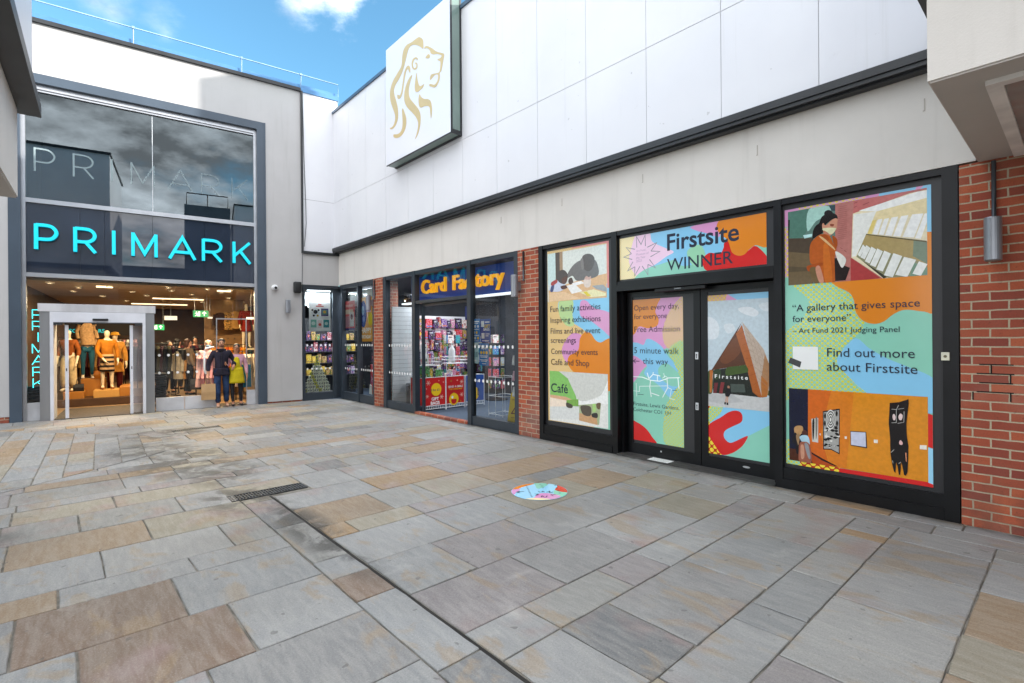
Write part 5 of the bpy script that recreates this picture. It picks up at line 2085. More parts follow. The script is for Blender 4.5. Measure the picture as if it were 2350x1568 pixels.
tag(MB().tube([(-.93, -.01, 3.82), (-.935, -.012, 3.4), (-.94, -.012, 3.0), (-.97, -.02, 2.95)], .006, 6).build('cable', M_CABLE, F=FL, base=(-.93, 0, 3)), 'short wall cable running down to the black loudspeaker', 'cable')
# ------------------------------------------------------------------ figures: people and shop mannequins
def skin_obj(name, pts, edges, radii, mat, parent=None, M4=None, sub=1, tint=None):
    me = bpy.data.meshes.new(name)
    me.from_pydata(pts, edges, [])
    o = bpy.data.objects.new(name, me)
    COL.objects.link(o)
    sk = o.modifiers.new('s', 'SKIN')
    sk.use_smooth_shade = True
    for i, r in enumerate(radii):
        v = me.skin_vertices[0].data[i]
        v.radius = (r, r) if not isinstance(r, tuple) else r
        v.use_root = (i == 0)
    if sub:
        o.modifiers.new('u', 'SUBSURF').levels = sub
    bpy.context.view_layer.update()
    dg = bpy.context.evaluated_depsgraph_get()
    nm = bpy.data.meshes.new_from_object(o.evaluated_get(dg))
    bpy.data.objects.remove(o)
    bpy.data.meshes.remove(me)
    nm.name = name
    nm.materials.clear()
    nm.materials.append(mat)
    nm.polygons.foreach_set('use_smooth', [True] * len(nm.polygons))
    q = bpy.data.objects.new(name, nm)
    COL.objects.link(q)
    if parent is not None:
        q.parent = parent
    elif M4 is not None:
        q.matrix_world = M4
    return q


POSE = dict(pelvis=(0, 0, .53), spine=(0, .004, .63), chest=(0, .0, .745), neckb=(0, .0, .815), neck=(0, -.004, .85),
            shl=(-.096, 0, .778), shr=(.096, 0, .778), ell=(-.135, .012, .63), elr=(.135, .012, .63), wrl=(-.135, -.045, .49), wrr=(.135, -.045, .49),
            hil=(-.052, 0, .50), hir=(.052, 0, .50), knl=(-.058, -.014, .285), knr=(.058, -.014, .285), anl=(-.06, .012, .05), anr=(.06, .012, .05),
            tol=(-.068, -.085, .018), tor=(.068, -.085, .018), head=(0, 0, 0))


class Figure:
    """one body on a joint skeleton (fractions of the height), with hair and clothes as parts"""

    def __init__(s, name, label, cat, pos, face, H, skin, pose=None, group=None, fingers=True, face_on=True, bare=None):
        s.H = H
        s.p = dict(POSE)
        s.p.update(pose or {})
        s.o = thing(name, label, cat, FW, (0, 0, 0), group=group)
        s.o.matrix_world = Matrix.Translation(pos) @ Matrix.Rotation(face, 4, 'Z')
        s.o['_base'] = (0.0, 0.0, 0.0)
        hx, hy, hz = s.p['head']
        nk = s.p['neck']
        HD = lambda x, y, z: (nk[0] + x + hx * (z / .1), nk[1] + y + hy * (z / .1), nk[2] + z)
        s.headc = HD(0, -.004, .065)
        names = ['pelvis', 'spine', 'chest', 'neckb', 'neck']
        pts = [s.p[n] for n in names]
        rad = [(.074, .055), (.066, .05), (.078, .054), (.04, .036), (.03, .03)]
        edges = [(0, 1), (1, 2), (2, 3), (3, 4)]

        def ext(chain, start, rs):
            i = start
            for c, r in zip(chain, rs):
                pts.append(c)
                rad.append(r)
                edges.append((i, len(pts) - 1))
                i = len(pts) - 1
            return i
        ext([HD(0, -.012, .03), HD(0, -.006, .07), HD(0, .004, .115)], 4, [(.036, .04), (.045, .054), (.03, .036)])
        if face_on:
            ext([HD(0, -.064, .055)], 6, [.007])
        for sd in 'lr':
            k = -1 if sd == 'l' else 1
            w = Vector(s.p['wr' + sd])
            e = Vector(s.p['el' + sd])
            d = (w - e).normalized()
            side = Vector((k, 0, 0))
            fwd = d.cross(side).normalized() * k
            palm = w + d * .045
            i = ext([s.p['sh' + sd], s.p['el' + sd], tuple(w), tuple(palm)], 2, [.037, .026, .017, (.012, .021)])
            if fingers:
                for f, (a, ln) in enumerate(((-.014, .042), (-.005, .048), (.005, .045), (.014, .036))):
                    b = palm + d * .018 + fwd * a
                    t = b + d * ln * .6 + side * -.004
                    u = t + d * ln * .35 - side * .014 * 1
                    ext([tuple(b), tuple(t), tuple(u)], i, [.0065, .0056, .0046])
                th = w + d * .02 - fwd * .022
                ext([tuple(th), tuple(th + d * .03 - fwd * .008)], i - 0, [.008, .006])
        for sd in 'lr':
            ext([s.p['hi' + sd], s.p['kn' + sd], s.p['an' + sd], s.p['to' + sd]], 0, [.052, .034, .022, (.02, .022)])
        s.body = skin_obj('body', [tuple(c * H for c in p) for p in pts], edges, [tuple(x * H for x in r) if isinstance(r, tuple) else r * H for r in rad], skin, s.o)

    def chain(s, name, names, radii, mat, edges=None, sub=1):
        P = [tuple(c * s.H for c in (s.p[n] if isinstance(n, str) else n)) for n in names]
        edges = edges or [(i, i + 1) for i in range(len(P) - 1)]
        return skin_obj(name, P, edges, [tuple(x * s.H for x in r) if isinstance(r, tuple) else r * s.H for r in radii], mat, s.o, sub=sub)

    def mixp(s, a, b, t):
        A, B = s.p[a], s.p[b]
        return tuple(x + (y - x) * t for x, y in zip(A, B))

    def top(s, mat, name='jacket', low=.52, fat=1.0, sleeve=.95, collar=True):
        px, py, _ = s.p['pelvis']
        names = [(px, py, low), s.p['spine'], s.p['chest'], (s.p['neckb'][0], s.p['neckb'][1], s.p['neckb'][2] - .003)]
        rad = [(.086 * fat, .066 * fat), (.080 * fat, .06 * fat), (.086 * fat, .062 * fat), (.052, .046)]
        if low < .51:
            rad[0] = (.104 * fat, .078 * fat)
        edges = [(0, 1), (1, 2), (2, 3)]
        for sd in 'lr':
            k = len(names)
            names += [s.p['sh' + sd], s.p['el' + sd], s.mixp('el' + sd, 'wr' + sd, sleeve)]
            rad += [.046 * fat, .034 * fat, .026 * fat]
            edges += [(2, k), (k, k + 1), (k + 1, k + 2)]
        j = s.chain(name, names, rad, mat, edges)
        return j

    def trousers(s, mat, name='trousers', wide=1.0, low=1.0, hi=.515):
        names = [(s.p['pelvis'][0], s.p['pelvis'][1], hi)]
        rad = [(.062, .056)]
        edges = []
        for sd in 'lr':
            k = len(names)
            names += [s.p['hi' + sd], s.p['kn' + sd], s.mixp('kn' + sd, 'an' + sd, low)]
            rad += [.058, .043 * wide, .033 * wide * wide]
            edges += [(0, k), (k, k + 1), (k + 1, k + 2)]
        return s.chain(name, names, rad, mat, edges)

    def shoes(s, mat, sole=None):
        for sd in 'lr':
            a, t = Vector(s.p['an' + sd]), Vector(s.p['to' + sd])
            h = Vector((a.x, a.y + .012, t.z + .004))
            s.chain('shoe', [tuple(h), tuple(h.lerp(t, .5) + Vector((0, 0, .006))), tuple(t + Vector((0, -.012, .002)))], [(.028, .024), (.027, .024), (.024, .018)], mat)

    def tail(s, mat, name, z0, z1, r0, r1, sy=.75, flare=None):
        """skirt or dress below the waist"""
        m = MB()
        px, py, _ = s.p['pelvis']
        n = 6
        prof = [((r0 + (r1 - r0) * (i / n) ** (flare or 1)) * s.H, (z0 + (z1 - z0) * i / n) * s.H) for i in range(n + 1)]
        m.lathe(prof[::-1] if z1 < z0 else prof, px * s.H, py * s.H, 18, 0, sy)
        return m.build(name, mat, s.o, smooth=True)

    def hair(s, mat, down=.02, back=.02, name='hair'):
        m = MB()
        c = Vector(s.headc) * s.H
        m.ball((c.x, c.y + .018 * s.H, c.z + .030 * s.H), (.05 * s.H, .050 * s.H, .042 * s.H), seg=14, rings=10)
        if down > .03:
            m.ball((c.x, c.y + .03 * s.H, c.z - down * .5 * s.H), (.046 * s.H, .032 * s.H, (.04 + down * .6) * s.H), seg=12, rings=8)
        return m.build(name, mat, s.o, smooth=True)

    def features(s, iris, lips, beard=None):
        c = Vector(s.headc) * s.H
        for k in (-1, 1):
            m = MB()
            m.ball((c.x + k * .018 * s.H, c.y - .047 * s.H, c.z + .004 * s.H), (.0075 * s.H, .006 * s.H, .005 * s.H), seg=8, rings=6)
            m.build('eye', iris, s.o, smooth=True)
            m = MB()
            m.ball((c.x + k * .018 * s.H, c.y - .05 * s.H, c.z + .017 * s.H), (.012 * s.H, .006 * s.H, .003 * s.H), seg=8, rings=6)
            m.build('eyebrow', iris, s.o, smooth=True)
            m = MB()
            m.ball((c.x + k * .047 * s.H, c.y + .006 * s.H, c.z), (.006 * s.H, .012 * s.H, .018 * s.H), seg=8, rings=6)
            m.build('ear', s.body.data.materials[0], s.o, smooth=True)
        m = MB()
        m.ball((c.x, c.y - .05 * s.H, c.z - .033 * s.H), (.014 * s.H, .006 * s.H, .004 * s.H), seg=8, rings=6)
        m.build('mouth', lips, s.o, smooth=True)
        if beard:
            m = MB()
            m.ball((c.x, c.y - .016 * s.H, c.z - .036 * s.H), (.037 * s.H, .034 * s.H, .020 * s.H), seg=12, rings=8)
            m.build('beard', beard, s.o, smooth=True)


def cloth(name, col, var=.15, vs=9, bump=.3):
    return M(name, col, .85, spec=.2, var=var, vscale=vs, bump=bump, bscale=28)


TO_CAM = lambda p: math.atan2(p.x, -p.y) * -1 if False else math.atan2(-p.x, p.y) * 0 + math.atan2(p.x, p.y) * -1
FACE_L = math.atan2(nL.y, nL.x) + pi / 2          # faces straight out of the left store


def ground_at(x, y, z=0.0):
    u, v = uv(x, y)
    Z = (EYE - z) / v
    return Vector((u * Z, Z, z))


SK1 = M('warm brown skin', '#bd8768', .55, var=.05)
SK2 = M('light skin', '#d9a184', .55, var=.05)
HAIRD = M('black hair', '#15110f', .5, var=.3, vscale=30)
DARKP = M('dark feature', '#1c1412', .5)
LIPS = M('lip colour', '#8d4a44', .5)

# --- man stepping out of the second doorway with a paper carrier bag
gp = ground_at(509, 934)
gp.z = 0
MAN_FACE = FACE_L * 0 + math.atan2(-gp.x, gp.y) * -1 + .25
man = Figure('person', 'man in dark padded jacket and jeans stepping out with a paper carrier bag', 'person', gp, math.atan2(gp.x, gp.y) * -1 + .05, 1.66, SK1,
             dict(ell=(-.165, .0, .63), wrl=(-.165, -.03, .50), elr=(.165, .02, .64), wrr=(.15, -.075, .59), knl=(-.052, -.03, .28), anl=(-.045, -.03, .05), tol=(-.05, -.13, .018), knr=(.058, .015, .29), anr=(.062, .06, .055), tor=(.075, -.03, .018), neck=(0, -.012, .85)))
man.hair(HAIRD, .02)
man.features(DARKP, LIPS, M('stubble', '#6b4938', .8))
jk = man.top(cloth('padded jacket', '#2b2834', .3, 3.5), 'jacket', .475, 1.06)
man.tail(MATS['padded jacket'], 'jacket_hem', .56, .455, .100, .109, .76)
m = MB()
h_ = man.H
m.box(-.004, .004, -.137, -.112, .47 * h_, .80 * h_)
m.build('zip', M_BLACKP, man.o)
m = MB()
m.lathe([(.060 * h_, .79 * h_), (.062 * h_, .82 * h_), (.052 * h_, .838 * h_)], 0, .004, 16, 0, .85)
m.build('collar', cloth('jacket collar', '#1f1d24'), man.o, smooth=True)
man.trousers(M('blue jeans', '#2a3c5c', .85, spec=.2, var=.4, vscale=5, bump=.3, bscale=40), 'jeans', 1.06)
man.shoes(M('tan shoes', '#b5917a', .7))
bagc = Vector((-.20 * h_, -.06, .30 * h_))


def carrier(name, label, pos, rot, w, h, dpt, mat, handle, group=None):
    o = thing(name, label, 'bag', FW, (0, 0, 0), group=group)
    o.matrix_world = Matrix.Translation(pos) @ Matrix.Rotation(rot, 4, 'Z')
    m = MB()
    a, b, t = w / 2, dpt / 2, .9
    vs = [(-a, -b, 0), (a, -b, 0), (a, b, 0), (-a, b, 0), (-a * .97, -b * .55, h), (a * .97, -b * .55, h), (a * .97, b * .55, h), (-a * .97, b * .55, h),
          (-a, -b * 1.1, h * .5), (a, -b * 1.1, h * .5), (a, b * 1.1, h * .5), (-a, b * 1.1, h * .5)]
    m.add(vs, [(3, 2, 1, 0), (0, 1, 9, 8), (8, 9, 5, 4), (1, 2, 10, 9), (9, 10, 6, 5), (2, 3, 11, 10), (10, 11, 7, 6), (3, 0, 8, 11), (11, 8, 4, 7)])
    m.build('bag_body', mat, o)
    for s_ in (-1, 1):
        m = MB()
        m.tube([(-a * .4, s_ * b * .5, h - .01), (-a * .32, s_ * b * .2, h + .11), (0, 0, h + .15), (a * .32, s_ * b * .2, h + .11), (a * .4, s_ * b * .5, h - .01)], .006, 6)
        m.build('handle', handle, o, smooth=True)
    return o


KRAFT = M('brown kraft paper', '#b08d62', .8, var=.1, bump=.2, bscale=12)
wl_ = man.o.matrix_world @ Vector(tuple(c * h_ for c in (-.165, -.042, .425)))
carrier('carrier_bag', 'brown paper carrier bag held in the hand of the man in the dark jacket', (wl_.x, wl_.y, wl_.z - .135 - .37), man.o.matrix_world.to_euler().z, .29, .37, .13, KRAFT, KRAFT)

# --- woman in a yellow dress at his arm
gp = ground_at(543, 931)
gp.z = 0
wo = Figure('person', "woman in yellow dress, pink cardigan and black leggings on the man's arm", 'person', gp, math.atan2(gp.x, gp.y) * -1 + .1, 1.53, M('brown skin', '#ad795c', .55, var=.05),
            dict(wrl=(-.150, -.075, .66), ell=(-.125, .03, .625), elr=(.14, .02, .63), wrr=(.145, -.02, .49), head=(.01, -.004, 0), anl=(-.05, -.015, .05), tol=(-.055, -.11, .018)))
wo.hair(HAIRD, .09)
wo.features(DARKP, LIPS)
YEL = cloth('mustard yellow cloth', '#c0ad1e', .12, 6)
wo.top(cloth('pink knit', '#d3a0ae', .1), 'cardigan', .56, 1.0)
wo.chain('dress', [(0, 0, .56), (0, -.02, .64), (0, -.024, .73), (0, -.02, .785)], [(.082, .064), (.070, .060), (.06, .060), (.034, .04)], YEL)
wo.tail(YEL, 'dress_skirt', .61, .36, .088, .125, .78)
wo.trousers(M('black leggings', '#131216', .8), 'leggings', .86, 1.0, .46)
wo.shoes(M('black trainers', '#1b1b1f', .6))

# --- masked woman just behind them
gp = at(478, 800, 13.2)
gp.z = .005
w2 = Figure('person', 'grey haired woman in pink coat and blue face mask behind the man', 'person', gp, math.atan2(gp.x, gp.y) * -1, 1.62, SK2, fingers=False)
w2.hair(M('ash grey hair', '#b8a9a6', .7, var=.2, vscale=20), .05)
w2.features(DARKP, LIPS)
w2.top(cloth('pale pink coat', '#d9aab4', .1), 'coat', .42, 1.25)
w2.tail(cloth('pale pink coat', '#d9aab4'), 'coat_skirt', .46, .36, .105, .125, .8)
w2.trousers(M('dark slacks', '#24222a', .85), 'trousers')
w2.shoes(M_BLACKP)
m = MB()
c = Vector(w2.headc) * w2.H
m.ball((c.x, c.y - .035 * w2.H, c.z - .024 * w2.H), (.036 * w2.H, .026 * w2.H, .026 * w2.H))
m.build('face_mask', M('blue face mask', '#8fb0d6', .8), w2.o, smooth=True)
hb = w2.o.matrix_world @ Vector((-.24, -.06, .34))
carrier('handbag', 'dark navy handbag hanging beside the pink coat inside the store', hb, .1, .30, .27, .14, M('navy handbag', '#22252f', .6), M_BLACKP)

# --- shoppers deeper in the hall
for i, (x, Z, H, lab, tcol, bcol, hcol, turn) in enumerate((
        (388, 15.5, 1.60, 'shopper in a black coat far inside the hall, left behind the dotted pane', '#17161a', '#1d1d22', '#2c211c', 1.2),
        (431, 14.9, 1.66, 'shopper in pale top with black rucksack straps inside the hall', '#7d6a58', '#15151a', '#5a3a2c', 2.6),
        (408, 16.5, 1.66, 'shopper in a dark coat seen from behind between two others inside the hall', '#2a2523', '#26242a', '#1d1714', 3.1),
        (449, 18.0, 1.74, 'shopper in a red jacket at the back of the hall', '#8f1c22', '#1d1d22', '#14110f', .4))):
    gp = at(x, 780, Z)
    gp.z = .005
    f = Figure('person', lab, 'person', gp, turn, H, SK2, fingers=False, face_on=True)
    f.hair(M('shopper hair ' + hcol, hcol, .6), .05)
    f.top(cloth('shopper top ' + tcol, tcol), 'coat', .45, 1.1)
    f.trousers(cloth('shopper legs ' + bcol, bcol), 'trousers')
    f.shoes(M_BLACKP)
    if i == 1:
        m = MB()
        m.bbox(-.14, .14, .10, .24, .60 * H, .80 * H, b=.04)
        m.build('rucksack', M_BLACKP, f.o, smooth=True)

COATM = {}


def coat_mesh(name, mat, w=.44, h=.8, sleeves=True):
    m = MB()
    prof = [(.5, 0), (.48, .12), (.44, .4), (.43, .7), (.46, .86), (.34, .93), (.12, 1.0)]
    n = 10
    vs, fs = [], []
    for r, t in prof:
        for k in range(n):
            a = 2 * pi * k / n
            wob = 1 + .12 * sin(3 * a + t * 5)
            vs.append((cos(a) * r * w * wob, sin(a) * (.045 + .035 * (1 - t)) * wob, (t - 1) * h))
    for i in range(len(prof) - 1):
        for k in range(n):
            fs.append((i * n + k, i * n + (k + 1) % n, (i + 1) * n + (k + 1) % n, (i + 1) * n + k))
    m.add(vs, fs)
    if sleeves:
        for sx in (-1, 1):
            m.tube([(sx * w * .40, 0, -.11 * h), (sx * w * .52, .01, -.4 * h), (sx * w * .54, -.01, -.72 * h)], [.05, .045, .04], 8)
    return m


# ------------------------------------------------------------------ display inside the entrance
WOOD = M('honey wood', '#b3762d', .45, var=.15, vscale=2, streak=True)
WOODL = M('pale wood', '#cf9d55', .45, var=.1, vscale=2, streak=True)
FLI = FL.inverted()


def inst(x, y, Z):
    """point seen at pixel x at distance Z, in the frame of the left wall"""
    p = FLI @ at(x, y, Z)
    return p


a, b = inst(118, 800, 12.9), inst(326, 800, 14.5)
o = thing('display_platform', 'low dark brown display platform behind the store entrance', 'platform', FL, (-5.0, 2.2, 0))
m = MB()
PY = 2.25
m.bbox(-6.2, -3.75, PY, PY + 2.6, .006, .19, b=.01)
m.build('platform_body', M('dark brown platform', '#4c3421', .5, var=.15), o)


def plinth(label, x0, x1, y0, y1, z0, z1, mat):
    o = thing('display_plinth', label, 'plinth', FL, ((x0 + x1) / 2, y0, z0), group='wooden plinths under the mannequins')
    m = MB()
    m.bbox(x0, x1, y0, y1, z0, z1, b=.006)
    m.build('box', mat, o)
    return o


def xat(px, y):
    """x along the left wall of what shows at pixel px, at depth y behind it"""
    u, _ = uv(px, 850)
    ray = Vector((u, 1, 0))
    k = (C - nL * y).dot(nL) / ray.dot(nL)
    return (FLI @ (ray * k)).x


plinth('low honey wood plinth under the mannequin in wide cream trousers', xat(145, 2.4), xat(193, 2.4), 2.35, 2.95, .191, .36, WOOD)
plinth('tall honey wood plinth in the middle of the entrance display', xat(183, 2.9), xat(241, 2.9), 2.97, 3.5, .191, .62, WOOD)
plinth('pale wood plinth at the front of the entrance display', xat(214, 2.4), xat(274, 2.4), 2.35, 2.95, .191, .37, WOODL)
plinth('low honey wood plinth at the right end of the entrance display', xat(274.5, 2.5), xat(298, 2.5), 2.4, 3.6, .191, .42, WOOD)
MANQ = M('cream mannequin', '#dccdaf', .35, var=.04)


def mannequin(label, px, y, z, H, pose=None, turn=0.0):
    p = FL @ Vector((xat(px, y), y, z))
    return Figure('mannequin', label, 'mannequin', p, math.atan2(p.x, p.y) * -1 + turn, H, MANQ, pose, group='dressed mannequins in the entrance', fingers=True, face_on=False)


q_ = mannequin('mannequin in a rust blouse and wide cream trousers on the left plinth', 158, 2.62, .362, 1.56, turn=-.5)
q_.top(cloth('rust blouse', '#8a4a1c'), 'blouse', .51, 1.0, .6)
q_.trousers(cloth('cream trousers', '#c9b48c'), 'trousers', 1.32, .97, .56)
q_ = mannequin('headless looking mannequin with a fleece coat thrown over its raised arms, in teal leggings', 201, 3.2, .622, 1.52, dict(ell=(-.09, -.03, .90), wrl=(-.02, -.04, 1.0), elr=(.11, -.03, .86), wrr=(.06, -.04, .97)))
q_.top(cloth('black knit', '#15151a'), 'jumper', .55, 1.0)
m = MB()
H = q_.H
m = coat_mesh('c', None, .35, .58)
m.v = [(v[0] + .02 * sin(v[2] * 9), v[1] * 1.6 - .03, v[2] + .96 * H) for v in m.v]
m.build('coat', cloth('oatmeal fleece', '#b99468', .15, 20, .6), q_.o, smooth=True)
q_.trousers(M('teal leggings', '#17566b', .8), 'leggings', .82)
q_.shoes(M('white trainers', '#cfc6bb', .6))
q_ = mannequin('mannequin in a mustard jumper and a black and cream striped skirt', 246, 2.62, .372, 1.55, dict(wrl=(-.06, -.09, .50), ell=(-.135, -.03, .62)), turn=.1)
q_.top(cloth('mustard jumper', '#b06d1c'), 'jumper', .505, 1.0)


def striped():
    m, t = newmat('striped skirt')
    s = t.node('ShaderNodeSeparateXYZ')
    t.put(t.obj, s.inputs[0])
    f = t.math('FRACT', t.math('MULTIPLY', s.outputs[2], 9.0))
    t.put(t.mix(t.math('GREATER_THAN', f, .5), lin('#1c1512'), lin('#b39068')), t.b.inputs['Base Color'])
    t.b.inputs['Roughness'].default_value = .9
    return m


q_.tail(striped(), 'skirt', .57, .29, .088, .100, .82)
q_.shoes(M('tan boots', '#8d5a2c', .6))
q_ = mannequin('mannequin in a yellow bucket hat and long sand coat behind the striped skirt', 264, 3.3, .20, 1.68, turn=.2)
q_.top(cloth('sand coat', '#c28a3c'), 'coat', .40, 1.12)
q_.tail(cloth('sand coat', '#c28a3c'), 'coat_skirt', .5, .34, .1, .125, .75)
q_.trousers(cloth('maroon trousers', '#4d1216'), 'trousers', 1.1)
m = MB()
c = Vector(q_.headc) * q_.H
m.lathe([(.075 * 1.7, c.z + .01), (.055 * 1.7, c.z + .03), (.046 * 1.7, c.z + .085), (.02, c.z + .1)], c.x, c.y, 18)
m.build('hat', cloth('yellow hat', '#c8902a'), q_.o, smooth=True)
# small goods on the plinths
p = FL @ Vector((xat(180, 2.5), 2.55, .363))
carrier('shoulder_bag', 'small black box bag standing on the left plinth', p, FACE_L, .2, .18, .1, M_BLACKP, M_BLACKP)
p = FL @ Vector((xat(226, 3.1), 3.15, .622))
carrier('shoulder_bag', 'orange bag standing on the tall middle plinth', p, FACE_L, .2, .2, .1, M('orange leather', '#c67a1a', .5), M('orange leather', '#c67a1a'))

# ------------------------------------------------------------------ rails of clothes
def rail_of(label_rail, label_coat, group, F, pos, rot, n, step, mats, w=.42, h=.8, zr=1.6, cat='coat', name='hanging_coat'):
    """a rail on two uprights with garments on hangers"""
    B = F @ Matrix.Translation(pos) @ Matrix.Rotation(rot, 4, 'Z')
    L = n * step
    o = thing('clothes_rail', label_rail, 'clothes rail')
    o.matrix_world = B
    o['_base'] = (0.0, 0.0, 0.0)
    m = MB()
    m.tube([(0, -.02, .006), (0, -.02, zr), (0, L, zr), (0, L, .006)], .014, 8)
    m.build('rail', M('black steel rail', '#1c1c1e', .4, metal=.4), o)
    m = MB()
    m.box(-.2, .2, -.04, 0, .006, .03)
    m.box(-.2, .2, L - .02, L + .02, .006, .03)
    m.build('foot', MATS['black steel rail'], o)
    first = {}
    for k in range(n):
        mt = mats[k % len(mats)]
        M4 = B @ Matrix.Translation((0, (k + .5) * step, zr - .07)) @ Matrix.Rotation(random.uniform(-.16, .16), 4, 'Z')
        lb = label_coat
        if mt.name not in first:
            r = bpy.data.objects.new(name, None)
            COL.objects.link(r)
            r.matrix_world = M4
            tag(r, lb, cat, group)
            r['_base'] = (0.0, 0.0, 0.0)
            coat_mesh(name, mt, w, h).build('garment', mt, r, smooth=True)
            hm = MB()
            hm.tube([(-w * .38, 0, -.03), (0, 0, .0), (w * .38, 0, -.03)], .007, 6)
            hm.tube([(0, 0, 0), (0, 0, .05), (.012, 0, .075), (0, 0, .09)], .004, 6)
            hm.build('hanger', M_BLACKP, r)
            first[mt.name] = r
        else:
            dup(first[mt.name], M4, lb, group)
    return o


RUST = [cloth('rust coat', '#a5441a'), cloth('orange coat', '#bf6a1c'), cloth('amber coat', '#c98a2e')]
CREAM = [cloth('ivory coat', '#d8cfc0'), cloth('oat coat', '#cfc0a6'), cloth('off white coat', '#e2dcd0')]
PINKS = [cloth('blush coat', '#dcb3ba'), cloth('pale rose coat', '#d99aa5')]
rail_of('black rail of rust and orange coats above the doorway display', 'rust or orange coat on the black rail behind the doorway', 'rust and orange coats on one rail', FL, (xat(470, 2.6), 2.6, 0), -pi / 2 - .12, 12, .085, RUST, .42, .75, 1.46)
rail_of('black rail of ivory coats to the right inside the doorway', 'ivory or oat coat on the black rail inside the doorway', 'ivory coats on one rail', FL, (xat(543, 1.6), 1.6, 0), -pi / 2 - .15, 8, .095, CREAM, .42, .86, 1.28)
rail_of('black rail of blush coats left of the doorway', 'blush pink coat on the rail left of the doorway', 'blush coats on one rail', FL, (xat(452, 1.3), 1.35, 0), -pi / 2, 5, .09, PINKS, .42, .8, 1.28)
rail_of('low black rail of dark coats deep in the hall', 'dark coat on the rail deep in the hall', 'dark coats deep in the hall', FL, (xat(290, 4.6), 4.6, 0), -pi / 2 - .1, 14, .09, [cloth('plum coat', '#33191f'), cloth('black coat', '#141216'), cloth('olive coat', '#33301e')], .45, .95, 1.5)
rail_of('black rail of brown coats at the back left of the hall', 'brown coat on the rail at the back left of the hall', 'brown coats at the back', FL, (xat(140, 5.2), 5.2, 0), -pi / 2, 14, .1, [cloth('brown coat', '#5c3417'), cloth('sand jacket', '#9a7440'), cloth('maroon coat', '#46161a')], .45, .95, 1.6)
rail_of('black rail of mixed coats deep behind the dotted pane', 'mixed dark coat on the rail behind the dotted pane', 'mixed coats behind the dotted pane', FL, (xat(372, 6.0), 6.0, 0), -pi / 2, 18, .1, [cloth('navy coat', '#1c2130'), cloth('wine coat', '#4e161c'), cloth('grey coat', '#4a4846'), cloth('black coat', '#141216')], .45, .95, 1.5)
rail_of('black rail of grey and tan jackets beside the hall column', 'grey or tan jacket on the rail beside the hall column', 'grey and tan jackets', FL, (xat(405, 3.6), 3.7, 0), -pi / 2 + .5, 12, .09, [cloth('stone jacket', '#a39a8a'), cloth('tan jacket', '#a87a42'), cloth('charcoal jacket', '#2c2b2e')], .42, .8, 1.35)
rail_of('black rail of bright tops far back in the hall', 'bright top on the rail far back in the hall', 'bright tops far back', FL, (xat(430, 7.5), 7.5, 0), -pi / 2, 20, .1, [cloth('scarlet top', '#a3262a'), cloth('white top', '#d5d2ca'), cloth('ochre top', '#b57d22'), cloth('teal top', '#1f5f6a')], .45, .8, 1.5)
rail_of('black rail of pale shirts at the far left of the hall', 'pale shirt on the rail at the far left of the hall', 'pale shirts far left', FL, (xat(130, 7.0), 7.0, 0), -pi / 2, 20, .1, [cloth('pale shirt', '#c9bfae'), cloth('rose shirt', '#b98085'), cloth('white top', '#d5d2ca')], .45, .8, 1.7)
# garments shown high on the inner wall
o = thing('wall_display', 'pale wooden wall board with a row of pegs behind the rust coats', 'display board', FL, (xat(505, 3.4), 3.5, 1.3))
m = MB()
m.box(xat(470, 3.6), xat(560, 3.6), 3.6, 3.66, .006, 2.8)
m.build('board', M('tan shop board', '#8f6a3d', .6), o)
m = MB()
for k in range(8):
    x = xat(475, 3.6) + k * .18
    m.tube([(x, 3.6, 1.62), (x, 3.45, 1.64)], .01, 6)
m.build('pegs', M_BLACKP, o)
for (px, z, mt, lb, y) in ((523, 2.42, M('leopard cloth', '#a2793a', .8, var=.75, vscale=26), 'leopard print shirt hung high on the board above the rust coats', 3.3), (541, 2.45, cloth('tan cloth', '#b58a4c'), 'tan shirt hung high on the board, right of the leopard print', 3.3), (508, 2.4, cloth('dark brown knit', '#3a2417'), 'dark brown shirt hung high at the left of the board', 3.3)):
    r = bpy.data.objects.new('hanging_shirt', None)
    COL.objects.link(r)
    r.matrix_world = FL @ Matrix.Translation((xat(px, y), y, z))
    tag(r, lb, 'shirt')
    r['_base'] = (0.0, 0.0, 0.0)
    coat_mesh('t', mt, .34, .52).build('garment', mt, r, smooth=True)
q_ = mannequin('headless style mannequin in a dark red coat standing high on a shelf to the right', 566, 2.9, 1.35, 1.35, turn=.2)
q_.top(cloth('dark red coat', '#7a2016'), 'coat', .38, 1.15)
q_.tail(cloth('dark red coat', '#7a2016'), 'coat_skirt', .48, .36, .1, .115, .75)
o = thing('wall_shelf', 'pale shelf carrying the mannequin in the dark red coat', 'shelf', FL, (xat(566, 2.9), 2.9, 1.28))
m = MB()
m.box(xat(548, 2.9), -.99, 2.7, 3.3, 1.30, 1.345)
m.build('board', M('shelf strip', '#d9c9a8', .5), o)
m = MB()
m.box(-1.03, -.99, 2.72, 3.28, 1.1, 1.30)
m.build('bracket', M_BLACKP, o)
o = thing('price_stand', 'tall teal card stand beside the doorway of the glass store', 'sign stand', FL, (-2.33, .22, 0))
m = MB()
m.box(-2.36, -2.10, .28, .31, .42, .98)
m.build('board', M('teal board', '#0f7f9c', .5, var=.03), o)
m = MB()
m.tube([(-2.29, .33, .006), (-2.29, .33, .9)], .012, 8)
m.box(-2.4, -2.18, .30, .40, .006, .02)
m.build('stand', M_ALU, o)


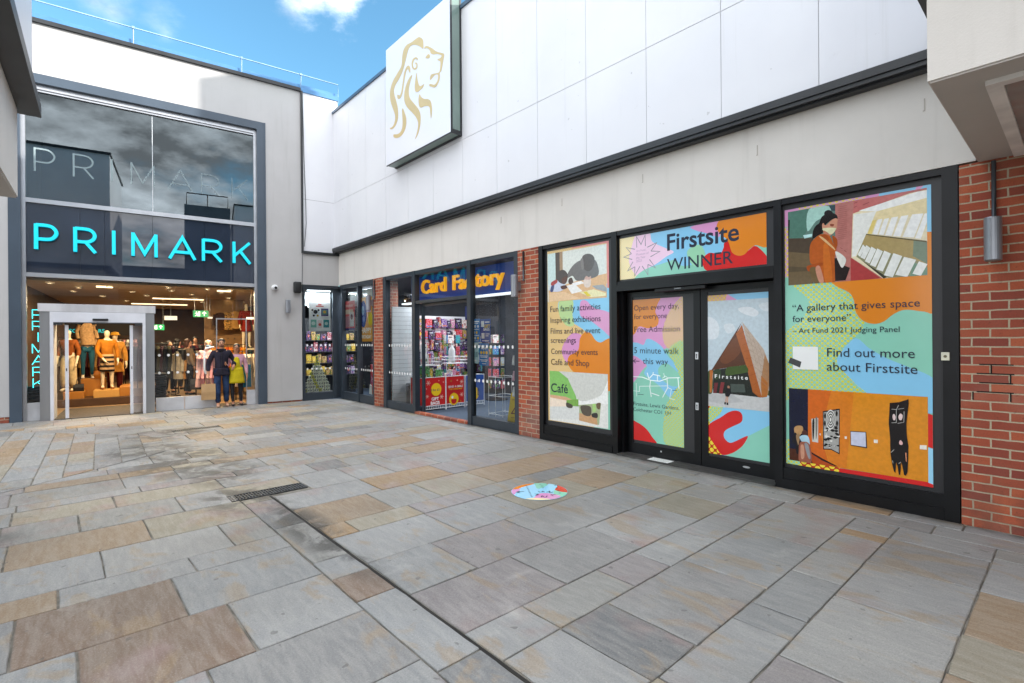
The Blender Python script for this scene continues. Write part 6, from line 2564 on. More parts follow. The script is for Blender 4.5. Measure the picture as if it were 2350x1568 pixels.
def stack_table(label, px, y, w, n):
    o = thing('folded_jeans_stack', label, 'jeans', FL, (xat(px, y), y, 0), group='stacks of folded dark jeans')
    x = xat(px, y)
    for k in range(n):
        m = MB()
        dx = random.uniform(-.01, .01)
        m.bbox(x - w / 2 + dx, x + w / 2 + dx, y, y + .3, .02 + k * .055, .02 + k * .055 + .05, b=.02)
        m.build('folded_jeans', M('indigo denim', '#252b36', .9, var=.35, vscale=14), o, smooth=True)


stack_table('stack of folded dark jeans behind the pane right of the entrance', 369, .35, .22, 15)
stack_table('stack of folded dark jeans in the far left window corner', 75, .35, .3, 12)

# neon letters down the left side pane
NEON = M('cyan neon', '#5fe6e6', .4, emit=('#3fe0e6', 1.6))
o = thing('neon_sign', 'vertical cyan neon letters inside the narrow left window', 'neon sign', FL, (-6.05, .3, .9))
for i, ch in enumerate('PRIMARK'):
    zt = 2.25 - i * .235
    letter('neon_letter', ch, -6.13, -5.93, zt - .19, zt, .013, .28, .29, NEON, o)

# hanging signs
GRN = M('exit sign green', '#0f7d4d', .4, emit=('#12a060', .35))


def exit_sign(label, px, py, y, w):
    z = None
    x = xat(px, y)
    p = FL @ Vector((x, y, 0))
    z = EYE - (py - PCY) / FOC * p.y
    o = thing('exit_sign', label, 'exit sign', FL, (x, y, z))
    h = w * .5
    m = MB()
    m.box(x - w / 2, x + w / 2, y, y + .03, z - h / 2, z + h / 2)
    m.build('panel', GRN, o)
    m = MB()
    yy = y - .004
    a = x + w * .22
    m.stroke([(a, z - h * .3), (a, z + h * .28)], h * .12, yy, yy)
    m.stroke([(a - h * .25, z + h * .05), (a, z + h * .3), (a + h * .25, z + h * .05)], h * .12, yy - .001, yy - .001)
    b = x - w * .22
    m.box(b + h * .1, b + h * .34, yy - .001, yy, z - h * .36, z + h * .36)
    m.disc(b - h * .12, z + h * .26, h * .09, h * .09, yy - .001, n=10)
    m.stroke([(b - h * .12, z + h * .16), (b - h * .05, z - h * .1), (b - h * .3, z - h * .34)], h * .1, yy - .002, yy - .002)
    m.stroke([(b - h * .05, z - h * .1), (b + h * .04, z - h * .36)], h * .1, yy - .003, yy - .003)
    m.stroke([(b - h * .34, z + h * .05), (b - h * .1, z + h * .12), (b + h * .06, z)], h * .08, yy - .004, yy - .004)
    m.build('pictogram', M('exit sign white', '#e6f2ea', .4, emit=('#e6f2ea', .5)), o)
    m = MB()
    m.tube([(x - w * .4, y + .015, z + h / 2), (x - w * .4, y + .015, 2.86)], .005, 6)
    m.tube([(x + w * .4, y + .015, z + h / 2), (x + w * .4, y + .015, 2.86)], .005, 6)
    m.build('hanging_rod', M_ALU, o)


exit_sign('larger green running man exit sign hung above the second doorway', 462, 715, 2.4, .36)
exit_sign('smaller green exit sign deep in the hall beside the entrance', 363, 745, 5.5, .34)


def card_sign(label, px, py, y, w, h):
    x = xat(px, y)
    z = EYE - (py - PCY) / FOC * (FL @ Vector((x, y, 0))).y
    o = thing('hanging_card', label, 'hanging sign', FL, (x, y, z), group='white cards hung in the store')
    m = MB()
    m.box(x - w / 2, x + w / 2, y, y + .01, z - h / 2, z + h / 2)
    m.build('card', M('white lit card', '#f0efe8', .5, emit=('#f0efe8', .25)), o)
    m = MB()
    m.tube([(x, y + .005, z + h / 2), (x, y + .005, 2.86)], .004, 6)
    m.build('wire', M_ALU, o)


card_sign('large blank white card hung left of the green exit sign', 393, 724, 2.8, .29, .11)
card_sign('small white card hung just right of the green exit sign', 483, 724, 2.8, .12, .05)
card_sign('white card hung right of the doorway near the dark red coat', 577, 726, 1.2, .22, .06)
o = thing('escalator_sign', 'black sign with cyan capital letters above the mannequins', 'sign', FL, (xat(205, 4.4), 4.4, 1.95))
xa, xb = xat(160, 4.4), xat(300, 4.4)
zE = EYE - (749 - PCY) / FOC * (FL @ Vector((xa, 4.4, 0))).y
m = MB()
m.box(xa - .1, xb, 4.4, 4.44, zE - .16, zE + .5)
m.build('panel', M('black sign panel', '#17130f', .6), o)
m = MB()
m.text('ESCALATORS', xat(152, 4.4), zE - .08, 4.395, width=xat(241, 4.4) - xat(152, 4.4), bold=.01)
m.build('lettering', M('cyan sign print', '#22b4b8', .5, emit=('#22c4c8', .5)), o)

# ceiling lights of the hall: the lamps the photograph shows lit
SPOT = M('lit downlight', '#fff2d8', .4, emit=('#ffe9c4', 9.0))
RING = M('downlight ring', '#a8a49a', .4, metal=.3)
proto = None
spots = [(-5.9, .8), (-5.5, 1.7), (-4.9, 1.1), (-4.5, 2.4), (-3.8, .7), (-3.7, 1.6), (-3.2, 2.6), (-3.0, .7), (-2.6, 1.5), (-2.5, .6), (-1.8, 1.0), (-1.7, 2.2), (-5.7, 3.0), (-4.2, 3.6), (-3.0, 4.1), (-2.2, 3.5), (-5.2, 4.5), (-3.8, 5.0), (-2.7, 5.8), (-4.7, 6.2), (-3.4, 7.2), (-1.6, 5.1)]
for i, (x, y) in enumerate(spots):
    M4 = FL @ Matrix.Translation((x, y, 2.858))
    if proto is None:
        proto = thing('ceiling_spotlight', 'small round lit spotlight in the ceiling of the clothes store', 'ceiling light', FW, (0, 0, 0), group='lit spotlights in the store ceiling')
        proto.matrix_world = M4
        m = MB()
        m.lathe([(.055, -.012), (.055, -.006)], 0, 0, 14)
        m.build('lens', SPOT, proto)
        m = MB()
        m.lathe([(.05, -.02), (.07, -.016), (.075, .0)], 0, 0, 16)
        m.v = [v for v in m.v]
        m.f = m.f[:-2]
        m.m = m.m[:-2]
        m.build('ring', RING, proto)
    else:
        dup(proto, M4)


def panel_light(name, label, F, x, y, z, sx, sy, power, col, emit, group):
    o = thing(name, label, 'ceiling light', F, (x, y, z), group=group)
    m = MB()
    m.box(x - sx / 2, x + sx / 2, y - sy / 2, y + sy / 2, z, z + .03)
    m.build('diffuser', M('lit panel ' + col, col, .5, emit=(col, emit)), o)
    L = bpy.data.lights.new('lamp', 'AREA')
    L.shape = 'RECTANGLE'
    L.size, L.size_y = sx, sy
    L.energy = power
    L.color = lin(col)[:3]
    lo = bpy.data.objects.new('lamp', L)
    COL.objects.link(lo)
    lo.parent = o
    lo.location = (0, 0, -.02)
    return o


for (x, y, sx, sy, pw, lb) in ((-5.0, 1.2, .3, .12, 66, 'small lit panel light in the ceiling over the entrance display'), (-2.6, 1.0, .3, .12, 62, 'small lit panel light in the ceiling over the doorway'), (-3.4, 4.6, 1.3, .03, 75, 'long thin lit strip light in the middle of the hall'), (-3.8, 7.6, 1.6, .03, 80, 'long thin lit strip light at the back of the hall')):
    panel_light('strip_light', lb, FL, x, y, 2.83, sx, sy, pw, '#ffdfae', 1.6, 'ceiling panel and strip lights of the clothes store')
# ------------------------------------------------------------------ card shop: sign, displays and goods
o = thing('shop_sign', 'blue fascia sign with big yellow lettering behind the card shop glass', 'sign', FR, (5.2, .3, 2.4))
m = MB()
m.box(3.30, 7.10, .28, .34, 2.40, 2.94)
m.build('panel', M('royal blue panel', '#173880', .35, var=.05, emit=('#173880', .15)), o)
m = MB()
m.box(3.0, 7.10, .20, .34, 2.365, 2.398)
m.build('light_strip', M('white lit strip', '#f2f4f6', .4, emit=('#f4f6f8', .6)), o)
YL = M('yellow sign letters', '#f0ac22', .4, var=.03, emit=('#f0a818', .4))
OR = M('orange letter side', '#c05f12', .5)
for txt, (xa, ya), (xb, yb) in (('Card', (968, 676), (1024, 668)), ('Fa', (1040, 664), (1068, 661)), ('c', (1069, 661), (1088, 659)), ('tory', (1091, 658), (1157, 650))):
    (s0, z0), (s1, z1) = WR(xa, ya, -.25), WR(xb, yb, -.25)
    m = MB()
    m.text(txt, s0, 2.565, .225, width=s1 - s0, bold=.014, depth=.045, maxh=.41)
    m.build('sign_letters', YL, o)
M_WIRE = M('white wire', '#e4e4e4', .4, var=.02)
CARDC = ['#c9302f', '#2f6fb5', '#e7c33a', '#d98ab0', '#5aa05a', '#e9e6df', '#7a4a9a', '#e2812f', '#39b0b0', '#1e1e24', '#9b1f2b', '#c7d4de', '#3f7a3a', '#b98d4d']


def printed(c, c2):
    """printed packaging: a patchwork of small motifs in two or three inks"""
    m, t = newmat('printed card ' + c)
    a = t.noise(t.obj, 17, 2, .5, 1.2)
    b = t.noise(t.mapping(t.obj, (1, 1, 1), loc=(3, 1, 7)), 34, 3, .6)
    k = t.mix(t.ramp(a, .55, .58), lin(c), lin(c2))
    k = t.mix(t.ramp(b, .60, .63), k, lin('#e3ded2'))
    k = t.mix(t.ramp(b, .40, .36), k, tuple(x * .35 for x in lin(c)[:3]) + (1,))
    t.put(k, t.b.inputs['Base Color'])
    t.b.inputs['Roughness'].default_value = .45
    return m


CARDM = [printed(c, CARDC[(i * 5 + 3) % len(CARDC)]) for i, c in enumerate(CARDC)]


def slatwall(label, F, x, y0, y1, z0, z1):
    """white grooved board facing +x"""
    o = thing('slatwall', label, 'slatwall', F, (x, y0, z0), group='white slatted display walls')
    m = MB()
    z = z0
    while z < z1 - .01:
        m.box(x, x + .02, y0, y1, z + .006, min(z + .10, z1))
        z += .10
    m.build('slats', M_SLAT, o)
    m = MB()
    m.box(x - .03, x, y0, y1, z0, z1)
    m.build('backing', M('slat groove', '#8d9092', .7), o)
    return o


slatwall('white slatted wall just behind the left pane of the card shop', FR, 2.66, .14, .82, .006, 2.34)
slatwall('white slatted wall at the back seen through the card shop door', FR, 1.62, .75, 3.0, .006, 2.2)
o = thing('column_panel', 'narrow dark blue column at the end of the back slatted wall', 'column', FR, (1.62, 3.06, 0))
m = MB()
m.bbox(1.60, 1.75, 3.02, 3.22, .006, 2.5, b=.01)
m.build('column', M('navy column', '#1b2c6a', .5), o)

BAGS = {}
nbag = 0


def goods(F, x, y, z, w, h, d, mat, label, group, rot=0.0, name='gift_bag', cat='gift bag'):
    """one bag or card pack standing or hanging, front towards +x"""
    key = (mat.name, name)
    M4 = F @ Matrix.Translation((x, y, z)) @ Matrix.Rotation(rot, 4, 'Z') @ Matrix.Diagonal((d / .05, w / .2, h / .25, 1))
    if key not in BAGS:
        r = bpy.data.objects.new(name, None)
        COL.objects.link(r)
        r['_base'] = (0.0, 0.0, 0.0)
        m = MB()
        m.bbox(-.025, .025, -.1, .1, 0, .25, b=.004)
        m.build('packet', mat, r)
        m = MB()
        kk = len(BAGS) % 4
        if kk == 0:
            m.box(.0255, .0265, -.07, .03, .17, .20)
        elif kk == 1:
            m.tube([(.0255, .01, .12), (.0265, .01, .12)], .04, 14)
        elif kk == 2:
            m.box(.0255, .0265, -.085, .085, .03, .06)
        else:
            m.box(.0255, .0265, -.03, .05, .06, .13)
        m.build('motif', CARDM[(len(BAGS) * 5 + 5) % len(CARDM)], r)
        BAGS[key] = r
    else:
        src = BAGS[key]
        r = src.copy()
        COL.objects.link(r)
        for ch in src.children:
            c = ch.copy()
            COL.objects.link(c)
            c.parent = r
    r.matrix_world = M4
    tag(r, label, cat, group)
    return r


rg = random.Random(21)
# rows of bags on the back slatted wall
for row, (z, h) in enumerate(((1.90, .27), (1.60, .27), (1.30, .27), (1.02, .25), (.75, .24), (.48, .24))):
    y = .85
    k = 0
    while y < 2.92:
        w = rg.uniform(.07, .24)
        mt = CARDM[rg.choice((0, 6, 9, 10, 9, 0, 3, 13, 5))] if row < 2 else CARDM[rg.choice((9, 12, 9, 10, 9, 6, 5))]
        goods(FR, 1.70, y + w / 2, z - rg.uniform(0, .05), w * .9, h * rg.uniform(.7, 1.05), rg.uniform(.04, .14), mt, 'gift bag hung on the back slatted wall of the card shop', 'gift bags on the back slatted wall')
        y += w + .012
        k += 1
# dark racks of cards beyond the right pane
o = thing('card_rack', 'dark card rack at the back behind the right pane of the card shop', 'card rack', FR, (1.62, 3.3, 0))
m = MB()
m.box(1.60, 1.66, 3.26, 5.9, .006, 2.3)
m.build('rack_back', M('rack black', '#191b20', .6), o)
for z in (.35, .62, .89, 1.16, 1.43, 1.70):
    m = MB()
    m.box(1.66, 1.80, 3.26, 5.9, z, z + .012)
    m.build('shelf', M('rack shelf', '#33363c', .5), o)
for z in (.365, .635, .905, 1.175, 1.445, 1.715):
    y = 3.32
    while y < 5.7:
        w = rg.uniform(.11, .17)
        goods(FR, 1.76, y + w / 2, z, w * .92, .21, .012, CARDM[rg.choice((5, 11, 9, 11, 1, 8, 12, 9))], 'greeting card on the dark rack behind the right pane', 'greeting cards on the dark rack', name='greeting_card', cat='card')
        y += w
for k, (z0, mt, tx) in enumerate(((2.0, CARDM[1], '25'), (2.0, CARDM[5], ''), (2.0, CARDM[9], '30'))):
    o = thing('age_card', ('blue', 'plain white', 'black')[k] + ' birthday age board above the dark card rack', 'card', FR, (1.7, 3.75 + k * .42, z0))
    m = MB()
    m.box(1.70, 1.72, 3.60 + k * .40, 3.96 + k * .40, 1.95, 2.28)
    m.build('board', mt, o)
# floor stands of cards between the door and the back, seen through the door and the right pane
for k, (sx, sy, lab) in enumerate(((2.55, 1.9, 'black spinner of cards behind the smiling red bin'), (3.3, 2.75, 'black spinner of cards behind the right pane, nearer the door'), (4.4, 3.3, 'black spinner of cards deepest behind the right pane'))):
    o = thing('card_spinner', lab, 'card stand', FR, (sx, sy, 0))
    m = MB()
    m.lathe([(.28, .006), (.28, .03), (.03, .05), (.025, 1.75), (.01, 1.76)], sx, sy, 16)
    m.build('stand_post', M('rack black', '#191b20'), o)
    for q in range(5):
        z = .30 + q * .29
        m = MB()
        m.tube([(sx + .20 * cos(t * pi / 6), sy + .20 * sin(t * pi / 6), z) for t in range(13)], .005, 5)
        m.build('ring_shelf', MATS['rack black'], o)
        for t in range(6):
            a = t * pi / 3 + .3
            goods(FR @ Matrix.Translation((sx + .19 * cos(a), sy + .19 * sin(a), z + .005)) @ Matrix.Rotation(a, 4, 'Z'), 0, 0, 0, .15, .21, .012, CARDM[rg.choice((5, 11, 9, 0, 1, 8, 12, 3, 6))], 'greeting card on a black floor spinner in the card shop', 'greeting cards on the floor spinners', name='greeting_card', cat='card')
# small hanging packets by the door post
for k in range(6):
    goods(FR, 1.75, 3.12, 1.05 + k * .19, .16, .16, .03, CARDM[(5, 0, 5, 2, 5, 11)[k]], 'packet hanging on the navy column', 'packets on the navy column', name='hanging_packet', cat='packet')

# two gift-bag bins facing the door, and their wire trims
RED = M('red bin card', '#c3201f', .45, var=.04)
SNOW = M('pale snow print', '#e7b0a0', .5)
DISC = M('yellow disc print', '#f0c41c', .45, var=.02)


def bin_(label, y0, y1, mat, title):
    o = thing('gift_bin', label, 'display bin', FR, (3.85, y0, 0), group='wire bins by the card shop door')
    x0, x1, z0, z1 = 3.30, 3.86, .05, .73
    m = MB()
    m.box(x1 - .006, x1, y0 + .012, y1 - .012, z0 + .07, z1)
    m.box(x0, x1 - .006, y0 + .012, y0 + .018, z0 + .07, z1)
    m.build('front_card', mat, o)
    m = MB()
    r = .008
    for y in (y0, y1):
        m.tube([(x1, y, .006), (x1, y, z1 + .01)], r, 6)
        m.tube([(x0, y, .006), (x0, y, z1 + .01)], r, 6)
        m.tube([(x0, y, z1), (x1, y, z1)], r, 6)
    for z in (z0, z0 + .07, z1 + .01):
        m.tube([(x1, y0, z), (x1, y1, z)], r * .8, 6)
    n = int((y1 - y0) / .045)
    for k in range(n + 1):
        y = y0 + (y1 - y0) * k / n
        m.tube([(x1, y, z0), (x1, y, z0 + .07)], .005, 5)
    m.build('wire_frame', M_WIRE, o)
    return o


# printing on faces that look towards +x: build as wall text, then turn
def face_text(o, items, yc, x=3.8625):
    """items: (text | shape, dy, z, size...) on the plane x, reading along +y"""
    for it in items:
        kind = it[0]
        m = MB()
        if kind == 't':
            _, txt, z, w, mat, bold = it
            m.text(txt, -w / 2, z, 0, width=w, bold=bold)
        elif kind == 'd':
            _, dy, z, rx, mat = it
            m.disc(dy, z, rx, rx * 1.05, 0, n=24)
        elif kind == 's':
            _, dy, z, rr, mat = it
            for q in range(3):
                a = q * pi / 3
                m.stroke([(dy - rr * cos(a), z - rr * sin(a)), (dy + rr * cos(a), z + rr * sin(a))], rr * .25, -.0002 * q, -.0002 * q)
        elif kind == 'l':
            _, pts, w, mat = it
            m.stroke(pts, w, 0, 0)
        face_text.n += 1
        xx = x + .0006 * (face_text.n % 12) + .0004
        m.v = [(xx - v[1], yc + v[0], v[2]) for v in m.v]
        m.build('print' if kind != 't' else 'lettering', mat, o)


face_text.n = 0
WHT = M('white print', '#f2f0ec', .5)
NAVY = M('navy print', '#26335e', .5)
b1 = bin_('red wire bin reading gift bags with a yellow price disc by the door post', .24, .80, RED, '')
face_text.n = 0
face_text(b1, [('s', -.17, .62, .055, SNOW), ('s', .17, .30, .05, SNOW), ('s', -.2, .33, .04, SNOW), ('d', -.22, .5, .012, SNOW), ('d', .1, .66, .012, SNOW), ('d', .22, .62, .014, SNOW), ('d', .03, .47, .135, DISC), ('t', '3 for £1', .44, .21, NAVY, .02), ('t', 'GIFT', .235, .19, WHT, .03), ('t', 'BAGS', .145, .23, WHT, .03)], .52)
b2 = bin_('red wire bin reading send a smile with a yellow smiling disc', .815, 1.32, RED, '')
face_text.n = 0
face_text(b2, [('s', .17, .60, .05, SNOW), ('s', .17, .31, .05, SNOW), ('d', -.12, .63, .02, M('brown print', '#b5782a', .5)), ('d', .05, .64, .016, SNOW), ('d', .14, .16, .02, MATS['brown print']), ('t', 'SEND A SMILE', .48, .40, WHT, .02), ('t', 'THIS CHRISTMAS', .43, .36, DISC, .01), ('d', -.05, .22, .13, DISC), ('d', -.05, .19, .075, RED), ('l', [(-.14, .245), (.04, .245)], .05, DISC), ('d', -.09, .265, .028, WHT), ('d', -.01, .265, .028, WHT), ('d', -.05, .345, .03, MATS['brown print'])], 1.07)
b3 = bin_('blue wire bin with a yellow one pound disc, partly hidden by the door post', 1.36, 1.9, M('blue bin card', '#1f4f9a', .45, var=.04), '')
face_text.n = 0
face_text(b3, [('t', 'for a', .56, .2, WHT, .01), ('d', -.05, .30, .16, DISC), ('t', '£1', .25, .2, NAVY, .02)], 1.63)
# wrapping rolls and bags heaped in the bins
for k in range(12):
    goods(FR, rg.uniform(3.42, 3.8), .27 + k * .042, .60, .16, rg.uniform(.30, .40), .03, CARDM[(4, 12, 1, 4, 12, 2, 4, 8, 12, 9, 4, 9)[k]], 'bag standing in the red gift bag bin', 'bags standing in the nearest red bin', rg.uniform(-.4, .4))
for k in range(9):
    goods(FR, rg.uniform(3.45, 3.8), .84 + k * .055, .62, .13, rg.uniform(.14, .26), .03, CARDM[(0, 5, 6, 10, 11, 3, 0, 1, 5)[k]], 'packet lying in the smiling red bin', 'packets in the smiling red bin', rg.uniform(-.6, .6), name='wrapped_packet', cat='packet')


def wire_basket(label, x0, x1, y0, y1, z0, z1):
    o = thing('wire_basket', label, 'basket', FR, (x1, y0, z0), group='white wire baskets by the card shop door')
    m = MB()
    n = 9
    for z in (z0, (z0 + z1) / 2, z1):
        m.tube([(x0, y0, z), (x1, y0, z), (x1, y1, z), (x0, y1, z), (x0, y0, z)], .006, 5)
    for k in range(n + 1):
        y = y0 + (y1 - y0) * k / n
        m.tube([(x1, y, z0), (x1, y, z1)], .0045, 5)
        m.tube([(x0, y, z0), (x1, y, z0)], .0035, 5)
    m.build('wire_mesh', M_WIRE, o)
    m = MB()
    m.tube([(x0 + .05, y0 + .1, .73), (x0 + .05, y0 + .1, z0)], .008, 6)
    m.tube([(x0 + .05, y1 - .1, .73), (x0 + .05, y1 - .1, z0)], .008, 6)
    m.build('leg', M_WIRE, o)


wire_basket('white wire basket of small packets above the gift bag bin', 3.45, 3.82, .26, .68, 1.0, 1.16)
for k in range(7):
    goods(FR, 3.6, .30 + k * .055, 1.03, .09, .22, .02, CARDM[(6, 5, 8, 11, 5, 0, 6)[k]], 'small packet in the wire basket above the gift bag bin', 'small packets in the wire basket', rg.uniform(-.5, .5), name='small_packet', cat='packet')
wire_basket('white wire basket under the sanitiser bottle', 3.45, 3.82, .98, 1.45, 1.02, 1.17)
o = thing('price_card', 'tall white price card standing over the gift bag bin', 'card', FR, (3.7, .27, 1.17))
m = MB()
m.box(3.70, 3.71, .26, .42, 1.17, 1.47)
m.build('card', M_WHITE, o)
m = MB()
m.text('3 FOR', -.05, 1.38, 0, width=.11, bold=.02)
m.text('£1', -.04, 1.28, 0, width=.08, bold=.02)
m.v = [(3.712 - v[1], .34 + v[0], v[2]) for v in m.v]
m.build('lettering', M_BLACKP, o)
o = thing('sanitiser_bottle', 'white hand sanitiser bottle standing on a wire basket in the card shop door', 'bottle', FR, (3.66, 1.1, 1.04))
m = MB()
m.lathe([(.072, 1.04), (.078, 1.06), (.078, 1.30), (.06, 1.36), (.024, 1.41), (.022, 1.43)], 3.66, 1.12, 20)
m.build('bottle', M('translucent white plastic', '#e6e8e8', .3), o, smooth=True)
m = MB()
m.tube([(3.66, 1.12, 1.43), (3.66, 1.12, 1.49)], .012, 8)
m.tube([(3.66, 1.12, 1.485), (3.71, 1.10, 1.48)], .008, 6)
m.build('pump', M_WHITE, o)

# posters taped inside the right pane
KP = crop(1000, 740, 1280, 1060, 1372)
BLUEP = M('blue poster', '#2a78bd', .45, var=.04)
BLUED = M('deep blue poster', '#2b4f9f', .45, var=.04)
PALEP = M('pale poster', '#b9d6da', .5, var=.05)


def taped(label, pts, mat, y, bits):
    c = [WR(*KP(*p), -y) for p in pts]
    x0, x1, z0, z1 = c[0][0], c[1][0], c[1][1], c[0][1]
    o = thing('poster', label, 'poster', FR, (x0, y, z0), group='notices taped inside the right pane of the card shop')
    m = MB()
    m.box(x0, x1, y, y + .002, z0, z1)
    m.build('sheet', mat, o)
    for k, (kind, a, b, w, h, mt) in enumerate(bits):
        m = MB()
        X, Z = x0 + a * (x1 - x0), z0 + b * (z1 - z0)
        W, Hh = w * (x1 - x0), (0 if isinstance(h, str) else h * (z1 - z0))
        yy = y - .0008 - .0003 * k
        if kind == 'd':
            m.disc(X, Z, W, W, yy, n=14)
        elif kind == 't':
            m.text(h, X, Z, yy, width=W, bold=.03)
        else:
            m.box(X, X + W, yy, yy + .0002, Z, Z + Hh)
        m.build('lettering' if kind == 't' else 'print', mt, o)


yb = .085
taped('blue notice with rows of yellow and white discs, upper left in the right pane', [(725, 195), (845, 470)], BLUEP, yb, [('r', .1, .86, .8, .05, WHT), ('r', .1, .79, .7, .03, WHT)] + [('d', .2 + .3 * i, .68, .09, 0, (DISC, WHT, WHT)[i]) for i in range(3)] + [('d', .38 + .28 * i, .42, .09, 0, (WHT, DISC)[i]) for i in range(2)] + [('d', .2 + .3 * i, .18, .09, 0, (DISC, WHT, DISC)[i]) for i in range(3)] + [('r', .1, .54, .8, .03, WHT), ('r', .1, .28, .8, .03, WHT), ('r', .1, .05, .8, .02, WHT)])
taped('blue notice advertising gift bags, upper right in the right pane', [(848, 195), (970, 470)], BLUED, yb, [('r', .06, .66, .3, .26, WHT), ('r', .45, .84, .45, .05, WHT), ('t', .36, .62, .6, 'GIFT', DISC), ('t', .3, .5, .6, 'BAGS', WHT), ('r', .1, .16, .3, .24, WHT), ('r', .5, .34, .4, .03, WHT), ('r', .5, .26, .3, .03, WHT), ('r', .15, .05, .7, .03, WHT)])
taped('pale notice taped below the first blue one in the right pane', [(745, 470), (825, 725)], PALEP, yb, [('r', .1, .9, .8, .04, WHT), ('d', .5, .8, .12, 0, DISC), ('r', .1, .3, .35, .25, M('teal print', '#7aa6ac', .5)), ('r', .55, .3, .35, .25, MATS['teal print']), ('r', .1, .1, .6, .08, WHT)])
taped('blue notice with three yellow discs, lowest in the right pane', [(832, 482), (948, 752)], BLUEP, yb, [('t', .1, .84, .55, 'happy', WHT), ('t', .2, .74, .5, 'days', WHT)] + [('d', .22 + .28 * i, .58, .11, 0, DISC) for i in range(3)] + [('r', .1, .42, .8, .03, WHT), ('r', .15, .36, .7, .03, WHT), ('r', .1, .24, .8, .03, WHT), ('r', .2, .18, .6, .03, WHT), ('r', .3, .07, .4, .03, WHT)])

# white wire stand, carpet, yellow wet-floor sign, hanging baby clothes behind the right pane
o = thing('wire_stand', 'empty white wire stand behind the right pane of the card shop', 'stand', FR, (5.6, .7, 0))
cx, cy = 5.45, 1.15
m = MB()
for z in (.05, .42, .80):
    m.tube([(cx - .22, cy - .22, z), (cx + .22, cy - .22, z), (cx + .22, cy + .22, z), (cx - .22, cy + .22, z), (cx - .22, cy - .22, z)], .006, 5)
m.build('ring', M_WIRE, o)
m = MB()
for dx in (-.22, 0, .22):
    for dy in (-.22, .22):
        m.tube([(cx + dx, cy + dy, .006), (cx + dx, cy + dy, .82)], .005, 5)
m.build('upright', M_WIRE, o)
o = thing('wet_floor_sign', 'yellow folding wet floor sign inside the right pane beside the brick pier', 'floor sign', FR, (6.9, .5, 0))
YP = M('yellow plastic', '#e3c019', .35, var=.03)
B4 = Matrix.Translation((6.60, .46, 0)) @ Matrix.Rotation(.55, 4, 'Z')
o.matrix_world = FR @ B4
o['_base'] = (0.0, 0.0, 0.0)
for k, s_ in enumerate((-1, 1)):
    m = MB()
    m.prism([(-.15, .006), (-.11, .006), (-.10, .06), (.10, .06), (.11, .006), (.15, .006), (.10, .60), (.06, .63), (-.06, .63), (-.10, .60)], 0, .012)
    m.v = [(v[0], v[1] + s_ * (.13 * (1 - v[2] / .63) + .008), v[2]) for v in m.v]
    m.build('panel', YP, o)
m = MB()
m.stroke([(-.07, .25), (0, .37), (.07, .25)], .016, -.001, -.001, closed=True)
m.text('CAUTION', -.07, .48, 0, width=.14, bold=.02)
m.text('WET FLOOR', -.08, .17, 0, width=.16, bold=.02)
m.v = [(v[0], v[1] - .13 * (1 - v[2] / .63) - .012, v[2]) for v in m.v]
m.build('lettering', M('dark red print', '#7a1d18', .5), o)
for k, (z, mt) in enumerate(((1.30, '#e9e7e4'), (1.02, '#e3b9c4'), (.74, '#efeeee'))):
    r = bpy.data.objects.new('baby_outfit', None)
    COL.objects.link(r)
    r.matrix_world = FR @ Matrix.Translation((6.74, .42, z)) @ Matrix.Rotation(.5, 4, 'Z')
    r['_base'] = (0.0, 0.0, 0.0)
    tag(r, ('white baby outfit, topmost', 'pink baby outfit, middle one', 'white baby outfit, lowest')[k] + ' of three hung beside the right brick pier', 'baby clothes')
    mt_ = cloth('baby cloth ' + mt, mt, .05)
    coat_mesh('b', mt_, .2, .26).build('garment', mt_, r, smooth=True)

# ------------------------------------------------------------------ corner windows: mug pyramid, posters, goods
o = thing('window_bed', 'grey display shelf at the foot of the corner window', 'shelf', FL, (-.87, .12, 0))
m = MB()
m.box(-.89, -.1, .13, .75, .006, .19)
m.build('shelf_board', M('grey window bed', '#6e7074', .6), o)
rows = [1, 1, 2, 3, 4, 5, 6, 7, 8, 9, 9]
MUGC = [M('pale mug', '#ecedd6', .25, var=.2, vscale=30), M('lemon mug', '#e0db6a', .25, var=.2, vscale=30)]
mug0 = {}
dz, dx = .088, .0755
nr = len(rows)
for i, n in enumerate(rows):
    z = .191 + (nr - 1 - i) * dz
    for k in range(n):
        x = -.50 + (k - (n - 1) / 2) * dx
        mt = MUGC[1 if i < 3 or (i * 7 + k * 3) % 5 == 0 else 0]
        M4 = FL @ Matrix.Translation((x, .30 + .004 * ((i + k) % 2), z)) @ Matrix.Rotation(((i * 13 + k * 29) % 17) / 17 - .5, 4, 'Z')
        if mt.name not in mug0:
            r = bpy.data.objects.new('mug', None)
            COL.objects.link(r)
            r['_base'] = (0.0, 0.0, 0.0)
            r.matrix_world = M4
            tag(r, 'pale patterned mug in the pyramid stacked in the corner window', 'mug', 'mugs stacked in a pyramid')
            m = MB()
            m.lathe([(.033, 0), (.036, .01), (.036, .084), (.031, .087)], 0, 0, 14)
            m.build('cup', mt, r, smooth=False)
            m = MB()
            m.box(-.016, .016, -.0375, -.035, .025, .062)
            m.tube([(.034, 0, .07), (.054, 0, .06), (.054, 0, .03), (.034, 0, .02)], .005, 6)
            m.build('print_and_handle', M('mug print', '#5f6a6a', .4), r)
            mug0[mt.name] = r
        else:
            dup(mug0[mt.name], M4)

KC = crop(640, 640, 940, 1040, 1176)


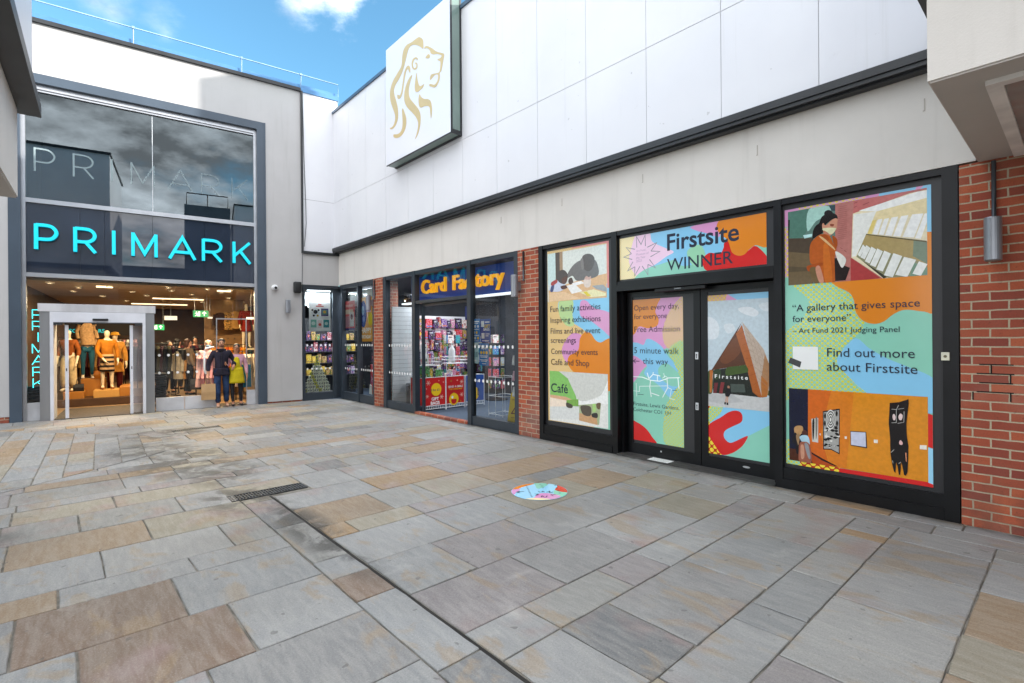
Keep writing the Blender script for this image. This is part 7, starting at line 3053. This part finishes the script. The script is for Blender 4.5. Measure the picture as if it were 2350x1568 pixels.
def corner_poster(label, wall, pts, y, mat, bits, group=None):
    f = WL if wall == 'L' else WR
    F = FL if wall == 'L' else FR
    c = [f(*KC(*p), -y) for p in pts]
    x0, x1, z0, z1 = min(c[0][0], c[1][0]), max(c[0][0], c[1][0]), c[1][1], c[0][1]
    o = thing('poster', label, 'poster', F, (x0, y, z0), group=group)
    m = MB()
    m.box(x0, x1, y, y + .002, z0, z1)
    m.build('sheet', mat, o)
    for k, (kind, a, b, w, h, mt) in enumerate(bits):
        m = MB()
        X, Z = x0 + a * (x1 - x0), z0 + b * (z1 - z0)
        W = w * (x1 - x0)
        yy = y - .0008 - .0003 * k
        if kind == 'd':
            m.disc(X, Z, W, W * (h or 1), yy, n=20)
        elif kind == 't':
            m.text(h, X, Z, yy, width=W, bold=.03)
        else:
            m.box(X, X + W, yy, yy + .0002, Z, Z + h * (z1 - z0))
        m.build('lettering' if kind == 't' else 'print', mt, o)
    return o


T = lambda h: rgb(h)
corner_poster('white poster with a football and party pictures hung in the corner window', 'L', [(447, 380), (655, 660)], .09, M('white poster', '#eef0ee', .45, var=.02), [
    ('r', .32, .84, .36, .03, T('#c9504c')), ('r', .42, .89, .16, .05, T('#d98a84')),
    ('d', .30, .66, .20, 0, T('#dfe3e4')), ('d', .30, .66, .10, 0, T('#2b3038')), ('d', .16, .72, .05, 0, T('#2b3038')), ('d', .44, .72, .05, 0, T('#2b3038')), ('d', .22, .53, .05, 0, T('#2b3038')), ('d', .40, .53, .05, 0, T('#c9a53a')),
    ('r', .56, .52, .34, .26, T('#51407c')), ('r', .60, .56, .26, .18, T('#5f8a8a')), ('d', .72, .66, .07, 0, T('#cfa94c')),
    ('r', .08, .12, .26, .27, T('#7fbfae')), ('d', .2, .26, .09, 0, T('#d9efe6')), ('r', .40, .10, .22, .28, T('#e9dcd8')), ('d', .5, .22, .07, 0, T('#c9504c')), ('r', .66, .12, .27, .27, T('#3a8f96')), ('d', .8, .26, .08, 0, T('#bfe0d8'))])
corner_poster('red and white poster in the left light of the corner shop front', 'R', [(790, 380), (888, 650)], .10, M('pink red poster', '#c23a3c', .45, var=.05), [('r', .1, .55, .75, .16, T('#d9c7ae')), ('r', .06, .1, .4, .38, T('#b98a94')), ('r', .5, .12, .42, .5, T('#d6d5d3')), ('d', .7, .45, .12, 1, T('#7a5a5e')), ('r', .0, .0, 1, .07, T('#3a3f7a')), ('r', .12, .8, .7, .08, T('#e0b0a6'))])
corner_poster('orange poster with a blue balloon wishing a happy birthday', 'R', [(930, 345), (1062, 760)], .10, M('orange poster', '#dd9a2c', .45, var=.05), [('d', .30, .62, .24, 1.9, T('#3c4f9c')), ('d', .28, .70, .10, 1.6, T('#8fb4d8')), ('d', .33, .5, .08, 1.4, T('#7a8fd0')), ('d', .82, .5, .18, 1.2, T('#e8cf2a')), ('r', .55, .66, .3, .3, T('#c9a0b4')), ('t', .14, .19, .76, 'HAPPY', WHT), ('t', .14, .07, .76, 'BIRTHDAY', WHT)])
# goods behind the corner windows: racks with packets
o = thing('window_rack', 'black display rack standing behind the corner window posters', 'rack', FL, (-.5, 1.2, 0))
m = MB()
m.box(-.90, .9, 1.35, 1.40, .006, 2.2)
m.build('rack_back', M('rack black', '#191b20'), o)
for z in (.55, .9, 1.22, 1.55):
    m = MB()
    m.box(-.9, .9, 1.12, 1.35, z, z + .015)
    m.build('shelf', MATS['rack shelf'], o)
o_F = FL @ Matrix.Rotation(-pi / 2, 4, 'Z')
for z in (.57, .92, 1.24, 1.57):
    x = -.85
    while x < .8:
        w = rg.uniform(.09, .18)
        mt = CARDM[rg.choice((9, 13, 12, 9, 2, 10, 9, 6))]
        goods(FL @ Matrix.Translation((x + w / 2, 1.2, z)) @ Matrix.Rotation(-pi / 2, 4, 'Z'), 0, 0, 0, w * .9, rg.uniform(.16, .28), .05, mt, 'boxed gift on the black rack behind the corner window', 'boxed gifts behind the corner window', name='boxed_gift', cat='gift')
        x += w + .01
o = thing('window_rack', 'black display rack standing behind the two narrow lights beside the corner', 'rack', FR, (1.0, .9, 0))
m = MB()
m.box(.35, 1.60, .92, .96, .006, 2.2)
m.build('rack_back', MATS['rack black'], o)
for z in (.22, .60, .95, 1.3, 1.6):
    m = MB()
    m.box(.35, 1.60, .70, .92, z, z + .015)
    m.build('shelf', MATS['rack shelf'], o)
for z in (.24, .62, .97, 1.32):
    x = .4
    while x < 1.5:
        w = rg.uniform(.08, .17)
        mt = CARDM[rg.choice((0, 9, 10, 0, 9, 11, 9, 13))]
        goods(FR @ Matrix.Translation((x + w / 2, .76, z)) @ Matrix.Rotation(-pi / 2, 4, 'Z'), 0, 0, 0, w * .9, rg.uniform(.18, .32), .05, mt, 'boxed gift on the rack behind the two narrow lights', 'boxed gifts behind the narrow lights', name='boxed_gift', cat='gift')
        x += w + .01
for k, (x, y, z, h, c) in enumerate(((1.35, .3, .2, .75, 0), (1.50, .32, .2, .8, 3), (1.64, .3, .2, .78, 0), (1.78, .28, .2, .8, 5), (1.55, .45, .95, .3, 0), (1.72, .45, .95, .32, 10))):
    goods(FR @ Matrix.Translation((x, y, z)) @ Matrix.Rotation(-pi / 2, 4, 'Z'), 0, 0, 0, .13, h, .06, CARDM[c], 'tall red or white package standing behind the narrow light beside the brick pier', 'tall packages beside the narrow brick pier', name='tall_package', cat='package')
o = thing('smile_card', 'yellow tilted card leaning at the foot of the narrow light beside the brick pier', 'card', FR, (1.8, .2, .2))
m = MB()
m.prism([(1.50, .20), (1.93, .20), (1.93, .55), (1.56, .62)], .22, .235)
m.build('sheet', DISC, o)
m = MB()
m.prism([(1.36, .21), (1.52, .20), (1.50, .42), (1.40, .46)], .19, .20)
m.build('leaflet', M_WHITE, o)
m = MB()
m.disc(1.74, .42, .05, .05, .219, n=16)
m.stroke([(1.68, .34), (1.74, .30), (1.82, .35)], .02, .219, .219)
m.build('print', M_BLACKP, o)
# pale blind boxes over the corner lights
for nm, F, x0, x1, lb in (('L', FL, -.86, -.17, 'white roller blind box across the top of the corner window'), ('R', FR, .25, 1.08, 'white roller blind box in the left narrow light'), ('R2', FR, 1.25, 1.93, 'white roller blind box in the right narrow light')):
    o = thing('blind_box', lb, 'blind', F, (x0, .2, 2.5))
    m = MB()
    m.bbox(x0, x1, .20, .30, 2.48, 2.86, b=.01)
    m.build('box', M('pale blind', '#c9d3d1', .6), o)
for s0, lb in ((2.9, 'tall'),):
    for k, (y, z, h, c, nm) in enumerate(((.55, .55, .45, 5, 'white gift box standing on the low shelf behind the left pane'), (.95, .55, .4, 11, 'grey gift box standing on the low shelf behind the left pane'), (.5, .15, .38, 1, 'blue wrapping roll pack at the foot of the left pane'), (.8, .15, .35, 3, 'pink wrapping roll pack at the foot of the left pane'), (1.1, .15, .36, 12, 'green wrapping roll pack at the foot of the left pane'))):
        goods(FR @ Matrix.Translation((3.3 - .2 * (k % 2), y + .1, z)), 0, 0, 0, .22, h, .1, CARDM[c], nm, None, name='window_gift', cat='gift')
o = thing('low_shelf', 'grey low shelf behind the left pane of the card shop', 'shelf', FR, (3.2, .4, 0))
m = MB()
m.box(2.72, 3.45, .45, .80, .50, .545)
m.box(2.72, 2.76, .45, .80, .006, .50)
m.build('shelf_board', M('grey window bed', '#6e7074'), o)
o = thing('dome_camera', 'small dark camera bracketed high behind the left pane of the card shop', 'security camera', FR, (2.95, .35, 2.5))
m = MB()
m.ball((2.95, .45, 2.58), .05)
m.tube([(2.85, .5, 2.6), (3.08, .4, 2.57)], .028, 10)
m.build('camera_body', M('slate camera', '#38414f', .4), o, smooth=True)
panel_light('strip_light', 'short white strip lamp added just over the mug pyramid to brighten it', FL, -.5, .20, 2.44, .5, .05, 16, '#f2f6ff', 2.0, 'strip lights of the card shop')  # unseen lamp, added to brighten the mugs
panel_light('strip_light', 'thin white strip lamp added at the head of the corner window to light the poster', FL, -.5, .072, 2.86, .6, .03, 12, '#f2f6ff', 1.0, 'strip lights of the card shop')  # unseen lamp, added between glass and poster to light the poster's front
# lights of the card shop
for (x, y, sx, sy, pw, lb) in ((2.9, 1.5, .1, 1.6, 34, 'white strip light over the back slatted wall of the card shop'), (5.0, 2.4, 1.6, .1, 52, 'white strip light in the middle of the card shop ceiling'), (.55, .55, 1.1, .08, 48, 'white strip light over the corner window goods'), (3.2, 4.6, 1.6, .1, 44, 'white strip light at the back of the card shop')):
    panel_light('strip_light', lb, FR, x, y, 2.90, sx, sy, pw, '#f2f6ff', 3.0, 'strip lights of the card shop')
